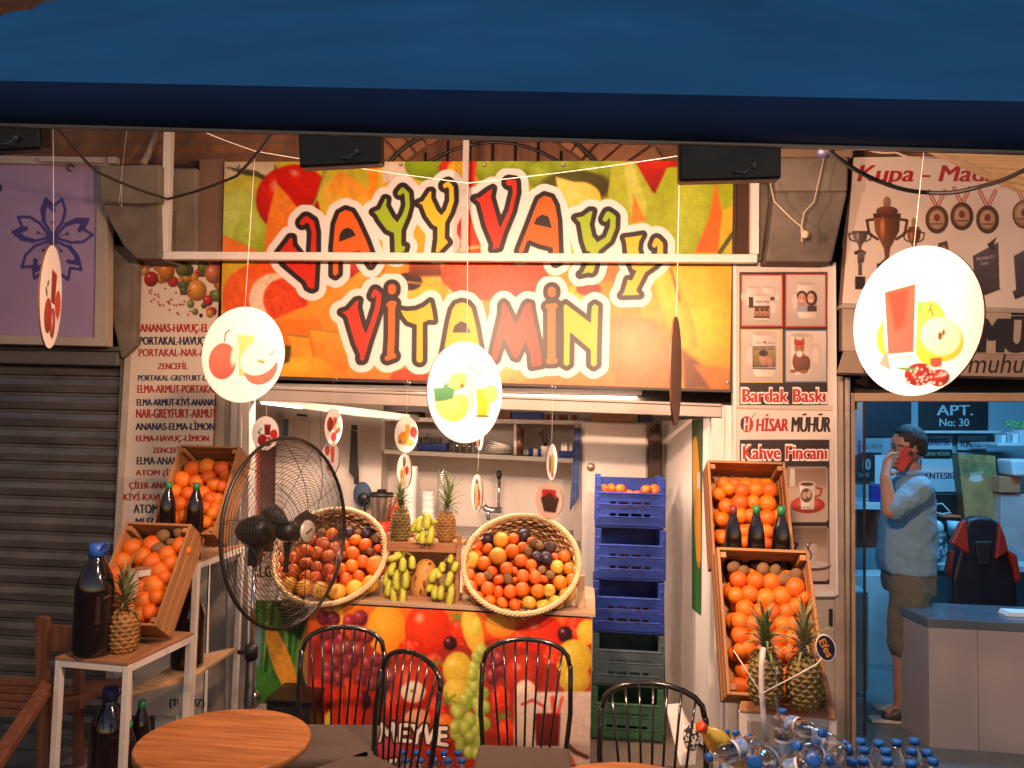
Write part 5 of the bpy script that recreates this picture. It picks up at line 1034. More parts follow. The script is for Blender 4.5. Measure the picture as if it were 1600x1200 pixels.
def fruit_heap(lst, p0, n, cvt, kk, where, rmax=0.05, names=None):
    """fruit traced on the heap's surface (plane p0, n)"""
    words = {'o': 'orange', 'm': 'small mandarin', 'g': 'large yellow grapefruit', 'y': 'yellow apple', 'p': 'dark purple plum', 'k': 'brown kiwi', 't': 'red nectarine', 'f': 'dark fig'}
    for x, y, r, k in lst:
        a, b = cvt(x, y); c = PL(a, b, p0, n); rad = min(rmax, r / kk * (c - CAM).length / FPX * (1.06 if k != 'k' else 0.92))
        put_fruit(k, c - n * rad * 0.2, rad, words[k] + ' ' + where, words[k].split()[-1] + 's ' + where)

# ---------------------------------------------------------------- wooden fruit crates
M_crate = wood('crate pine', (0.45, 0.22, 0.085), (0.29, 0.125, 0.045), 1, 0.65)
M_crx = wood('crate pine cross', (0.45, 0.22, 0.085), (0.29, 0.125, 0.045), 0, 0.65)
def wooden_crate(label, W, L, D, tilt, top_left, top_right, Y):
    """open crate leaning back: local x across, y from the bottom end (0) up to the top end (L), z from the floor (-D) to the rim (0)"""
    a, b = P(*top_left, Y), P(*top_right, Y); mid = (a + b) / 2
    T = thing('wooden_crate', label, 'crate', (0, 0, 0), 'slatted wooden fruit crates')
    th = 0.011; pl = 0.052
    def boards(name, fn, k):
        m = MB()
        for i in range(k): fn(m, i)
        return m
    for sx, nm in ((-1, 'side_boards'), (1, 'side_boards')):
        m = MB()
        for i in range(3): m.box((sx * W / 2, L / 2, -0.026 - i * (D - 0.05) / 2), (th, L, pl * 0.92))
        m.build(nm, M_crate, T, bevel=0.0015)
    for y0, nm in ((th / 2, 'end_boards'), (L - th / 2, 'end_boards')):
        m = MB()
        for i in range(3): m.box((0, y0, -0.026 - i * (D - 0.05) / 2), (W - th - 0.002, th, pl * 0.92))
        m.build(nm, M_crx, T, bevel=0.0015)
    m = MB()
    for i in range(5): m.box((-W / 2 + W * (i + 0.5) / 5, L / 2, -D + 0.002), (W / 5 * 0.97, L - 0.004, 0.008))
    m.build('floor_boards', M_crate, T)
    for sx in (-1, 1):
        for yy in (0.028, L - 0.028):
            m = MB(); m.box((sx * (W / 2 - 0.018), yy, -D / 2), (0.022, 0.022, D - 0.012)); m.build('corner_block', M_crx, T, bevel=0.002)
    T.rotation_euler = (R(tilt), 0, math.atan2((b - a).y, (b - a).x) * 0)
    rot = Euler(T.rotation_euler).to_matrix(); T.location = mid - rot @ Vector((0, L, 0))
    nrm = rot @ Vector((0, 0, 1)); return T, nrm, T.location.copy(), rot
HEAPS = []
def crate_with(label, W, L, D, tilt, tl, tr, Y, lst, cvt, kk, where, depth=0.05, rmax=0.046):
    T, n, o, rot = wooden_crate(label, W, L, D, tilt, tl, tr, Y)
    fruit_heap([(x, y, r * 1.1, k) for x, y, r, k in lst], o - n * depth, n, cvt, kk, where, rmax * 1.06)
    # a second layer below, filling the gaps
    for i in range(5):
        for j in range(8):
            q = o + rot @ Vector((-W * .29 + W * .145 * i + (.012 if j % 2 else -.012), .05 + (L - .1) * j / 7.5, -depth - .062)); put_fruit('o', q, .036, 'orange deep in the heap ' + where, 'oranges ' + where)
    return T, n, o, rot
c3 = lambda x, y: (x / 3, 800 + y / 3)
LL = [(618, 165, 37, 'o'), (708, 150, 35, 'o'), (665, 205, 36, 'o'), (572, 228, 36, 'o'), (712, 232, 36, 'o'), (780, 197, 34, 'o'), (840, 152, 32, 'o'), (745, 275, 36, 'o'), (540, 292, 32, 'o'), (675, 305, 36, 'o'), (720, 342, 36, 'o'), (800, 238, 30, 'o'), (668, 410, 36, 'o'), (730, 395, 30, 'o'), (693, 465, 30, 'o'), (650, 345, 30, 'o'), (768, 305, 28, 'o'), (548, 342, 30, 'o'), (560, 395, 30, 'o'), (600, 300, 34, 'o'), (610, 440, 30, 'o'), (650, 478, 30, 'o'),
      (762, 112, 28, 'k'), (740, 168, 26, 'k'), (842, 92, 28, 'k'), (805, 142, 20, 'k'), (868, 178, 22, 'o')]
crate_with('slatted wooden crate of oranges on the low left stand, behind the pineapple', 0.30, 0.46, 0.16, 57, (197, 811), (298, 822), 3.30, LL, c3, 3, 'in the lower left crate')
c2 = lambda x, y: (x / 3.529, 560 + y / 3.529)
LU = [(1060, 605, 38, 'o'), (1137, 595, 38, 'o'), (1222, 605, 38, 'o'), (1005, 665, 38, 'o'), (1080, 677, 34, 'o'), (1147, 648, 34, 'o'), (1180, 692, 36, 'o'), (1245, 642, 32, 'o'), (962, 732, 34, 'o'), (1035, 742, 34, 'o'), (1115, 742, 34, 'o'), (1158, 772, 34, 'o'), (1225, 704, 30, 'o'), (985, 802, 36, 'o'), (1060, 810, 34, 'o'), (1128, 818, 34, 'o'), (1200, 772, 30, 'o'), (1170, 852, 32, 'o'), (965, 880, 36, 'o'), (1010, 870, 30, 'o'), (1132, 900, 28, 'o'), (1190, 820, 30, 'o'), (900, 800, 30, 'o'), (900, 870, 30, 'o'), (1080, 880, 30, 'o')]
crate_with('slatted wooden crate of oranges on the tall left stand, beside the menu board', 0.30, 0.46, 0.16, 60, (281, 690), (375, 701), 3.62, LU, c2, 3.529, 'in the upper left crate')
c5 = lambda x, y: (1080 + x / 3.75, 680 + y / 3.75)
RU = [(222, 310, 37, 'o'), (165, 342, 35, 'o'), (300, 322, 37, 'o'), (380, 313, 37, 'o'), (460, 318, 40, 'o'), (207, 412, 39, 'o'), (288, 392, 40, 'o'), (367, 388, 37, 'o'), (449, 396, 40, 'o'), (180, 488, 38, 'o'), (290, 468, 38, 'o'), (448, 480, 42, 'o'), (348, 468, 34, 'o'), (186, 598, 36, 'o'), (312, 560, 36, 'o'), (310, 622, 34, 'o'), (442, 560, 36, 'o'), (380, 540, 34, 'o'), (248, 545, 32, 'o'), (515, 470, 34, 'o'), (440, 632, 32, 'o'), (380, 620, 32, 'o'), (240, 630, 30, 'o'), (510, 560, 32, 'o'), (520, 640, 30, 'o')]
crate_with('slatted wooden crate of oranges leaning high on the right, below the coffee cup caption', 0.325, 0.46, 0.16, 66, (1110, 717), (1222, 723), 3.50, RU, c5, 3.75, 'in the upper right crate')
c6 = lambda x, y: (1080 + x / 4, 900 + y / 4)
def c56(x, y): return c5(x, y)
RL_ = [(278, 843, 40, 'o'), (378, 850, 46, 'o'), (470, 860, 44, 'o'), (610, 890, 50, 'o'), (262, 935, 42, 'o'), (345, 928, 44, 'o'), (440, 952, 44, 'o'), (530, 942, 48, 'o'), (320, 1017, 48, 'o'), (617, 1002, 46, 'o'), (285, 1087, 46, 'o'), (368, 1105, 42, 'o'), (290, 1172, 44, 'o'), (405, 1030, 38, 'o'), (480, 1030, 40, 'o'), (560, 1030, 40, 'o'), (540, 1110, 44, 'o'), (600, 1110, 40, 'o'), (450, 1110, 40, 'o'), (380, 1190, 40, 'o'), (330, 1250, 40, 'o'), (420, 1260, 40, 'o'), (520, 1190, 44, 'o'), (590, 1190, 40, 'o'), (500, 1270, 40, 'o'), (580, 1270, 40, 'o'), (290, 1260, 36, 'o'), (660, 950, 30, 'o'),
       (250, 772, 30, 'k'), (310, 792, 28, 'k'), (422, 782, 32, 'k'), (492, 792, 28, 'k'), (545, 842, 34, 'k'), (612, 822, 34, 'k')]
crate_with('slatted wooden crate of large oranges on the low right stand, behind the two pineapples', 0.335, 0.54, 0.17, 62, (1130, 853), (1254, 861), 3.08, RL_, c56, 3.75, 'in the lower right crate', rmax=0.05)

# ---------------------------------------------------------------- wicker baskets
M_wick = wood('pale wicker', (0.80, 0.62, 0.36), (0.62, 0.42, 0.2), 0, 0.6)
M_wick2 = mat('brown wicker', (0.42, 0.21, 0.085), 0.65, var=0.35, scale=18)
def wicker_basket(label, cx, cy, rx, Y, tilt, dep, squash=1.0):
    c = P(cx, cy, Y); T = thing('wicker_basket', label, 'basket', c, 'round wicker fruit baskets'); Rr = rx * S(Y)
    rot = Matrix.Rotation(R(tilt), 3, 'X')      # local z = opening direction, tilted to the street
    def W(v): return c + rot @ Vector((v[0], v[1] * squash, v[2]))
    # woven wall: strands running round, alternately in front of and behind the stakes
    m = MB(); NS = 30; rows = 15
    for i in range(rows):
        t = i / (rows - 1); ang = t * math.pi / 2 * 0.93; r = Rr * (0.42 + 0.53 * math.cos(ang)) ; z = -dep * math.sin(ang) * 1.0 - 0.012
        ring = []
        for k in range(NS * 4):
            a = 2 * math.pi * k / (NS * 4); wv = 0.006 * math.cos(NS / 2 * a * 2 + (math.pi if i % 2 else 0)); ring.append(W(((r + wv) * math.cos(a), (r + wv) * math.sin(a), z + 0.002 * math.sin(9 * a + i))))
        m.tube(ring, 0.0062, 5, i % 3 == 1, closed=True)
    m.lathe([(Rr * (0.42 + 0.53 * math.cos(g_)) + .004, -dep * math.sin(g_) - .012) for g_ in [math.pi / 2 * .95 * q / 10 for q in range(11)]], 48, 0, Matrix.Translation(c) @ rot.to_4x4() @ Matrix.Diagonal((1, squash, 1, 1)), False, False)
    m.build('woven_wall', [M_wick2, M_wick], T)
    m = MB()
    for k in range(NS):
        a = 2 * math.pi * (k + .5) / NS; m.tube([W((Rr * (0.42 + 0.53 * math.cos(g_)) * math.cos(a), Rr * (0.42 + 0.53 * math.cos(g_)) * math.sin(a), -dep * math.sin(g_) - 0.01)) for g_ in [math.pi / 2 * .93 * q / 8 for q in range(9)]], 0.004, 5)
    m.build('stakes', M_wick2, T)
    m = MB(); m.lathe([(0.0, -dep - .004), (Rr * 0.47, -dep * 0.99 - .004), (Rr * 0.47, -dep * 0.99 - .012), (0.0, -dep - .012)], 32, 0, Matrix.Translation(c) @ rot.to_4x4(), False, False); m.build('woven_base', M_wick2, T)
    m = MB()
    for s_ in range(4):                                             # braided rim
        ring = []
        for k in range(160):
            a = 2 * math.pi * k / 160; ph = a * 22 + s_ * math.pi / 2; rr2 = Rr + 0.009 * math.cos(ph); ring.append(W((rr2 * math.cos(a), rr2 * math.sin(a), 0.009 * math.sin(ph))))
        m.tube(ring, 0.0056, 6, 0, closed=True)
    m.build('braided_rim', M_wick, T)
    return c, rot @ Vector((0, 0, 1)), Rr, rot
k7 = lambda x, y: (700 + x / 3.333, 600 + y / 3.333)
RB = [(158, 832, 29, 'o'), (343, 800, 25, 'o'), (337, 860, 32, 'o'), (213, 848, 26, 'm'), (197, 922, 31, 'o'), (310, 950, 33, 'o'), (387, 843, 25, 'o'), (380, 908, 31, 'o'), (430, 930, 28, 'o'), (120, 980, 31, 'o'), (180, 1002, 31, 'o'), (272, 1002, 26, 'm'), (130, 1043, 32, 'o'), (216, 1047, 32, 'o'), (268, 1064, 28, 'm'), (327, 1062, 32, 'o'), (386, 1050, 33, 'o'), (165, 1092, 31, 'o'), (225, 1108, 30, 'o'), (287, 1118, 29, 'm'), (350, 1128, 29, 'm'), (390, 985, 30, 'o'), (452, 993, 31, 'o'), (464, 1058, 33, 'o'), (598, 888, 29, 'o'), (622, 948, 31, 'o'), (636, 1005, 32, 'o'), (574, 1015, 33, 'o'), (492, 1000, 20, 't'), (237, 962, 25, 'm'),
      (280, 805, 38, 'g'), (266, 884, 42, 'g'), (132, 905, 42, 'g'), (420, 1118, 36, 'y'), (490, 1130, 32, 'y'), (555, 1116, 35, 'y'), (612, 1076, 37, 'y'), (520, 1056, 30, 'y'), (558, 940, 32, 'y'), (211, 798, 28, 'p'), (393, 783, 29, 'p'), (460, 890, 26, 'p'), (506, 896, 28, 'p'), (525, 842, 30, 'f'), (413, 864, 22, 'k'), (440, 822, 22, 'k'), (470, 838, 24, 'k'), (484, 955, 22, 'k'), (524, 980, 23, 'k'), (218, 982, 23, 'k'), (314, 998, 24, 'k'), (350, 1005, 13, 'm'), (430, 810, 20, 'm'), (550, 890, 20, 't'), (350, 960, 20, 't'), (165, 880, 22, 'm'), (440, 960, 20, 't')]
k6 = lambda x, y: (340 + x / 3.333, 600 + y / 3.333)
LBK = [(712, 805, 29, 'o'), (760, 828, 31, 'o'), (695, 870, 32, 'o'), (590, 772, 29, 'm'), (490, 797, 29, 'm'), (548, 822, 29, 'o'), (465, 852, 29, 'm'), (518, 866, 28, 'm'), (578, 882, 29, 'o'), (640, 882, 27, 'm'), (408, 892, 31, 'm'), (465, 916, 29, 'm'), (520, 936, 29, 'm'), (577, 956, 31, 'm'), (745, 912, 31, 'o'), (692, 933, 32, 'o'), (638, 950, 31, 'm'), (352, 902, 27, 'm'), (405, 957, 31, 'm'), (465, 982, 29, 'm'), (350, 967, 29, 'm'), (662, 997, 29, 'o'), (725, 982, 27, 'o'), (590, 1002, 29, 'm'), (512, 987, 29, 'm'), (612, 840, 27, 'm'), (655, 830, 25, 'm'), (430, 870, 24, 'm'),
       (814, 932, 48, 'o'), (620, 1060, 41, 'g'), (705, 1046, 41, 'g'), (782, 1019, 41, 'g'), (458, 1040, 41, 'g'), (535, 1052, 40, 'g'), (385, 1025, 40, 'g'), (680, 766, 23, 'p'), (770, 772, 25, 'p'), (727, 766, 21, 'k'), (811, 797, 26, 'k'), (782, 862, 22, 'k'), (850, 862, 20, 'k'), (640, 742, 20, 'k'), (512, 742, 21, 'k'), (540, 772, 24, 'k'), (825, 847, 23, 'm'), (560, 740, 20, 'k')]
for lab, cx, cy, rx, lst, cvt, where in (('round wicker basket of mixed fruit tilted to the street, right of the bananas', 814, 879, 89, RB, k7, 'in the right wicker basket'), ('round wicker basket of mandarins and grapefruit, behind the standing fan', 515, 867, 89, LBK, k6, 'in the left wicker basket')):
    Yb = 3.80; c, n, Rr, rot = wicker_basket(lab, cx, cy, rx, Yb, 52, 0.20, 0.94)
    for x, y, r, k in lst:
        a, b = cvt(x, y); a = cx + (a - cx) * 1.05; b = cy + 3 + (b - cy) * 1.05; q = PL(a, b, c - n * 0.055, n); d_ = (q - c); lim = Rr * 0.86
        e = d_ - n * d_.dot(n); dome = 0.045 * (1 - min(1, e.length / lim) ** 2)
        q = PL(a, b, c + n * (dome - 0.05), n); rad = r / 3.333 * (q - CAM).length / FPX * (1.14 if k != 'k' else 1.0)
        w_ = {'o': 'orange', 'm': 'small mandarin', 'g': 'large yellow grapefruit', 'y': 'yellow apple', 'p': 'dark purple plum', 'k': 'brown kiwi', 't': 'red nectarine', 'f': 'dark fig'}[k]
        put_fruit(k, q - n * rad * 0.2, rad, w_ + ' ' + where, w_.split()[-1] + 's ' + where)
    for i in range(5):
        for j in range(5):
            e_ = Vector(((i - 2) * .075 + (.03 if j % 2 else 0), (j - 2) * .068 - .02, -.105)); 
            if e_.xy.length < Rr * .62: put_fruit('m' if 'left' in where else 'o', c + rot @ e_, .038, ('mandarin' if 'left' in where else 'orange') + ' deep in the heap ' + where, ('mandarins ' if 'left' in where else 'oranges ') + where)
# sloping rests under the baskets
for lab, x0, x1, y0, y1 in (('pale wooden rest board under the right wicker basket', 722, 908, 905, 958), ('pale wooden rest board under the left wicker basket', 440, 600, 900, 945)):
    m = MB(); m.prism([P(x0, y1, 3.80), P(x1, y1 + 6, 3.80), P(x1, y0, 4.0), P(x0, y0, 4.0)], (0, 0.015, -0.015)); o = m.build('rest_board', wood('pale counter board', (0.52, 0.36, 0.23), (0.40, 0.26, 0.15), 0)); tag(o, lab, 'board')
m = MB(); m.prism([P(902, 900, 3.83), P(914, 900, 3.83), P(913, 962, 3.80), P(902, 962, 3.80)], (0, 0.05, 0)); tag(m.build('basket_stop', wood('pale counter board', (0.52, 0.36, 0.23), (0.40, 0.26, 0.15), 0), bevel=0.002), 'upright wooden stop block right of the right wicker basket', 'block')

# ---------------------------------------------------------------- two tier wooden rack with bananas and melon
M_rack = wood('rack wood', (0.42, 0.20, 0.085), (0.26, 0.11, 0.045), 0, 0.55)
RK = thing('display_rack', 'two tier wooden rack with pineapples on top and bananas below, between the baskets', 'rack', P(660, 950, 3.8))
def plank(name, x0, y0, x1, y1, Y, dep, hpx): 
    m = MB(); a, b = P(x0, y0, Y), P(x1, y1, Y); h = hpx * S(Y); m.prism([a, b, b - Vector((0, 0, h)), a - Vector((0, 0, h))], (0, dep, 0)); return m.build(name, M_rack, RK, bevel=0.002)
plank('top_shelf', 606, 846, 721, 850, 3.82, 0.18, 5); plank('shelf_rail', 606, 851.5, 721, 855.5, 3.81, 0.015, 9); plank('back_rail', 606, 833, 721, 837, 3.99, 0.014, 10)
plank('lower_shelf', 596, 934, 716, 940, 3.79, 0.2, 5); plank('front_rail', 595, 929, 716, 935, 3.775, 0.014, 12); plank('base_rail', 599, 943, 712, 949, 3.79, 0.014, 8)
m = MB(); m.prism([P(714, 836, 3.8), P(721, 836, 3.8), P(716, 956, 3.78), P(709, 956, 3.78)], (0, 0.02, 0)); m.build('post', M_rack, RK, bevel=0.002)
m = MB(); m.prism([P(605, 836, 3.82), P(611, 836, 3.82), P(602, 950, 3.8), P(596, 950, 3.8)], (0, 0.02, 0)); m.build('post', M_rack, RK, bevel=0.002)
m = MB(); m.prism([P(604, 860, 4.0), P(716, 862, 4.0), P(712, 940, 4.0), P(600, 936, 4.0)], (0, 0.01, 0)); m.build('back_board', wood('pale counter board', (0.52, 0.36, 0.23), (0.40, 0.26, 0.15), 0), RK)
M_ban = mat('banana skin', (0.62, 0.55, 0.06), 0.42, col2=(0.34, 0.42, 0.04), scale=5, dirt=0.15); M_bant = mat('banana tip', (0.05, 0.045, 0.02), 0.7)
def banana_bunch(label, items, Y):
    x0 = sum(i[0] for i in items) / len(items); y0 = max(i[3] for i in items); T = thing('banana_bunch', label, 'bananas', P(x0, y0, Y), 'bunches of bananas')
    for (ax, ay, bx, by, w_, dy) in items:
        a, b = P(ax, ay, Y + dy + 0.03), P(bx, by, Y + dy); mid = (a + b) / 2 + Vector((0, -0.03, 0)) + Vector((0.012 * (1 if ax > x0 else -1), 0, 0.0)); r = w_ * S(Y); pts = []; rs = []
        for i in range(13): t = i / 12; pts.append(a * (1 - t) ** 2 + mid * 2 * t * (1 - t) + b * t * t); rs.append(r * min(1, 0.35 + 3.2 * t, 0.30 + 4.5 * (1 - t)))
        m = MB(); m.tube(pts, [q_ * 1.06 for q_ in rs], 6, 0); m.ball(b, r * 0.34, 6, 1); m.build('banana', [M_ban, M_bant], T)
    tops = sorted(items, key=lambda i: i[1])[:4]; q = sum((P(i[0], i[1], Y + i[5] + .03) for i in tops), Vector()) / 4; m = MB()
    for i in tops: m.tube([q + Vector((0, .01, .018)), P(i[0], i[1], Y + i[5] + .03) + Vector((0, 0, .002))], [.007, .005], 6)
    m.build('stalk', mat('banana stalk', (.20, .19, .04), .6), T)
b6 = lambda x, y: k6(x, y)
def bl(lst): return [(*b6(a, b), *b6(c, d), w_ / 3.333, dy) for a, b, c, d, w_, dy in lst]
banana_bunch('green yellow banana bunch on the top shelf between the two pineapples', bl([(1060, 700, 1015, 775, 17, 0.01), (1065, 690, 1050, 770, 18, -.01), (1090, 670, 1085, 760, 21, -.02), (1110, 720, 1135, 710, 16, 0.01), (1075, 760, 1038, 815, 17, 0.0), (1080, 760, 1070, 835, 17, -.02), (1115, 735, 1100, 835, 20, -.02)]), 3.80)
banana_bunch('green yellow banana bunch left of the brown melon', bl([(960, 890, 885, 915, 17, 0.0), (950, 885, 920, 890, 17, 0.02), (965, 905, 960, 980, 19, -.02), (925, 930, 905, 1000, 18, -.02), (905, 960, 875, 1055, 18, 0.0), (1010, 895, 1012, 965, 18, 0.0), (940, 965, 937, 1080, 18, -.03), (905, 1010, 890, 1110, 18, -.01), (980, 960, 975, 1070, 18, -.02), (925, 1040, 925, 1145, 17, -.03), (965, 1050, 960, 1155, 17, -.03)]), 3.78)
banana_bunch('green yellow banana bunch right of the brown melon', bl([(1150, 960, 1115, 1035, 20, -.02), (1215, 890, 1205, 930, 16, 0.01), (1240, 925, 1225, 975, 17, 0.0), (1180, 930, 1175, 980, 18, -.01), (1165, 970, 1155, 1010, 18, -.02), (1215, 975, 1190, 1055, 20, -.03), (1125, 1040, 1100, 1080, 17, -.02), (1140, 1050, 1135, 1120, 17, -.03), (1175, 1045, 1165, 1125, 18, -.03), (1220, 1035, 1200, 1165, 19, -.04)]), 3.78)
MEL = None
m = MB(); c = P(662, 910, 3.86); Mx = Matrix.Translation(c) @ Matrix.Rotation(R(8), 4, 'Y'); hh_ = 36 * S(3.86); rw = 21 * S(3.86)
m.lathe([(rw * math.sin(math.pi * i / 18) ** 0.8, hh_ * math.cos(math.pi * i / 18)) for i in range(19)], 28, 0, Mx, False, False)
mm_ = mat('striped melon rind', (0.56, 0.27, 0.06), 0.5, col2=(0.14, 0.055, 0.02), scale=34, stretch=(1.6, 1.6, 0.6), bump=0.4, bscale=50)
mm_.node_tree.nodes['Color Ramp'].color_ramp.elements[0].position = 0.40; mm_.node_tree.nodes['Color Ramp'].color_ramp.elements[1].position = 0.47
tag(m.build('melon', mm_), 'brown streaked oval melon standing between banana bunches', 'melon')

# ---------------------------------------------------------------- pineapples
M_pin = mat('pineapple skin', (0.40, 0.20, 0.05), 0.6, col2=(0.18, 0.09, 0.03), scale=14, bump=0.3, bscale=120)
M_pin2 = mat('pineapple skin green', (0.26, 0.19, 0.05), 0.6, col2=(0.09, 0.06, 0.02), scale=14, bump=0.3, bscale=120)
M_leaf = mat('pineapple leaf', (0.20, 0.25, 0.085), 0.5, col2=(0.085, 0.13, 0.05), scale=9)
M_leaf2 = mat('pineapple leaf pale', (0.30, 0.27, 0.12), 0.55, col2=(0.14, 0.16, 0.07), scale=9)
def pineapple(label, cx, cy, rxp, ryp, topy, Y, mt, lf, seed, lean=0.0, spread=1.0, nl=44):
    c = P(cx, cy, Y); s = S(Y); rx, rz = rxp * s, ryp * s; T = thing('pineapple', label, 'pineapple', c - Vector((0, 0, rz)), 'pineapples'); r2 = random.Random(seed)
    def pr(t): return rx * (max(0.0, 1 - abs(2 * t - 1) ** 3.2)) ** 0.5 * (1.0 - 0.10 * (t - 0.4))
    m = MB(); m.lathe([(pr(i / 14) * 0.95, -rz + 2 * rz * i / 14) for i in range(15)], 22, 0, Matrix.Translation(c), False, False)
    rows = 11; per = 11
    for i in range(rows):
        t = (i + 0.7) / (rows + 0.4); r = pr(t)
        for k in range(per):
            a = 2 * math.pi * (k + 0.5 * (i % 2)) / per; d = Vector((math.cos(a), math.sin(a), 0)); q = c + d * r * 0.93 + Vector((0, 0, -rz + 2 * rz * t))
            up = Vector((0, 0, 1)); sd = up.cross(d); hw = math.pi * r / per * 0.94; hz = rz / rows * 1.12; o_ = d * 0.1 * rx
            b4 = [q - sd * hw, q - up * hz, q + sd * hw, q + up * hz]; m4 = [q + (x_ - q) * 0.55 + o_ for x_ in b4]; tip = q + o_ * 1.35 + up * hz * 0.15
            m.add(b4 + m4 + [tip, tip + d * 0.035 * rx * 4 + up * hz * 0.5], [(0, 1, 5, 4), (1, 2, 6, 5), (2, 3, 7, 6), (3, 0, 4, 7), (4, 5, 8), (5, 6, 8), (6, 7, 8), (7, 4, 8), (4, 8, 9), (6, 9, 8)], 0)
    m.build('fruit_body', mt, T)
    m = MB(); H = P(cx, topy, Y).z - (c.z + rz); top = c + Vector((0, 0, rz * 0.93))
    for i in range(nl):
        f = i / nl; a = i * 2.39996; el = R(12 + 72 * f + r2.uniform(-6, 6)); L = H * (0.5 + 0.5 * f) * r2.uniform(0.85, 1.1) * (1.0 if f > 0.25 else 0.8); d = Vector((math.cos(a), math.sin(a), 0)); w_ = rx * 0.17 * r2.uniform(0.8, 1.1)
        p0 = top + Vector((lean * H * f * 0.3, 0, H * 0.5 * f)) + d * rx * 0.16 * (1 - f); vs = []; n_ = 7; sd = Vector((0, 0, 1)).cross(d)
        for j_ in range(n_ + 1):
            t = j_ / n_; ee = el - 0.55 * spread * t * t * (1.3 - f) ; p_ = p0 + (d * math.cos(ee) + Vector((lean * .3, 0, math.sin(ee)))) * L * t * (0.72 if f > .5 else .85); ww = w_ * (1 - t) ** 0.75 + 0.0003
            vs += [p_ - sd * ww + Vector((0, 0, ww * .45)) , p_, p_ + sd * ww + Vector((0, 0, ww * .45))]
        fs = []
        for j_ in range(n_): b = j_ * 3; fs += [(b, b + 1, b + 4, b + 3), (b + 1, b + 2, b + 5, b + 4)]
        m.add(vs, fs, 0, True)
    m.build('leaf_crown', lf, T); return T
pineapple('pineapple with a tall dry crown standing on the low left stand', 192, 988, 24, 37, 874, 3.0, M_pin, M_leaf2, 1, 0.05, 0.7)
pineapple('left pineapple of the two on the top shelf of the rack', 626, 822, 16, 26, 752, 3.86, M_pin2, M_leaf, 2, -0.12, 1.2)
pineapple('right pineapple of the two on the top shelf of the rack', 697, 824, 15, 25, 742, 3.86, M_pin, M_leaf, 3, 0.18, 0.8)
pineapple('left pineapple of the two on the low right stand, behind the white hose', 1196, 1061, 25, 40, 935, 2.72, M_pin2, M_leaf, 4, -0.05, 1.1)
pineapple('right pineapple of the two on the low right stand, beside the round tag', 1256, 1066, 25, 39, 938, 2.72, M_pin2, M_leaf2, 5, 0.04, 0.9)
# ================================================================ metal display stands
M_stand = mat('chipped white stand paint', (0.66, 0.60, 0.55), 0.5, var=0.08, scale=6, dirt=0.22)
M_stop = wood('stand board', (0.40, 0.19, 0.09), (0.27, 0.12, 0.055), 1, 0.55)
M_pale = wood('pale shelf board', (0.52, 0.33, 0.17), (0.42, 0.25, 0.12), 1, 0.5)
def stand(label, fl, fr_, br, z, shelf=None, t=0.026):
    a, b, c = G(*fl, z), G(*fr_, z), G(*br, z); d = a + c - b; T = thing('display_stand', label, 'stand', Vector((b.x, b.y, 0)), 'white metal display stands'); dn = Vector((0, 0, -1))
    for q, nm in ((a, 'leg'), (b, 'leg'), (c, 'leg'), (d, 'leg')):
        inw = ((a + c) / 2 - q); inw.z = 0; q2 = q + inw.normalized() * t * 0.75; m = MB(); m.box((q2.x, q2.y, (z - 0.012) / 2), (t, t, z - 0.012)); m.build(nm, M_stand, T, bevel=0.002)
    m = MB(); o_ = Vector((0, 0, -0.012 - t / 2)); ce = (a + c) / 2; ins = [q + (ce - q).normalized() * t * 0.75 + o_ for q in (a, b, c, d)]
    for i in range(4): p_, q_ = ins[i], ins[(i + 1) % 4]; dd = (q_ - p_).normalized() * t * .52; m.bar(p_ + dd, q_ - dd, t * .98, t)
    m.build('top_rails', M_stand, T)
    m = MB(); m.prism([a, b, c, d], (0, 0, -0.011)); m.build('top_board', M_stop, T, bevel=0.002)
    if shelf:
        m = MB(); k_ = Vector((0, 0, shelf - z)); m.prism([q + (ce - q) * 0.02 + k_ for q in (a, b, c, d)], (0, 0, -0.016)); m.build('shelf_board', M_pale, T, bevel=0.002)
    return a, b, c, d
LS = stand('low white metal stand with wooden top at the left, carrying bottle and pineapple', (86, 1026), (200, 1036), (304, 988), 0.775)
LT = stand('tall white metal stand with wooden top and lower shelf, behind the low left stand', (205, 889), (309, 876), (381, 850), 1.08, 0.56)
RLs = stand('low white metal stand on the right carrying two pineapples', (1156, 1108), (1306, 1120), (1292, 1055), 0.775)
RTs = stand('tall white metal stand on the right behind the low one', (1140, 926), (1268, 935), (1228, 900), 1.06)

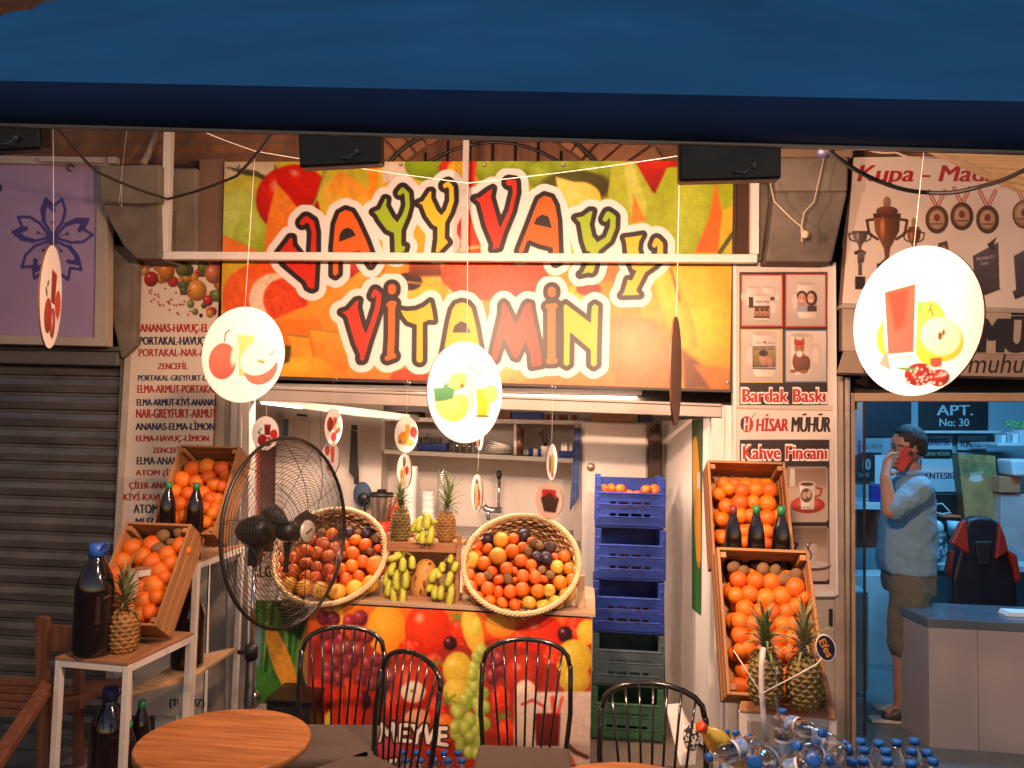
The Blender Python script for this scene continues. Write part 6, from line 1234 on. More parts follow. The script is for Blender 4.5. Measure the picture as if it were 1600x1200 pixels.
# ================================================================ dark juice bottles
M_juice = mat('dark grape juice in plastic', (0.010, 0.005, 0.006), 0.08, var=0.3, scale=3, coat=0.7)
M_capg = mat('green cap', (0.02, 0.22, 0.08), 0.4); M_capb = mat('blue cap', (0.02, 0.10, 0.45), 0.4); M_capd = mat('navy cap', (0.02, 0.02, 0.09), 0.4); M_capr = mat('dark red cap', (0.2, 0.03, 0.03), 0.4)
def jug(label, c, r, h, cap, big=True, grp='large dark juice jugs', cat='jug', name='juice_jug'):
    T = thing(name, label, cat, c, grp); m = MB(); pr = []
    if big:
        for i in range(25):
            t = i / 24; z = h * 0.86 * t; rr_ = r * (0.94 if t < 0.02 else 1.0)
            if 0.12 < t < 0.62: rr_ *= 1 - 0.025 * (0.5 + 0.5 * math.cos(t * 2 * math.pi * 14))
            if t > 0.66: rr_ *= 1 - ((t - 0.66) / 0.34) ** 1.7 * 0.62
            pr.append((rr_, z))
        pr += [(r * 0.36, h * 0.9)]
    else:
        for t, q in ((0, .88), (.02, 1), (.1, 1), (.14, .96), (.2, 1), (.56, 1), (.64, .98), (.72, .90), (.80, .72), (.87, .48), (.91, .38), (.93, .36)): pr.append((r * q, h * t))
    m.lathe(pr, 28, 0, Matrix.Translation(c)); m.build('bottle_body', M_juice, T)
    m = MB(); rc = r * (0.42 if big else 0.42); z0 = h * (0.88 if big else .91); m.lathe([(rc, z0), (rc, z0 + (h - z0) * .45), (rc * .95, h), (rc * .2, h)], 20, 0, Matrix.Translation(c)); m.build('cap', cap, T)
    if big:
        m = MB(); m.tube([c + Vector((r * 0.3, 0, h * .89)), c + Vector((r * .55, 0, h * .93)), c + Vector((r * .75, -.01, h * 1.0)), c + Vector((r * .6, -.015, h * 1.015)), c + Vector((r * .3, -.015, h * .93))], 0.004, 6); m.build('carry_handle', cap, T)
    return T
jug('large dark juice jug with a blue cap and handle, on the low left stand', G(143, 1022, .775), 0.074, 0.44, M_capb)
jug('large dark juice jug on the tall left stand\'s lower shelf', Vector((G(292, 1040, .56).x, G(292, 1040, .56).y, .56)), 0.075, 0.40, M_capr)
q = G(160, 1240, 0.0); q.z = 0.17
M_box = mat('crate plinth', (0.12, 0.08, 0.06), 0.7)
m = MB(); m.box((LS[0].x * .5 + LS[1].x * .5, LS[0].y + 0.25, 0.075), (0.27, 0.44, 0.15)); tag(m.build('plinth_box', M_box, bevel=0.005), 'dark plinth box on the ground under the low left stand', 'box')
def on(px, py, z, Y): v = P(px, py, Y); return Vector((v.x, v.y, z))
jug('large dark juice jug with a navy cap under the low left stand', on(172, 1100, .15, 3.12), 0.075, 0.44, M_capd)
SBT = 'dark juice bottles with small caps'
for lab, px, Y, z, h, cap, r in (('dark juice bottle with green cap under the low left stand, front one', 213, 3.12, .15, .30, M_capg, .036), ('dark juice bottle with green cap under the low left stand, rear one', 232, 3.24, .15, .345, M_capg, .04),
        ('dark juice bottle with green cap before the upper left crate, nearer the menu', 257, 3.40, 1.08, .35, M_capg, .036), ('dark juice bottle with green cap before the upper left crate, nearer the fan', 300.5, 3.40, 1.08, .35, M_capg, .037),
        ('dark juice bottle with dark red cap before the upper right crate', 1145, 3.2, 1.06, .365, M_capr, .035), ('dark juice bottle with green cap before the upper right crate, middle of three', 1181, 3.2, 1.06, .37, M_capg, .035), ('dark juice bottle with green cap before the upper right crate, nearest the poster', 1220, 3.2, 1.06, .37, M_capg, .037)):
    jug(lab, on(px, 900, z, Y), r, h, cap, False, SBT, 'bottle', 'juice_bottle')

# ================================================================ standing fan
M_wire = mat('black fan wire', (0.014, 0.011, 0.010), 0.35, coat=0.3)
fc = P(452, 830, 3.25); n_ = Vector((math.cos(R(-17)), math.sin(R(-17)), 0.07)).normalized(); u_ = Vector((0, 0, 1)).cross(n_).normalized(); v_ = n_.cross(u_); Rf = 0.405
FN = thing('standing_fan', 'large black industrial standing fan turned to the right before the left basket', 'fan', (fc.x - 0.11, fc.y + .03, 0))
def fp(r, a, z): return fc + u_ * (r * math.cos(a)) + v_ * (r * math.sin(a)) + n_ * z
def dome(r, sgn): t = r / Rf; return sgn * (0.085 * (1 - t ** 2.6) + 0.012)
for sg, nm, k_ in ((1, 'front_guard', 30), (-1, 'rear_guard', 15)):
    m = MB()
    for i in range(1, k_ + 1): r = Rf * (0.10 + 0.88 * i / k_); m.tube([fp(r, 2 * math.pi * j_ / 56, dome(r, sg)) for j_ in range(56)], 0.0013, 4, closed=True)
    for k in range(10): a = 2 * math.pi * k / 10 + .15; m.tube([fp(Rf * t, a + .3 * t, dome(Rf * t, sg)) for t in [.1 + .9 * j_ / 8 for j_ in range(9)]], 0.0017, 4)
    m.build(nm, M_wire, FN)
m = MB(); m.tube([fp(Rf, 2 * math.pi * j_ / 72, 0) for j_ in range(72)], 0.008, 8, closed=True); m.build('guard_rim', M_black, FN)
m = MB(); zr = Matrix.Identity(4); Mf = Matrix((( u_.x, v_.x, n_.x, fc.x), (u_.y, v_.y, n_.y, fc.y), (u_.z, v_.z, n_.z, fc.z), (0, 0, 0, 1)))
m.lathe([(0.0, .102), (.046, .102), (.048, .098), (.048, .09)], 28, 0, Mf, False, True); B_ = m.build('hub_badge', mat('grey badge', (0.42, 0.38, 0.34), 0.35, metal=.4), FN)
m = MB(); m.bar(Mf @ Vector((-.02, -.008, .1035)), Mf @ Vector((.02, .01, .1035)), .012, .002); m.build('badge_mark', M_black, B_)
for k in range(3):
    a0 = 2 * math.pi * k / 3 - 1.75; m = MB()
    m.sheet(lambda uu, vv: fp(.045 + .13 * uu, a0 + (vv - .5) * (.32 + .15 * math.sin(math.pi * uu)) * (1 - .35 * uu), .03 - .06 * vv), 8, 6); m.build('blade', mat('dark fan blade', (0.02, 0.018, 0.017), 0.35), FN, solid=.003)
m = MB(); m.lathe([(.0, .03), (.04, .03), (.044, 0), (.04, -.04)], 24, 0, Mf, False, True); m.build('blade_hub', M_black, FN)
m = MB(); m.lathe([(.02, -.10), (.055, -.105), (.064, -.14), (.064, -.21), (.05, -.25), (.02, -.285)], 28, 0, Mf)
for k in range(12): a = 2 * math.pi * k / 12; m.bar(Mf @ Vector((.066 * math.cos(a), .066 * math.sin(a), -.14)), Mf @ Vector((.066 * math.cos(a), .066 * math.sin(a), -.2)), .006, .006)
m.build('motor_housing', M_black, FN)
hp = Mf @ Vector((0, 0, -.18)); hx, hy = hp.x, hp.y
m = MB(); m.box((hx, hy, hp.z - .10), (.05, .05, .10)); m.bar((hx - .02, hy - .03, hp.z - .05), (hx + .03, hy - .03, hp.z - .12), .012, .012); m.build('tilt_bracket', M_black, FN, bevel=.004)
m = MB(); m.tube([(hx, hy, hp.z - .12), (hx, hy, .62)], .011, 12); m.build('inner_pole', M_chrome, FN)
m = MB(); m.tube([(hx, hy, .70), (hx, hy, .05)], .021, 14); m.build('outer_pole', M_black, FN)
m = MB(); m.lathe([(.028, .68), (.03, .73), (.022, .74)], 16, 0, Matrix.Translation((hx, hy, 0))); m.tube([(hx, hy, .705), (hx - .06, hy, .705)], .01, 8); m.build('height_collar', M_black, FN)
m = MB(); m.lathe([(.24, .0), (.24, .012), (.22, .025), (.05, .05), (.03, .07)], 36, 0, Matrix.Translation((hx, hy, 0))); m.build('round_base', M_black, FN)
m = MB(); m.slab([(416, 1095), (484, 1099), (482, 1200), (416, 1200)], 3.55, .2); m.slab([(414, 1092), (486, 1096), (486, 1101), (414, 1097)], 3.53, .24); tag(m.build('black_box', M_black, bevel=.004), 'low black box on the ground before the corn banner', 'box')

# ================================================================ stacked plastic crates
def plastic_crate(label, z, colr, W=0.385, D=0.28, H=0.285, cx=0, cy=0, dx=0.0):
    T = thing('plastic_crate', label, 'crate', (cx + dx, cy, z), 'stack of plastic crates'); o = Vector((cx + dx, cy, z)); mt = colr; ph = H
    z0, z1 = 0.018, H * 0.70; tw = 0.012
    rows = ((z0, .30 * z1), (.42 * z1, .62 * z1), (.74 * z1, z1))
    m = MB()
    for za, zb in rows: m.box(o + Vector((0, -D / 2, (za + zb) / 2)), (W - .03, tw, zb - za))
    for i in range(5): xx = -W * .36 + W * .72 * i / 4; m.box(o + Vector((xx, -D / 2, (z0 + z1) / 2)), (.016 if 0 < i < 4 else .06, tw * .9, z1 - z0 - .004))
    for zz in (.33 * z1, .66 * z1, z1 - .006): m.box(o + Vector((0, -D / 2 - .006, zz)), (W - .034, .014, .006))
    m.build('front_panel', mt, T, bevel=.002)
    m = MB(); m.box(o + Vector((0, D / 2, (z0 + ph - .02) / 2)), (W - .03, tw, ph - .02 - z0)); m.build('back_panel', mt, T)
    for sx in (-1, 1):
        m = MB(); m.box(o + Vector((sx * (W / 2 - .008), 0, (z0 + z1) / 2)), (tw, D - .05, z1 - z0)); m.build('side_panel', mt, T)
    m = MB(); m.box(o + Vector((0, 0, .012)), (W - .02, D - .01, .014)); m.build('bottom', mt, T)
    for sx in (-1, 1):
        for sy in (-1, 1):
            m = MB(); m.box(o + Vector((sx * (W / 2 - .017), sy * (D / 2 - .012), (ph - .012) / 2 + .01)), (.034, .034, ph - .014))
            for k in range(4): m.box(o + Vector((sx * (W / 2 - .017), sy * (D / 2 + .006), .05 + k * .06)), (.018, .006, .02))
            m.build('corner_post', mt, T, bevel=.003)
M_pb = mat('blue crate plastic', (0.018, 0.055, 0.36), 0.42, var=0.3, scale=10, dirt=0.42, bump=.2, bscale=60); M_pg = mat('grey blue crate plastic', (0.06, 0.10, 0.12), 0.5, var=0.2, scale=10, dirt=0.35); M_pgr = mat('green crate plastic', (0.03, 0.12, 0.06), 0.5, var=0.2, scale=10, dirt=0.35)
cl, cr_ = P(928, 1000, 4.28), P(1036, 1000, 4.28); ccx, ccy = (cl.x + cr_.x) / 2, 4.28 + .15
for i, (lab, mt) in enumerate((('green plastic crate at the bottom of the stack', M_pgr), ('grey blue plastic crate second from the bottom of the stack', M_pg), ('blue plastic crate in the middle of the stack', M_pb), ('blue plastic crate second from the top of the stack', M_pb), ('blue plastic crate on top of the stack, heaped with mandarins', M_pb))):
    z = 0.045 + i * 0.2835; plastic_crate(lab, z, mt, cx=ccx, cy=ccy, dx=(0, .003, -.002, .004, -.001)[i])
    if i >= 2:
        k_ = 0
        for rw in range(2 if i == 4 else 1):
            for ix in range(7):
                for iy in range(3):
                    if i < 4 and iy > 0: continue
                    if i == 4 and rw and 2 < ix < 5: continue
                    put_fruit('m', Vector((ccx - .145 + ix * .048 + fr.uniform(-.006, .006), ccy - .095 + iy * .055, z + (.178 if i == 4 else .15) + rw * .03 + fr.uniform(-.004, .006))), .027, 'mandarin in the ' + ('top' if i == 4 else 'second' if i == 3 else 'middle') + ' blue plastic crate', 'mandarins in the ' + ('top' if i == 4 else 'second' if i == 3 else 'middle') + ' plastic crate')
        m = MB(); m.box((ccx, ccy, z + (.12 if i == 4 else .07)), (.33, .22, .02)); tag(m.build('crate_liner', mat('dark paper liner', (0.16, 0.05, 0.015), 0.8)), ('paper liner under the fruit in the ' + ('top' if i == 4 else 'second' if i == 3 else 'middle') + ' blue crate'), 'liner')

# ================================================================ kitchen things
BC = thing('kitchen_counter', 'long kitchen counter with a sink along the back wall', 'counter', (-0.9, 5.2, 0)); zc = P(700, 836, 5.0).z
xa, xb_ = P(437, 836, 5.0).x, P(905, 840, 5.0).x
m = MB(); m.box(((xa + xb_) / 2, 5.22, zc - .02), (xb_ - xa, .5, .04)); m.build('worktop', mat('grey worktop', (0.2, 0.17, 0.15), 0.35), BC, bevel=.004)
m = MB(); m.box(((xa + xb_) / 2, 5.24, (zc - .05) / 2), (xb_ - xa, .44, zc - .05)); m.build('cabinet_body', M_white, BC)
def lathe_thing(name, label, cat, px, pyb, Y, prof, mats, parts=None, group=None, n=20):
    c = P(px, pyb, Y); s = S(Y); T = thing(name, label, cat, c, group)
    for pn, pf, mt in parts or [(name + '_body', prof, mats)]:
        m = MB(); m.lathe([(r * s, z * s) for r, z in pf], n, 0, Matrix.Translation(c), True, True); m.build(pn, mt, T)
    return T
M_cupw = mat('white paper cup', (0.85, 0.82, 0.78), 0.5, var=.03); M_clr = clear_mat('clear plastic', (.93, .91, .89), .18, .1); M_glass = clear_mat('drinking glass', (.94, .92, .9), .15, .04)
zc_y = 838
def stack(label, px, top, Y, r, mt, rim, k=16, bot=zc_y):
    c = P(px, bot, Y); s = S(Y); H = (bot - top) * s; T = thing('cup_stack', label, 'cups', c, 'cup stacks behind the fruit'); m = MB(); pf = [(r * .75, 0), (r * .75, .001)]
    for i in range(k): z = H * (.12 + .86 * i / (k - 1)); pf += [(r * .93, z - H * .02), (r * 1.0, z), (r * .96, z + H * .012)]
    m.lathe([(a * s, b) for a, b in pf], 20, 0, Matrix.Translation(c)); m.build('nested_cups', mt, T); return T
stack('tall stack of white paper cups behind the left pineapple on the rack', 640, 728, 5.12, 10, M_cupw, 1, 22)
stack('tall stack of clear plastic cups behind the right pineapple on the rack', 689, 733, 5.1, 8.5, M_clr, 1, 24)
stack('short stack of white cups between the two taller cup stacks', 668, 768, 5.05, 10, M_cupw, 1, 7)
BLN = thing('blender', 'blender with a clear jug and black lid on the kitchen counter', 'blender', P(594, zc_y, 5.1)); c = P(594, zc_y, 5.1); s = S(5.1); Mx = Matrix.Translation(c)
m = MB(); m.lathe([(19 * s, 0), (18 * s, 18 * s), (13 * s, 24 * s)], 20, 0, Mx); m.build('motor_base', mat('red base', (.45, .04, .02), .35), BLN)
m = MB(); m.lathe([(13 * s, 24 * s), (18 * s, 62 * s)], 20, 0, Mx, False, False); m.build('jug', clear_mat('blender jug', (.72, .62, .55), .2, .1), BLN)
m = MB(); m.lathe([(20 * s, 62 * s), (19 * s, 68 * s), (8 * s, 69 * s), (7 * s, 73 * s)], 20, 0, Mx); m.build('lid', M_black, BLN)
m = MB(); m.tube([c + Vector((-18 * s, 0, 58 * s)), c + Vector((-27 * s, 0, 52 * s)), c + Vector((-25 * s, 0, 32 * s)), c + Vector((-14 * s, 0, 28 * s))], 2 * s, 8); m.build('handle', M_black, BLN)
lathe_thing('juicer', 'red orange juicer beside the blender', 'juicer', 622, zc_y, 5.12, None, None, [('juicer_body', [(14, 0), (15, 20), (12, 40), (8, 55), (6, 62)], mat('red orange plastic', (.62, .06, .015), .3)), ('spout', [(4, 60), (5, 64)], M_black)])
SPK = thing('portable_speaker', 'round dark blue portable speaker hanging by a black strap on the kitchen wall', 'speaker', P(567, 772, 5.2)); c = P(566, 772, 5.2); s = S(5.2)
m = MB(); m.ball(c, 15.5 * s, 20, sc=(.95, .45, 1.25)); m.build('speaker_body', mat('dark blue fabric shell', (.035, .07, .13), .7, bump=.3, bscale=300), SPK)
m = MB(); m.lathe([(0, .012), (8.5 * s, .010), (9 * s, 0)], 24, 0, Matrix.Translation(c + Vector((4 * s, -15.5 * s * .44, -6 * s))) @ Matrix.Rotation(R(90), 4, 'X'), False, False); m.build('speaker_grille', M_black, SPK)
m = MB(); m.prism([P(549, 664, 5.2), P(558, 664, 5.2), P(559, 752, 5.2), P(545, 738, 5.2)], (0, .006, 0)); m.prism([P(552, 728, 5.19), P(560, 728, 5.19), P(561, 757, 5.19), P(553, 757, 5.19)], (0, .006, 0)); m.build('strap', M_black, SPK)
m = MB(); m.tube([P(552, 672, 5.19), P(560, 673, 5.19), P(566, 684, 5.19)], .002, 5); m.tube([P(558, 674, 5.19), P(563, 692, 5.19)], .002, 5); m.build('white_cord', M_string, SPK)
TAP = thing('tap', 'tall chrome spring tap with a black head on the kitchen wall', 'tap', P(770, 798, 5.3)); Y = 5.3
m = MB(); m.tube([P(756, 790, Y), P(759, 795, Y), P(766, 797, Y), P(784, 797, Y)], 5 * S(Y), 10); m.tube([P(763, 796, Y), P(763, 812, Y)], 3 * S(Y), 8); m.build('mixer_body', M_chrome, TAP)
m = MB(); m.tube([P(779, 800, Y), P(780, 745, Y)], 2.6 * S(Y), 8); m.build('riser', M_chrome, TAP)
m = MB(); m.tube([P(780, 748, Y), P(780, 742, Y), P(780, 735, Y)], [3 * S(Y), 4.5 * S(Y), 3 * S(Y)], 10); m.build('spray_head', M_black, TAP)
def bx(name, label, cat, x0, y0, x1, y1, Y, d, mt, grp=None, bev=.003):
    m = MB(); m.slab([(x0, y0), (x1, y0), (x1, y1), (x0, y1)], Y, d); o = m.build(name, mt, bevel=bev); return tag(o, label, cat, grp)
M_tray = mat('blue plastic tray', (.01, .045, .28), .4)
def sy(x): return 702 + (x - 600) * 15 / 305.0
bx('blue_tray', 'blue plastic tray of small glasses on the kitchen shelf', 'tray', 651, sy(651) - 11.5, 697, sy(651) - .5, 5.2, .2, M_tray)
GL = 'glasses on the kitchen shelf'
def glass(px, Y, r, h, lab, yb=None): lathe_thing('drinking_glass', lab, 'glass', px, sy(px) - .6 if yb is None else yb, Y, [(r * .8, 0), (r, h), (r * .92, h), (r * .74, 1.5)], M_glass, group=GL, n=14)
for i, px in enumerate((656, 664, 672, 680, 688)): glass(px, 5.27, 3.4, 13, 'small glass standing in the blue tray on the kitchen shelf', sy(651) - 8)
for i, px in enumerate((704, 714, 724, 734, 744)): glass(px, 5.25, 4.4, 19, 'drinking glass in the row right of the blue tray on the kitchen shelf')
lathe_thing('glass_bottle', 'small clear bottle standing behind the blue tray of glasses', 'bottle', 667, sy(667) - 6, 5.32, [(4, 0), (4, 14), (1.6, 18), (1.6, 24)], M_glass)
for i in range(7):
    c = P(779 + (i % 3) - 1, sy(779) - 2.2 - 2.6 * i, 5.3); m = MB(); Mx = Matrix.Translation(c) @ Matrix.Rotation(R((0, 1, -1, 2, 4, 9, 14)[i]), 4, 'Y'); s = S(5.3); w_ = (23, 23, 22, 21, 19, 17, 15)[i]
    m.lathe([(w_ * .5 * s, 0), (w_ * s, 2.2 * s), (w_ * .97 * s, 2.8 * s), (w_ * .5 * s, .8 * s)], 28, 0, Mx); tag(m.build('plate', M_cupw), 'white plate in the leaning stack on the kitchen shelf', 'plate', 'plates on the kitchen shelf')
lathe_thing('pepper_jar', 'tall jar of dark spice on the kitchen shelf', 'jar', 810.5, sy(810), 5.2, None, None, [('jar', [(7, 0), (7.2, 38)], mat('spice', (.16, .07, .04), .3, var=.6, scale=60)), ('lid', [(7.4, 38), (7, 43)], mat('red brown lid', (.2, .05, .03), .4))])
lathe_thing('cutlery_pot', 'white pot of dark cutlery on the kitchen shelf', 'pot', 852, sy(852), 5.2, None, None, [('pot', [(6, 0), (7.5, 17), (7, 17), (6, 4)], M_cupw)])
T = thing('cutlery', 'bundle of dark forks standing in the white pot', 'cutlery', P(852, 690, 5.2)); m = MB(); r2 = random.Random(5)
for i in range(11): a = P(850 + r2.uniform(0, 5), 700, 5.22); b = P(843 + i * 1.9, 672 + r2.uniform(-3, 6), 5.22); m.tube([a, b], .0022, 5); m.ball(b, .007, 6, sc=(.7, .3, 1.3))
m.build('forks', mat('dark cutlery', (.08, .06, .05), .3, metal=.6), T)
for px, mt, lab in ((829, M_tray, 'small blue cup beside the spice jar'), (837, M_cupw, 'small white cup between two blue cups'), (844, M_tray, 'small blue cup beside the cutlery pot'), (863, M_cupw, 'white pot right of the cutlery pot')): lathe_thing('small_cup', lab, 'cup', px, sy(px), 5.22, [(3.4, 0), (3.8, 12 if px < 850 else 17)], mt, group='cups on the kitchen shelf', n=12)
bx('blue_box', 'blue box holding white bottles at the right end of the kitchen shelf', 'box', 873, sy(880) - 11, 899, sy(880), 5.2, .16, M_tray)
for px in (879, 884, 892): lathe_thing('sauce_bottle', 'small white bottle standing in the blue box on the kitchen shelf', 'bottle', px, sy(880) - 6, 5.27, [(3, 0), (3, 12), (1.4, 15), (1.4, 18)], M_cupw, group='bottles in the blue box', n=10)
bx('red_packet', 'red packet at the right end of the kitchen shelf', 'packet', 897, sy(897) - 42, 905, sy(897) - 12, 5.36, .05, mat('red packet', (.42, .03, .02), .4))
def sy2(x): return 651 + (x - 600) * 6 / 312.0
for x0, x1, h, mt, lab in ((612, 655, 8, M_dark, 'dark rolled mat on the top kitchen shelf'), (745, 798, 11, mat('cardboard', (.3, .15, .07), .8), 'brown cardboard box on the top kitchen shelf'), (800, 848, 11, M_tray, 'flat blue box on the top kitchen shelf'), (925, 992, 12, mat('cardboard', (.3, .15, .07), .8), 'orange brown box on top of the white cabinet'), (1000, 1020, 12, mat('navy box', (.03, .03, .08), .5), 'dark blue box on top of the white cabinet')):
    yb_ = sy2(x0) if x0 < 900 else 659; bx('storage_box', lab, 'box', x0, yb_ - h, x1, yb_, 5.22 if x0 < 900 else 4.98, .2, mt, 'boxes on top of the shelves')
r2 = random.Random(8)
for i in range(7): px = 856 + i * 7; lathe_thing('spice_jar', 'small spice jar in the row on the top kitchen shelf', 'jar', px, sy2(px), 5.22, None, None, [('jar', [(3, 0), (3, 8)], (mat('spice red', (.3, .06, .03), .4), mat('spice brown', (.16, .08, .05), .4), mat('spice cream', (.5, .4, .3), .4))[i % 3])], 'spice jars', 10)
CBN = thing('white_cabinet', 'white locker cabinet with a round lock, left of the crate stack', 'cabinet', P(960, 1170, 4.95))
m = MB(); m.slab([(909, 658), (1013, 662), (1012, 1190), (908, 1184)], 4.97, .45); m.build('cabinet_body', M_white, CBN, bevel=.006)
m = MB(); m.slab([(914, 661), (1010, 664), (1009, 1150), (913, 1148)], 4.955, .013); D_ = m.build('door', mat('white door enamel', (.74, .69, .65), .35, var=.04), CBN, bevel=.004)
m = MB(); c = P(923, 730, 4.95); m.lathe([(0, .004), (.024, .004), (.027, 0)], 24, 0, Matrix.Translation(c) @ Matrix.Rotation(R(90), 4, 'X'), False, True); m.build('round_lock', mat('bronze lock', (.35, .27, .18), .35, metal=.7), D_)
m = MB(); m.slab([(898, 662), (909, 662), (908, 900), (896, 900)], 4.99, .3); m.build('edge_trim', M_alu, CBN)
TW = thing('blue_towel', 'dark blue checked towel hanging at the right end of the kitchen shelf', 'towel', P(900, 720, 4.94)); p = Panel([(898, 668), (908, 668), (905, 775), (890, 800)], 4.94, step=.9, bg=(38, 58, 110)); p.grain(7, .2, 3)
for i in range(5): p.line([(886 + 5 * i, 660), (884 + 5 * i, 800)], .9, (90, 110, 160)); p.line([(880, 690 + 22 * i), (910, 684 + 22 * i)], .9, (90, 110, 160))
p.build('cloth', TW, .02, M_matt, (30, 45, 90), .9)
m = MB(); m.slab([(1016, 668), (1030, 660), (1036, 700), (1034, 775), (1018, 790), (1013, 740)], 4.85, .06); tag(m.build('dark_bag', mat('dark coat cloth', (.05, .028, .022), .8, bump=.5, bscale=20), bevel=.02), 'dark bag hanging between the white cabinet and the open door', 'bag')
# left wall poster
p = Panel([(391, 650), (433, 664), (433, 905), (391, 925)], Vector((xl + .012, 4.5, 1)), Vector((1, 0, 0)), step=.9, bg=(214, 196, 182)); p.rect(404, 690, 430, 862, (88, 26, 22), (60, 20, 18)); p.rect(401, 690, 406, 862, (180, 40, 30)); p.rect(392, 655, 400, 672, (232, 110, 60)); p.poly([(424, 640), (429, 636), (428, 656), (423, 654)], (190, 40, 28)); p.text('ALGI', 393, 884, 429, 902, (40, 28, 28), .03); p.line([(392, 876), (414, 866)], 4, (180, 40, 34))
tag(p.build('wall_poster', None, .01, M_print, gain=.85), 'white poster with a dark red panel on the kitchen wall behind the fan', 'poster')

# ================================================================ chairs and tables
M_seat = mat('dark brown seat fabric', (0.085, 0.06, 0.05), 0.9, var=.15, scale=40, bump=.5, bscale=400)
def chair(label, px, Y, yaw, w=0.185, ztop=.84):
    c = P(px, 1100, Y); T = thing('bow_back_chair', label, 'chair', (0, 0, 0), 'black bow back chairs'); zs = .445
    m = MB(); pts = [(-w * .92, 0, zs - .02), (-w, .012, zs + .12), (-w * .99, .03, ztop - .10)]
    for i in range(11): a = math.pi * (1 - i / 10); pts.append((w * .97 * math.cos(a), .04 + .012 * math.sin(a), ztop - .10 + .10 * math.sin(a) ** .8))
    pts += [(w * .99, .03, ztop - .10), (w, .012, zs + .12), (w * .92, 0, zs - .02)]
    pts = [Vector(q_) for q_ in pts]; sm = []
    for a, b in zip(pts, pts[1:]): sm += [a, a.lerp(b, .5)]
    sm.append(pts[-1]); m.tube(sm, .0105, 10); m.build('bow', M_blkmetal, T)
    for i in range(7):
        t = (i - 3) / 3; xb, xt = t * w * .55, t * w * .80; zt = ztop - .10 + .10 * math.sqrt(max(0, 1 - (xt / (w * .97)) ** 2)) ** .8
        m = MB(); m.tube([(xb, -.005, zs - .02), ((xb + xt) / 2, .012, (zs + zt) / 2), (xt, .045, zt)], .0048, 8); m.build('spindle', M_blkmetal, T)
    m = MB(); pr = [(-.19, -.37), (.19, -.37), (.185, -.02), (-.185, -.02)]
    vs = [Vector((x, y, zs)) for x, y in pr]; m.prism(vs, (0, 0, -.05)); m.build('seat', M_seat, T, bevel=.02, seg=4)
    m = MB(); m.tube([(-.17, -.35, zs - .055), (.17, -.35, zs - .055), (.17, -.03, zs - .055), (-.17, -.03, zs - .055)], .009, 8, closed=True); m.build('seat_frame', M_blkmetal, T)
    for sx in (-1, 1):
        for y0, y1 in ((-.33, -.36), (-.05, .03)):
            m = MB(); m.tube([(sx * .16, y0, zs - .05), (sx * .19, y1, 0.0)], .0105, 10); m.build('leg', M_blkmetal, T)
    T.location = (c.x, c.y, 0); T.rotation_euler = (0, 0, R(yaw)); return T
chair('black bow back chair nearest the corn banner, behind the round table', 531, 3.28, 8, .18, .83)
chair('black bow back chair turned sideways before the MEYVE lettering', 628, 2.93, -38, .18, .84)
chair('black bow back chair in the middle before the white juice print', 821, 3.18, 3, .183, .845)
chair('black bow back chair nearest the plastic crate stack', 1020, 2.80, -6, .185, .815)
M_tt = wood('table top wood', (0.47, 0.19, 0.06), (0.25, 0.088, 0.026), 0, 0.42, 3.5)
M_tt.node_tree.nodes['Mapping'].inputs['Scale'].default_value = (1.3, 15, 6); M_tt.node_tree.nodes['Mapping'].inputs['Rotation'].default_value = (0, 0, R(-20))
def table(label, c, r, z):
    T = thing('round_table', label, 'table', (0, 0, 0), 'round wooden tables'); m = MB(); m.lathe([(r - .004, z - .024), (r, z - .02), (r, z - .004), (r - .004, z)], 72, 0); o = m.build('table_top', M_tt, T)
    for pl_ in o.data.polygons:
        if len(pl_.vertices) > 4: pl_.use_smooth = False
    m = MB(); m.tube([(0, 0, .02), (0, 0, z - .024)], .03, 16); m.build('column', M_black, T)
    m = MB(); m.lathe([(.21, 0), (.21, .012), (.04, .03)], 32, 0); m.build('foot', M_black, T); T.location = c; return T
zt = .73; far = G(372, 1106, zt); table('round wooden table in the left foreground', (G(357, 1150, zt).x, far.y - .258, 0), .26, zt)
far = G(985, 1191, zt); table('round wooden table of which only the far edge shows at the bottom', (far.x + .0, far.y - .283, 0), .285, zt)
# dim wooden chair and bench on the far left
M_oldw = wood('old brown wood', (0.20, 0.075, 0.035), (0.11, 0.04, 0.02), 2, 0.55)
WC = thing('wooden_chair', 'old brown wooden chair standing in the dim left corner by the shutter', 'chair', P(90, 1200, 3.55)); Y = 3.55
for x0, y0, x1, y1 in ((54, 963, 72, 1240), (112, 1008, 126, 1240)):
    m = MB(); m.slab([(x0, y0 + 4), (x0 + 5, y0), (x1, y0 + 3), (x1 - 1, y1), (x0 + 1, y1)], Y if x0 < 100 else Y + .1, .035); m.build('back_post', M_oldw, WC, bevel=.004)
m = MB(); m.slab([(70, 975), (116, 980), (116, 1018), (71, 1018)], Y + .03, .02); m.build('back_rail', M_oldw, WC, bevel=.004)
m = MB(); m.slab([(58, 1100), (124, 1092), (124, 1112), (60, 1122)], Y - .02, .04); m.build('seat_rail', M_oldw, WC, bevel=.004)
m = MB(); zz = P(60, 1100, Y).z; a, b = P(56, 1100, Y), P(126, 1094, Y); m.prism([a, b, b + Vector((.05, .36, 0)), a + Vector((.0, .36, 0))], (0, 0, -.02)); m.build('seat', M_oldw, WC)
BN = thing('slatted_armchair', 'brown slatted wooden armchair cut off by the lower left corner', 'chair', P(20, 1200, 2.7)); Y = 2.75
m = MB(); m.bar(P(77, 1068, 2.95), P(-12, 1200, 2.45), .05, .04); m.build('arm', M_oldw, BN, bevel=.006)
m = MB(); m.bar(P(72, 1076, 2.95), P(74, 1290, 2.95), .045, .045); m.build('leg', M_oldw, BN, bevel=.004)
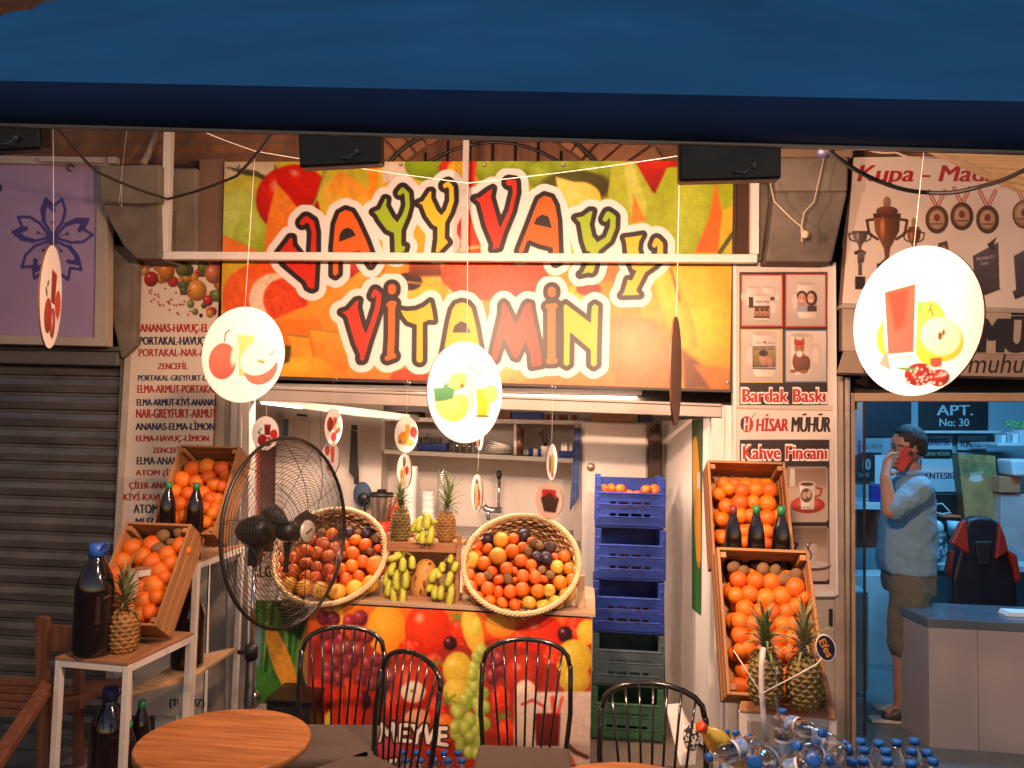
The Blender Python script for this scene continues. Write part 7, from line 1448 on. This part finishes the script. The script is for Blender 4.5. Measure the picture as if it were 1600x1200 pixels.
for i in range(5): m = MB(); yy = 1066 + 12 * i; m.bar(P(-30, yy - 4, 3.0 - .02 * i), P(62 - 6 * i, yy, 3.0 - .02 * i), .03, .018); m.build('slat', M_oldw, BN)

# ================================================================ water bottles
M_pet = clear_mat('bottle plastic', (.93, .93, .93), .13, .05, .35); M_lab = mat('blue bottle label', (.015, .10, .42), .35, var=.5, scale=45, col2=(.35, .5, .7)); M_labw = mat('white bottle label', (.7, .72, .75), .35); M_capblue = mat('bright blue cap', (.01, .12, .5), .35)
M_water = clear_mat('water', (.90, .93, .95), .04, .02)
def pet_proto(name, r, h, mcap, liquid=None, lab=True):
    T = thing(name, 'clear plastic water bottle', 'bottle', (0, 0, 0)); m = MB(); pr = [(r * .55, 0.004), (r * .9, 0), (r, h * .04)]
    for i in range(9): t = .06 + .54 * i / 8; pr.append((r * (1 - (.05 if i % 2 else 0)), h * t))
    pr += [(r, h * .63), (r * .92, h * .70), (r * .7, h * .79), (r * .44, h * .87), (r * .4, h * .93)]
    m.lathe(pr, 16, 0); m.build('bottle_body', liquid or M_pet, T)
    if lab: m = MB(); m.lathe([(r * 1.015, h * .30), (r * 1.015, h * .52)], 16, 0, None, False, False); m.build('label', M_lab, T); m = MB(); m.lathe([(r * 1.02, h * .47), (r * 1.02, h * .515)], 16, 0, None, False, False); m.build('label_band', M_labw, T)
    m = MB(); m.lathe([(r * .46, h * .925), (r * .46, h * .992), (r * .42, h), (r * .1, h)], 16, 0); m.build('cap', mcap, T); return T
PB = pet_proto('water_bottle', .033, .215, M_capblue); used = [False]
WB = 'plastic water bottles heaped in the lower right corner'
def bottle(label, c, rot=(0, 0, 0), sc=1.0, grp=WB):
    o = PB if not used[0] else dup(PB); used[0] = True; o.location = c; o.rotation_euler = rot; o.scale = (sc, sc, sc); o['label'] = label; o['group'] = grp; return o
zb = .66
r2 = random.Random(12)
for row, (Y, xs, yc) in enumerate(((2.52, (1345, 1370, 1399, 1430), 1154), (2.42, (1330, 1358, 1390, 1421, 1452), 1170), (2.32, (1322, 1354, 1388, 1422, 1455), 1186), (2.22, (1340, 1378, 1414, 1450), 1204))):
    for x in xs: v = P(x, yc, Y); bottle('upright water bottle with blue cap in the wrapped pack right of the heap', Vector((v.x, v.y, v.z - .215)), (r2.uniform(-.06, .06), r2.uniform(-.06, .06), r2.uniform(0, 6)), 1, 'upright bottles in the pack')
def lying(label, cap_px, base_px, Y0, Y1, sc=1.25):
    a, b = P(*base_px, Y1), P(*cap_px, Y0); d = (b - a).normalized(); q_ = d.to_track_quat('Z', 'Y'); k_ = max(.8, min(1.25, (b - a).length / .215)); bottle(label, b - d * .215 * k_, q_.to_euler(), k_)
lying('lying water bottle with its blue cap to the right, beside the white hose', (1288, 1146), (1215, 1128), 2.25, 2.4, 1.2)
lying('tilted water bottle with blue cap behind the yellow bottle', (1167, 1148), (1205, 1215), 2.3, 2.25, 1.3)
lying('water bottle whose blue cap points at the viewer under the yellow bottle', (1178, 1192), (1205, 1190), 2.05, 2.3, 1.2)
lying('lying water bottle with blue label below the hose', (1243, 1164), (1302, 1196), 2.2, 2.3, 1.25)
lying('lying water bottle with cap to the left below the yellow bottle', (1104, 1185), (1158, 1170), 2.15, 2.2, 1.25)
lying('upright water bottle standing behind the lying one by the hose', (1222, 1108), (1226, 1180), 2.42, 2.42, 1.05)
lying('water bottle with tilted label at the middle of the heap', (1330, 1170), (1262, 1150), 2.3, 2.3, 1.2)
lying('water bottle leaning at the back of the heap by the wooden stand', (1148, 1142), (1180, 1200), 2.5, 2.45, 1.1)
lying('water bottle lying across the front of the heap', (1300, 1188), (1228, 1205), 2.1, 2.15, 1.25)
lying('small bottle with blue cap at the back left of the heap', (1134, 1140), (1140, 1200), 2.55, 2.52, 1.0)
lying('water bottle with cap leaning towards the pack', (1322, 1160), (1290, 1210), 2.38, 2.3, 1.1)
lying('water bottle with cap forward at the front of the heap', (1270, 1186), (1280, 1230), 2.05, 2.25, 1.15)
YB = pet_proto('juice_bottle', .04, .27, mat('orange cap', (.62, .06, .01), .35), mat('yellow drink', (.62, .42, .04), .12, coat=.5), True)
a, b = P(1165, 1196, 2.3), P(1093, 1134, 2.2); YB.location = a; YB.rotation_euler = (b - a).to_track_quat('Z', 'Y').to_euler(); YB.scale = [(b - a).length / .27 * 1.0] * 3; YB['label'] = 'yellow drink bottle with an orange cap leaning on the water bottles'; YB['category'] = 'bottle'
DT = thing('drinks_table', 'low white table carrying the water bottles at the bottom right', 'table', P(1270, 1200, 2.3)); xa, xb_ = P(1085, 1200, 2.3).x, P(1480, 1200, 2.3).x
m = MB(); m.box(((xa + xb_) / 2, 2.33, .545), (xb_ - xa, .56, .04)); m.build('table_top', M_white, DT, bevel=.004)
for sx in (xa + .05, xb_ - .05):
    for yy in (2.1, 2.56): m = MB(); m.box((sx, yy, .26), (.04, .04, .52)); m.build('leg', M_white, DT)
m = MB(); m.tube([P(1193, 1012, 2.3), P(1190, 1040, 2.28), P(1190, 1080, 2.27), P(1193, 1120, 2.27), P(1198, 1158, 2.27)], .0078, 12); tag(m.build('white_hose', mat('white hose plastic', (.66, .62, .58), .4)), 'upright white plastic hose rising from the water bottle heap', 'hose')
m = MB(); m.tube([P(1146, 1016, 2.3), P(1168, 1050, 2.28), P(1189, 1084, 2.255), P(1230, 1063, 2.27), P(1276, 1038, 2.3), P(1284, 1028, 2.31)], .0018, 6); tag(m.build('bent_wire', M_string), 'thin bent wire tied across the white hose', 'wire')
m = MB(); m.sheet(lambda u, v: P(1203 + 5 * u + 18 * v + 3 * math.sin(7 * v), 1002 + 150 * v, 2.29 + .006 * math.sin(9 * v)), 2, 24); tag(m.build('plastic_strip', clear_mat('clear film', (.9, .86, .82), .25, .1, .6), solid=.001), 'clear crumpled plastic strip beside the white hose', 'film')
TG = thing('round_tag', 'dark blue oval tag with orange lettering on a wire, right of the pineapples', 'tag', P(1290, 1013, 2.32)); p = Panel([(1275, 990), (1305, 990), (1305, 1036), (1275, 1036)], 2.32, step=.7, bg=(22, 24, 60)); 
c = P(1290, 1012, 2.325); s = S(2.325); m = MB(); Mx = Matrix.Translation(c) @ Matrix.Rotation(R(-14), 4, 'Y') @ Matrix.Rotation(R(90), 4, 'X') @ Matrix.Diagonal((.72, 1, 1, 1)); m.lathe([(0, .002), (19.5 * s, .002), (19.5 * s, -.002), (0, -.002)], 40, 0, Mx, False, False, False); m.lathe([(0, .0025), (17.8 * s, .0025)], 40, 1, Mx, False, False, False)
v, f = glyphs('Efes', .02); lo, hi = v.min(0), v.max(0); Tm = Matrix.Translation(c + Vector((0, -.0035, 0))) @ Matrix.Rotation(R(62), 4, 'Y')
m.add([Tm @ Vector(((a_ - (lo[0] + hi[0]) / 2) / (hi[0] - lo[0]) * 27 * s, 0, (b_ - (lo[1] + hi[1]) / 2) / (hi[1] - lo[1]) * 11 * s)) for a_, b_ in v], f, 2); m.build('tag_face', [M_cupw, mat('tag navy', (.012, .014, .06), .4), mat('tag orange', (.75, .3, .04), .4)], TG)
# six pack by the counter front, white box and doodle bag
for rw in range(2):
    for i in range(5):
        v = P(628 + 22 * i + 6 * rw, 1173 + 12 * rw, 3.56 - .08 * rw); bottle('large water bottle in the pack on the ground before the counter front', Vector((v.x, v.y, 0.0)), (0, 0, i), max(.9, v.z / .215), 'bottles in the pack before the counter')
m = MB(); m.prism([P(1043, 1116, 3.4), P(1068, 1114, 3.4), P(1090, 1160, 3.3), P(1088, 1196, 3.3), P(1062, 1196, 3.3)], (0, .12, 0)); tag(m.build('white_box', M_white, bevel=.004), 'white board box leaning beside the crate stack behind the chair', 'box')
m = MB(); m.ball(P(1081, 1152, 3.22), 1.0, 16, sc=(.035, .02, .055)); 
md = mat('doodle cloth', (.75, .7, .66), .7, col2=(.02, .02, .02), scale=60); md.node_tree.nodes['Color Ramp'].color_ramp.elements[0].position = .47; md.node_tree.nodes['Color Ramp'].color_ramp.elements[1].position = .5
tag(m.build('patterned_bag', md), 'small black and white patterned bag hanging by the white box', 'bag')
m = MB(); m.ball(P(394, 1092, 3.7), .05, 12, sc=(.9, .6, 1)); o = m.build('plastic_bag', clear_mat('bag film', (.8, .72, .66), .35, .2, 1.0)); tag(o, 'crumpled clear plastic bag at the foot of the corn banner', 'bag')
# ================================================================ engraving shop interior
M_desk = mat('white desk laminate', (.36, .32, .32), .4, var=.05, scale=3, dirt=.12)
CO = thing('shop_counter', 'white service counter with a dark top inside the engraving shop', 'counter', P(1500, 1180, 4.15)); Y0 = 4.1
zt_ = P(1449, 972, Y0).z
tp = [G(1449, 966, zt_), G(1640, 976, zt_), G(1640, 950, zt_), G(1420, 940, zt_), G(1400, 944, zt_)]
m = MB(); m.prism(tp, (0, 0, -.045)); m.build('counter_top', mat('dark counter top', (.10, .13, .16), .22, var=.1), CO, bevel=.003)
m = MB(); a, b = G(1455, 968, zt_), G(1640, 978, zt_); 
def down(v, z=0.15): return Vector((v.x, v.y, z))
o_ = Vector((0, .03, -.046)); m.prism([a + o_, a.lerp(b, .42) + o_, down(a.lerp(b, .42) + o_), down(a + o_)], (0, .02, 0)); m.build('front_panel', M_desk, CO, bevel=.002)
m = MB(); m.prism([a.lerp(b, .424) + o_, b + o_, down(b + o_), down(a.lerp(b, .424) + o_)], (0, .02, 0)); m.build('front_panel', M_desk, CO, bevel=.002)
m = MB(); c = G(1411, 948, zt_) + Vector((0, .03, -.046)); m.prism([c, a + o_, down(a + o_), down(c)], (0.02, .02, 0)); m.build('end_panel', M_desk, CO)
for i in range(5):
    m = MB(); q = G(1585, 961, zt_) + Vector((.004 * i, .003 * i, .003 + .004 * i)); m.box(q, (.12, .09, .003), 0); tag(m.build('paper_sheet', M_cupw), 'white paper sheet in the pile on the dark counter top', 'paper', 'papers on the shop counter')
# back wall plaques
YB = 6.17
def sign(label, cat, x0, y0, x1, y1, bg, txts, Y=YB, th=.02, name='plaque', m_=None, grp='plaques on the back wall'):
    p = Panel([(x0, y0), (x1, y0), (x1, y1), (x0, y1)], Y, step=2.2, bg=bg)
    for t in txts: p.text(*t)
    o = p.build(name, None, th, m_ or M_print, tuple(v * .6 for v in bg), .85); return tag(o, label, cat, grp)
sign('black plaque lettered APT No 30 on the shop back wall', 'plaque', 1437, 626, 1544, 672, (26, 24, 28), [('APT.', 1464, 633, 1520, 649, (190, 195, 195), .03), ('No: 30', 1468, 654, 1514, 666, (190, 195, 195), .02)])
sign('pale plaque lettered SEKRETER in blue on the shop back wall', 'plaque', 1443, 681, 1488, 702, (190, 200, 205), [('SEKRETER', 1447, 685, 1483, 696, (50, 50, 130), .02)])
sign('pale plaque lettered YÖNETİM on the shop back wall', 'plaque', 1496, 681, 1541, 703, (176, 190, 196), [('YÖNETİM', 1500, 685, 1535, 699, (30, 40, 70), .02)])
sign('dark plaque lettered GENEL MÜDÜR below the SEKRETER plaque', 'plaque', 1444, 703, 1488, 714, (34, 32, 34), [('GENEL MÜDÜR', 1446, 705, 1484, 711.5, (190, 185, 170), .0)])
sign('white board lettered ENTESBİR behind the man on the shop back wall', 'plaque', 1440, 717, 1500, 768, (200, 206, 210), [('ENTESBİR', 1447, 735, 1500, 748, (40, 34, 60), .03)])
sign('grey plaque with faint lettering left of the man on the shop back wall', 'plaque', 1344, 688, 1380, 707, (140, 152, 160), [('ÖZEL EĞİTİM', 1346, 693, 1378, 701, (70, 84, 100), .01)])
sign('black plaque with pale numerals left of the man on the shop back wall', 'plaque', 1337, 711, 1365, 752, (26, 24, 30), [('10', 1348, 717, 1360, 734, (160, 170, 175), .03), ('TEKABİ', 1340, 737, 1358, 745, (150, 160, 165), 0)])
sign('white framed notice behind the man\'s phone on the shop back wall', 'notice', 1367, 711, 1412, 756, (205, 214, 218), [('m', 1401, 733, 1412, 745, (50, 60, 90), .03), ('ARD', 1392, 746, 1404, 750, (90, 100, 110), 0)])
sign('dark screen panel high on the left of the shop back wall', 'panel', 1352, 620, 1424, 681, (24, 26, 40), [], YB, .03, 'wall_screen')
def bx2(name, label, cat, pts, Y, d, mt, grp=None, bev=.004): m = MB(); m.slab(pts, Y, d); return tag(m.build(name, mt, bevel=bev), label, cat, grp)
def rc(x0, y0, x1, y1): return [(x0, y0), (x1, y0), (x1, y1), (x0, y1)]
M_shw = mat('shop shelf white', (.55, .58, .6), .5)
bx2('wall_shelf', 'thin white shelf below the APT plaque', 'shelf', rc(1430, 673, 1566, 677), 6.05, .15, M_shw, 'shop wall shelves')
bx2('wall_shelf', 'white shelf with small boxes at the right of the shop', 'shelf', rc(1560, 692, 1620, 697), 5.7, .4, M_shw, 'shop wall shelves')
r2 = random.Random(2)
for i, (x0, x1, h, c, lab) in enumerate(((1566, 1572, 12, (.6, .65, .68), 'small white box at the left of the right shop shelf'), (1574, 1580, 17, (.3, .36, .4), 'grey bottle on the right shop shelf'), (1583, 1592, 14, (.65, .68, .7), 'white carton on the right shop shelf'), (1594, 1604, 20, (.5, .56, .6), 'pale box at the edge on the right shop shelf'))): bx2('small_box', lab, 'box', rc(x0, 692 - h, x1, 692), 5.75, .1, mat('shelf box %d' % i, c, .5), 'boxes on the right shop shelf')
T = thing('potted_plant', 'small bright green plant on the right shop shelf', 'plant', P(1584, 678, 5.85)); m = MB()
for i in range(40): q = P(1584 + r2.uniform(-14, 14), 666 + r2.uniform(-6, 6), 5.85 + r2.uniform(-.04, .04)); a = r2.uniform(0, 6.3); d = Vector((math.cos(a), .3 * math.sin(a), .5)) * .03; m.add([q, q + d + Vector((0, .008, .008)), q + d * 1.5, q + d - Vector((0, .008, .0))], [(0, 1, 2, 3)])
m.build('leaves', mat('bright leaf', (.16, .45, .08), .5), T); m = MB(); m.slab(rc(1578, 676, 1592, 692), 5.85, .06); m.build('pot', M_shw, T)
bx2('carton_box', 'brown carton box on the right side of the shop', 'box', rc(1562, 745, 1595, 770), 5.6, .3, mat('cardboard', (.3, .15, .07), .8), 'shop cartons')
bx2('storage_unit', 'grey storage unit at the right side of the shop', 'cabinet', rc(1564, 772, 1640, 1000), 5.62, .4, mat('grey unit', (.3, .34, .36), .5))
bx2('white_container', 'white plastic container above the brown carton', 'container', [(1580, 718), (1620, 718), (1618, 744), (1584, 744)], 5.55, .2, M_shw, None, .015)
GB = thing('gift_bag', 'tall bronze gift bag standing in front of the shop back wall', 'bag', P(1530, 815, 5.7)); p = Panel([(1497, 708), (1555, 712), (1562, 818), (1508, 812)], 5.7, step=1.4, bg=(150, 130, 84)); p.grain(18, .2, 3); p.grain(5, .25, 9, (1505, 712, 1555, 738)); p.ell(1525, 748, 11, 5, (190, 190, 190)); p.line([(1515, 740), (1536, 738)], 1.6, (200, 200, 190)); p.text('HISAR', 1517, 741, 1534, 746, (220, 220, 215), .02); p.build('bag_front', GB, .1, print_mat('satin bag', .3), (110, 92, 56), .8)
# desk along the back with things on it
DK = thing('back_desk', 'white desk along the shop back wall behind the man', 'desk', P(1400, 1000, 5.7))
m = MB(); a, b = P(1330, 786, 5.6), P(1385, 787, 5.6); m.prism([a, b, b + Vector((0, .5, 0)), a + Vector((0, .5, 0))], (0, 0, -.04)); m.build('upper_board', M_shw, DK)
m = MB(); a, b = P(1420, 882, 5.4), P(1640, 886, 5.4); m.prism([a, b, b + Vector((0, .6, 0)), a + Vector((0, .6, 0))], (0, 0, -.035)); m.build('desk_top', M_shw, DK)
m = MB(); m.slab(rc(1340, 797, 1385, 856), 5.75, .05); m.build('red_panel', mat('dark red panel', (.18, .035, .02), .5), DK); m = MB(); m.slab(rc(1335, 900, 1480, 1080), 5.62, .3); m.build('drawers', M_shw, DK)
bx2('blue_folder', 'dark blue folder standing left of the man', 'folder', rc(1361, 758, 1382, 784), 5.7, .05, mat('blue folder', (.02, .02, .2), .5))
bx2('display_cabinet', 'tall pale display cabinet behind the door glass', 'cabinet', rc(1338, 925, 1357, 1080), 4.9, .35, M_shw)
bx2('dark_monitor', 'black monitor behind the man on the back desk', 'monitor', rc(1462, 772, 1508, 850), 5.8, .05, M_black)
T = thing('paper_bag', 'black and white patterned plastic bag on the back desk beside the man', 'bag', P(1470, 880, 5.3)); p = Panel([(1454, 836), (1478, 832), (1482, 878), (1446, 882)], 5.3, step=1.4, bg=(150, 160, 170)); p.grain(5, 1.4, 6); p.poly([(1458, 815), (1470, 822), (1474, 836), (1456, 838)], (190, 205, 212)); p.text('Caff', 1459, 846, 1477, 853, (20, 26, 40), .02, .2); p.build('bag_front', T, .06, M_print, (90, 100, 110), .85)
m = MB(); m.ball(P(1464, 826, 5.32), .045, 10, sc=(1, .6, 1.2)); m.build('twisted_top', M_shw, T)
lathe_thing('paper_cup', 'pale blue paper cup beside the black and red office chair', 'cup', 1490, 836, 5.4, [(6, 0), (8.5, 20)], mat('pale cup', (.4, .55, .65), .5))
T = thing('white_cable', 'white cable looping over the monitor behind the man', 'cable', P(1475, 800, 5.6)); m = MB(); m.tube([P(1460, 788, 5.6), P(1472, 787, 5.6), P(1482, 797, 5.6), P(1484, 803, 5.6)], .005, 6); m.tube([P(1460, 800, 5.6), P(1472, 803, 5.6), P(1486, 801, 5.6)], .005, 6); m.build('cord', M_shw, T)
bx2('orange_tray', 'small orange tray on the back desk', 'tray', rc(1474, 806, 1502, 809), 5.5, .1, mat('orange tray', (.5, .12, .04), .4))
GC = thing('gaming_chair', 'black and red high backed gaming chair behind the shop counter', 'chair', P(1545, 1000, 4.9)); Yg = 4.95
m = MB(); m.slab([(1512, 812), (1528, 808), (1548, 809), (1562, 817), (1575, 870), (1590, 900), (1592, 960), (1490, 960), (1489, 905), (1498, 870)], Yg, .1); m.build('backrest', mat('black leatherette', (.016, .016, .026), .4), GC, bevel=.02, seg=4)
mr = mat('red leatherette', (.32, .028, .016), .4)
for pts in ([(1502, 818), (1511, 812), (1516, 868), (1492, 852), (1486, 850)], [(1562, 815), (1572, 840), (1577, 862), (1556, 875)], [(1574, 858), (1590, 868), (1597, 905), (1588, 912), (1584, 890)], [(1486, 858), (1493, 862), (1487, 905), (1479, 895)]): m = MB(); m.slab(pts, Yg - .02, .05); m.build('side_bolster', mr, GC, bevel=.01)
m = MB(); m.slab([(1524, 846), (1552, 846), (1548, 884), (1528, 884)], Yg - .015, .03); m.build('centre_pad', mat('black pad', (.01, .01, .012), .6), GC, bevel=.01)
a = P(1540, 960, 4.95); m = MB(); m.box((a.x, 4.75, a.z + .0), (.42, .45, .10)); m.build('seat', mat('black leatherette', (.016, .016, .026), .4), GC, bevel=.03); m = MB(); m.tube([(a.x, 4.8, a.z), (a.x, 4.8, .22)], .03, 10); m.build('gas_column', M_black, GC)
m = MB()
for k in range(5): t = 2 * math.pi * k / 5; m.bar((a.x, 4.8, .24), (a.x + .3 * math.cos(t), 4.8 + .3 * math.sin(t), .2), .04, .03)
m.build('star_base', M_black, GC)

# ================================================================ the man on the phone (facing left)
YM = 4.62; sM = S(YM)
def V_(px, py, dy=0.0): return P(px, py, YM + dy)
M_skin = mat('skin', (.40, .20, .13), .5, var=.12, scale=8, sss=.1); M_shirt = mat('pale polo shirt cloth', (.17, .30, .40), .85, var=.08, scale=5, bump=.5, bscale=14); M_khaki = mat('khaki cloth', (.13, .12, .085), .9, var=.2, scale=6, bump=.4, bscale=18); M_hair = mat('dark short hair', (.018, .013, .012), .7, var=.4, scale=60, bump=.6, bscale=150); M_shoe = mat('dark shoe', (.04, .035, .035), .5); M_sole = mat('white sole', (.6, .58, .55), .6); M_phone = mat('red phone case', (.45, .025, .02), .35)
MAN = thing('person', 'man in a pale polo shirt and khaki shorts holding a red phone to his ear', 'person', Vector((V_(1418, 900).x, YM, .15)))
def loft(m, rings, n=24, mi=0):
    """rings: (px centre, py, half depth px (along x), half width m (along y), y offset)"""
    vs = []; fs = []
    for cx, cy, hd, hw, oy in rings:
        c = V_(cx, cy, oy)
        for k in range(n): a = 2 * math.pi * k / n; ca, sa = math.cos(a), math.sin(a); e = 0.85; vs.append(c + Vector((hd * .86 * sM * abs(ca) ** e * (1 if ca >= 0 else -1), hw * .86 * abs(sa) ** e * (1 if sa >= 0 else -1), 0)))
    for i in range(len(rings) - 1):
        for k in range(n): fs.append((i * n + k, (i + 1) * n + k, (i + 1) * n + (k + 1) % n, i * n + (k + 1) % n))
    fs += [tuple(range(n)), tuple(range((len(rings) - 1) * n, len(rings) * n))[::-1]]; m.add(vs, fs, mi, True)
def limb(m, pts, rs, n=12):
    q = []; rr_ = []
    for (a, b), (ra, rb) in zip(zip(pts, pts[1:]), zip(rs, rs[1:])):
        for t in range(5): q.append(a.lerp(b, t / 5)); rr_.append(ra + (rb - ra) * t / 5)
    q.append(pts[-1]); rr_.append(rs[-1]); m.tube(q, rr_, n); m.ball(pts[0], rs[0], n); m.ball(pts[-1], rs[-1], n)
    for p_, r_ in zip(pts[1:-1], rs[1:-1]): m.ball(p_, r_, n)
def skinned(m, name, mt, vox, par, sm=6, fold=0.0):
    o = m.build(name, mt, par); md = o.modifiers.new('remesh', 'REMESH'); md.mode = 'VOXEL'; md.voxel_size = vox; md.use_smooth_shade = True
    md = o.modifiers.new('smooth', 'SMOOTH'); md.factor = .5; md.iterations = sm
    if fold:
        tx = bpy.data.textures.new(name + ' folds', 'CLOUDS'); tx.noise_scale = .10; tx.noise_depth = 2; md = o.modifiers.new('folds', 'DISPLACE'); md.texture = tx; md.strength = fold; md.mid_level = .5
    return o
hipL, hipR = -.10, .10
m = MB()
# head, neck, trunk core
loft(m, [(1424, 735, 14, .060, 0), (1423, 722, 14.5, .060, 0)], 20)
m.ball(V_(1419, 695), 1, 22, sc=(24 * sM, .076, 27 * sM)); m.ball(V_(1409, 712), 1, 18, sc=(14.5 * sM, .056, 19 * sM)); m.ball(V_(1401, 727), 1, 14, sc=(8 * sM, .034, 6.5 * sM))
limb(m, [V_(1396, 698), V_(1391, 710)], [.011, .014], 10); m.ball(V_(1395, 720), 1, 10, sc=(3.2 * sM, .022, 3 * sM)); m.ball(V_(1397, 694), 1, 10, sc=(3 * sM, .045, 2.4 * sM))
m.ball(V_(1427, 709, -.078), 1, 12, sc=(4.5 * sM, .012, 8.5 * sM)); m.ball(V_(1427, 709, .078), 1, 12, sc=(4.5 * sM, .012, 8.5 * sM))
loft(m, [(1425, 740, 16, .07, 0), (1421, 760, 27, .15, 0), (1418, 800, 32, .14, 0), (1418, 850, 33, .14, 0), (1419, 890, 30, .14, 0), (1420, 910, 28, .13, 0)], 24)
# near (left) arm raised to the ear, far arm hanging
sh, el, wr = V_(1437, 765, -.19), V_(1391, 798, -.25), V_(1383, 746, -.19)
limb(m, [sh, el, wr], [.058, .044, .029]); limb(m, [V_(1425, 765, .20), V_(1428, 835, .24), V_(1412, 895, .22)], [.056, .042, .028])
limb(m, [V_(1412, 895, .22), V_(1408, 918, .21)], [.03, .024])
# hand: palm, four fingers round the phone, thumb
pw = wr + Vector((0, .02, .0)); kn = V_(1387, 722, -.135); limb(m, [wr, kn], [.027, .026], 10)
for i, (tx, ty, dy) in enumerate(((1402, 708, -.104), (1403, 715, -.102), (1402, 722, -.104), (1400, 729, -.108))):
    k0 = V_(1384 + .8 * i, 716 + 5.5 * i, -.150 + .006 * i); k1 = V_(1391 + .5 * i, 709 + 6 * i, -.137); limb(m, [k0, k1, V_(tx, ty, dy - .012)], [.0105, .0095, .0075], 8)
limb(m, [V_(1384, 736, -.165), V_(1393, 741, -.135), V_(1404, 737, -.112)], [.013, .011, .008], 8)
# legs
for sy_, fx in ((-.10, 0), (.10, 6)):
    limb(m, [V_(1421, 935, sy_), V_(1414 + fx, 1000, sy_), V_(1412 + fx, 1040, sy_), V_(1408 + fx, 1106, sy_)], [.075, .062, .056, .038]); limb(m, [V_(1408 + fx, 1110, sy_), V_(1390 + fx, 1116, sy_)], [.036, .03], 10)
skinned(m, 'body', M_skin, .0058, MAN, 5)
m = MB(); loft(m, [(1424, 741, 17, .078, 0), (1424, 748, 24, .14, 0), (1421, 760, 33, .192, 0), (1418, 790, 40, .19, 0), (1417, 830, 42.5, .188, 0), (1416, 860, 44, .19, 0), (1417, 888, 42.5, .195, 0), (1418, 894, 41.5, .196, 0)], 28)
limb(m, [V_(1437, 766, -.185), V_(1398, 794, -.243)], [.072, .062]); limb(m, [V_(1425, 766, .19), V_(1428, 815, .225)], [.072, .06])
skinned(m, 'polo_shirt', M_shirt, .0085, MAN, 6, .035)
m = MB(); loft(m, [(1424, 742, 20, .09, 0), (1425.5, 734, 17.5, .077, 0)], 22); o = m.build('collar', M_shirt, MAN, solid=.004)
m = MB(); loft(m, [(1420, 884, 39, .178, 0), (1421, 905, 40, .182, 0), (1421, 925, 38, .178, 0)], 24)
for sy_, fx in ((-.095, 0), (.095, 6)): limb(m, [V_(1421, 918, sy_), V_(1414 + fx, 1008, sy_)], [.105, .090], 14)
skinned(m, 'khaki_shorts', M_khaki, .0085, MAN, 5, .03)
for sy_, fx in ((-.10, 0), (.10, 6)):
    m = MB(); limb(m, [V_(1409 + fx, 1113, sy_), V_(1396 + fx, 1118, sy_), V_(1386 + fx, 1120, sy_)], [.046, .042, .032], 12); S_ = skinned(m, 'shoe', M_shoe, .006, MAN, 3)
    m = MB(); b0 = V_(1398 + fx, 1124, sy_); m.box((b0.x, b0.y, .16), (.27, .085, .02)); m.build('sole', M_sole, S_, bevel=.012)
m = MB(); 
m.ball(V_(1421, 692), 1, 64, sc=(24.8 * sM, .079, 27.6 * sM)); m.ball(V_(1426, 702), 1, 48, sc=(18.5 * sM, .0735, 18 * sM))
o = m.build('hair', M_hair, MAN); me = o.data; import bmesh
bm = bmesh.new(); bm.from_mesh(me); b_ = base(MAN); dl = []
for v in bm.verts:
    q = CR.transposed() @ (v.co + b_ - CAM); px = 800 + FPX * q.x / -q.z; py = 600 - FPX * q.y / -q.z
    lim = 676 + max(0, px - 1397) * .75 if px < 1413 else (690 + (px - 1413) * .3 if px < 1421 else (712 if px < 1426 else (700 if px < 1432 else 713)))
    lim += 1.5 * math.sin(px * 2.1)
    if py > lim: dl.append(v)
bmesh.ops.delete(bm, geom=dl, context='VERTS'); bm.to_mesh(me); bm.free(); md = o.modifiers.new('solid', 'SOLIDIFY'); md.thickness = .006; md.offset = -.8; tx = bpy.data.textures.new('hair noise', 'CLOUDS'); tx.noise_scale = .012; md = o.modifiers.new('tufts', 'DISPLACE'); md.texture = tx; md.strength = .012
m = MB(); m.bar(V_(1402, 695, -.066), V_(1428, 700, -.082), .004, .006); m.build('glasses', M_black, MAN)
G_ = MAN.children[-1]; m = MB(); c_ = V_(1396.5, 697, -.045); m.tube([c_ + Vector((.004 * math.cos(t), .026 * math.cos(t), .018 * math.sin(t))) for t in [2 * math.pi * i / 16 for i in range(16)]], .0028, 6, closed=True); c_ = V_(1396.5, 697, .03); m.tube([c_ + Vector((.004 * math.cos(t), .026 * math.cos(t), .018 * math.sin(t))) for t in [2 * math.pi * i / 16 for i in range(16)]], .0028, 6, closed=True); m.build('lens_rims', M_black, G_)
PH = thing('mobile_phone', 'red mobile phone held at the man\'s ear', 'phone', V_(1413, 717, -.1)); m = MB(); Mx = Matrix.Translation(V_(1412, 717, -.096)) @ Matrix.Rotation(R(32), 4, 'Y') @ Matrix.Rotation(R(-6), 4, 'Z'); m.box((0, 0, 0), (.074, .010, .135), 0, Mx); m.build('case', M_phone, PH, bevel=.005)
m = MB(); m.box((.016, -.0065, .045), (.026, .003, .03), 0, Mx); m.build('camera_bump', M_black, PH, bevel=.003)
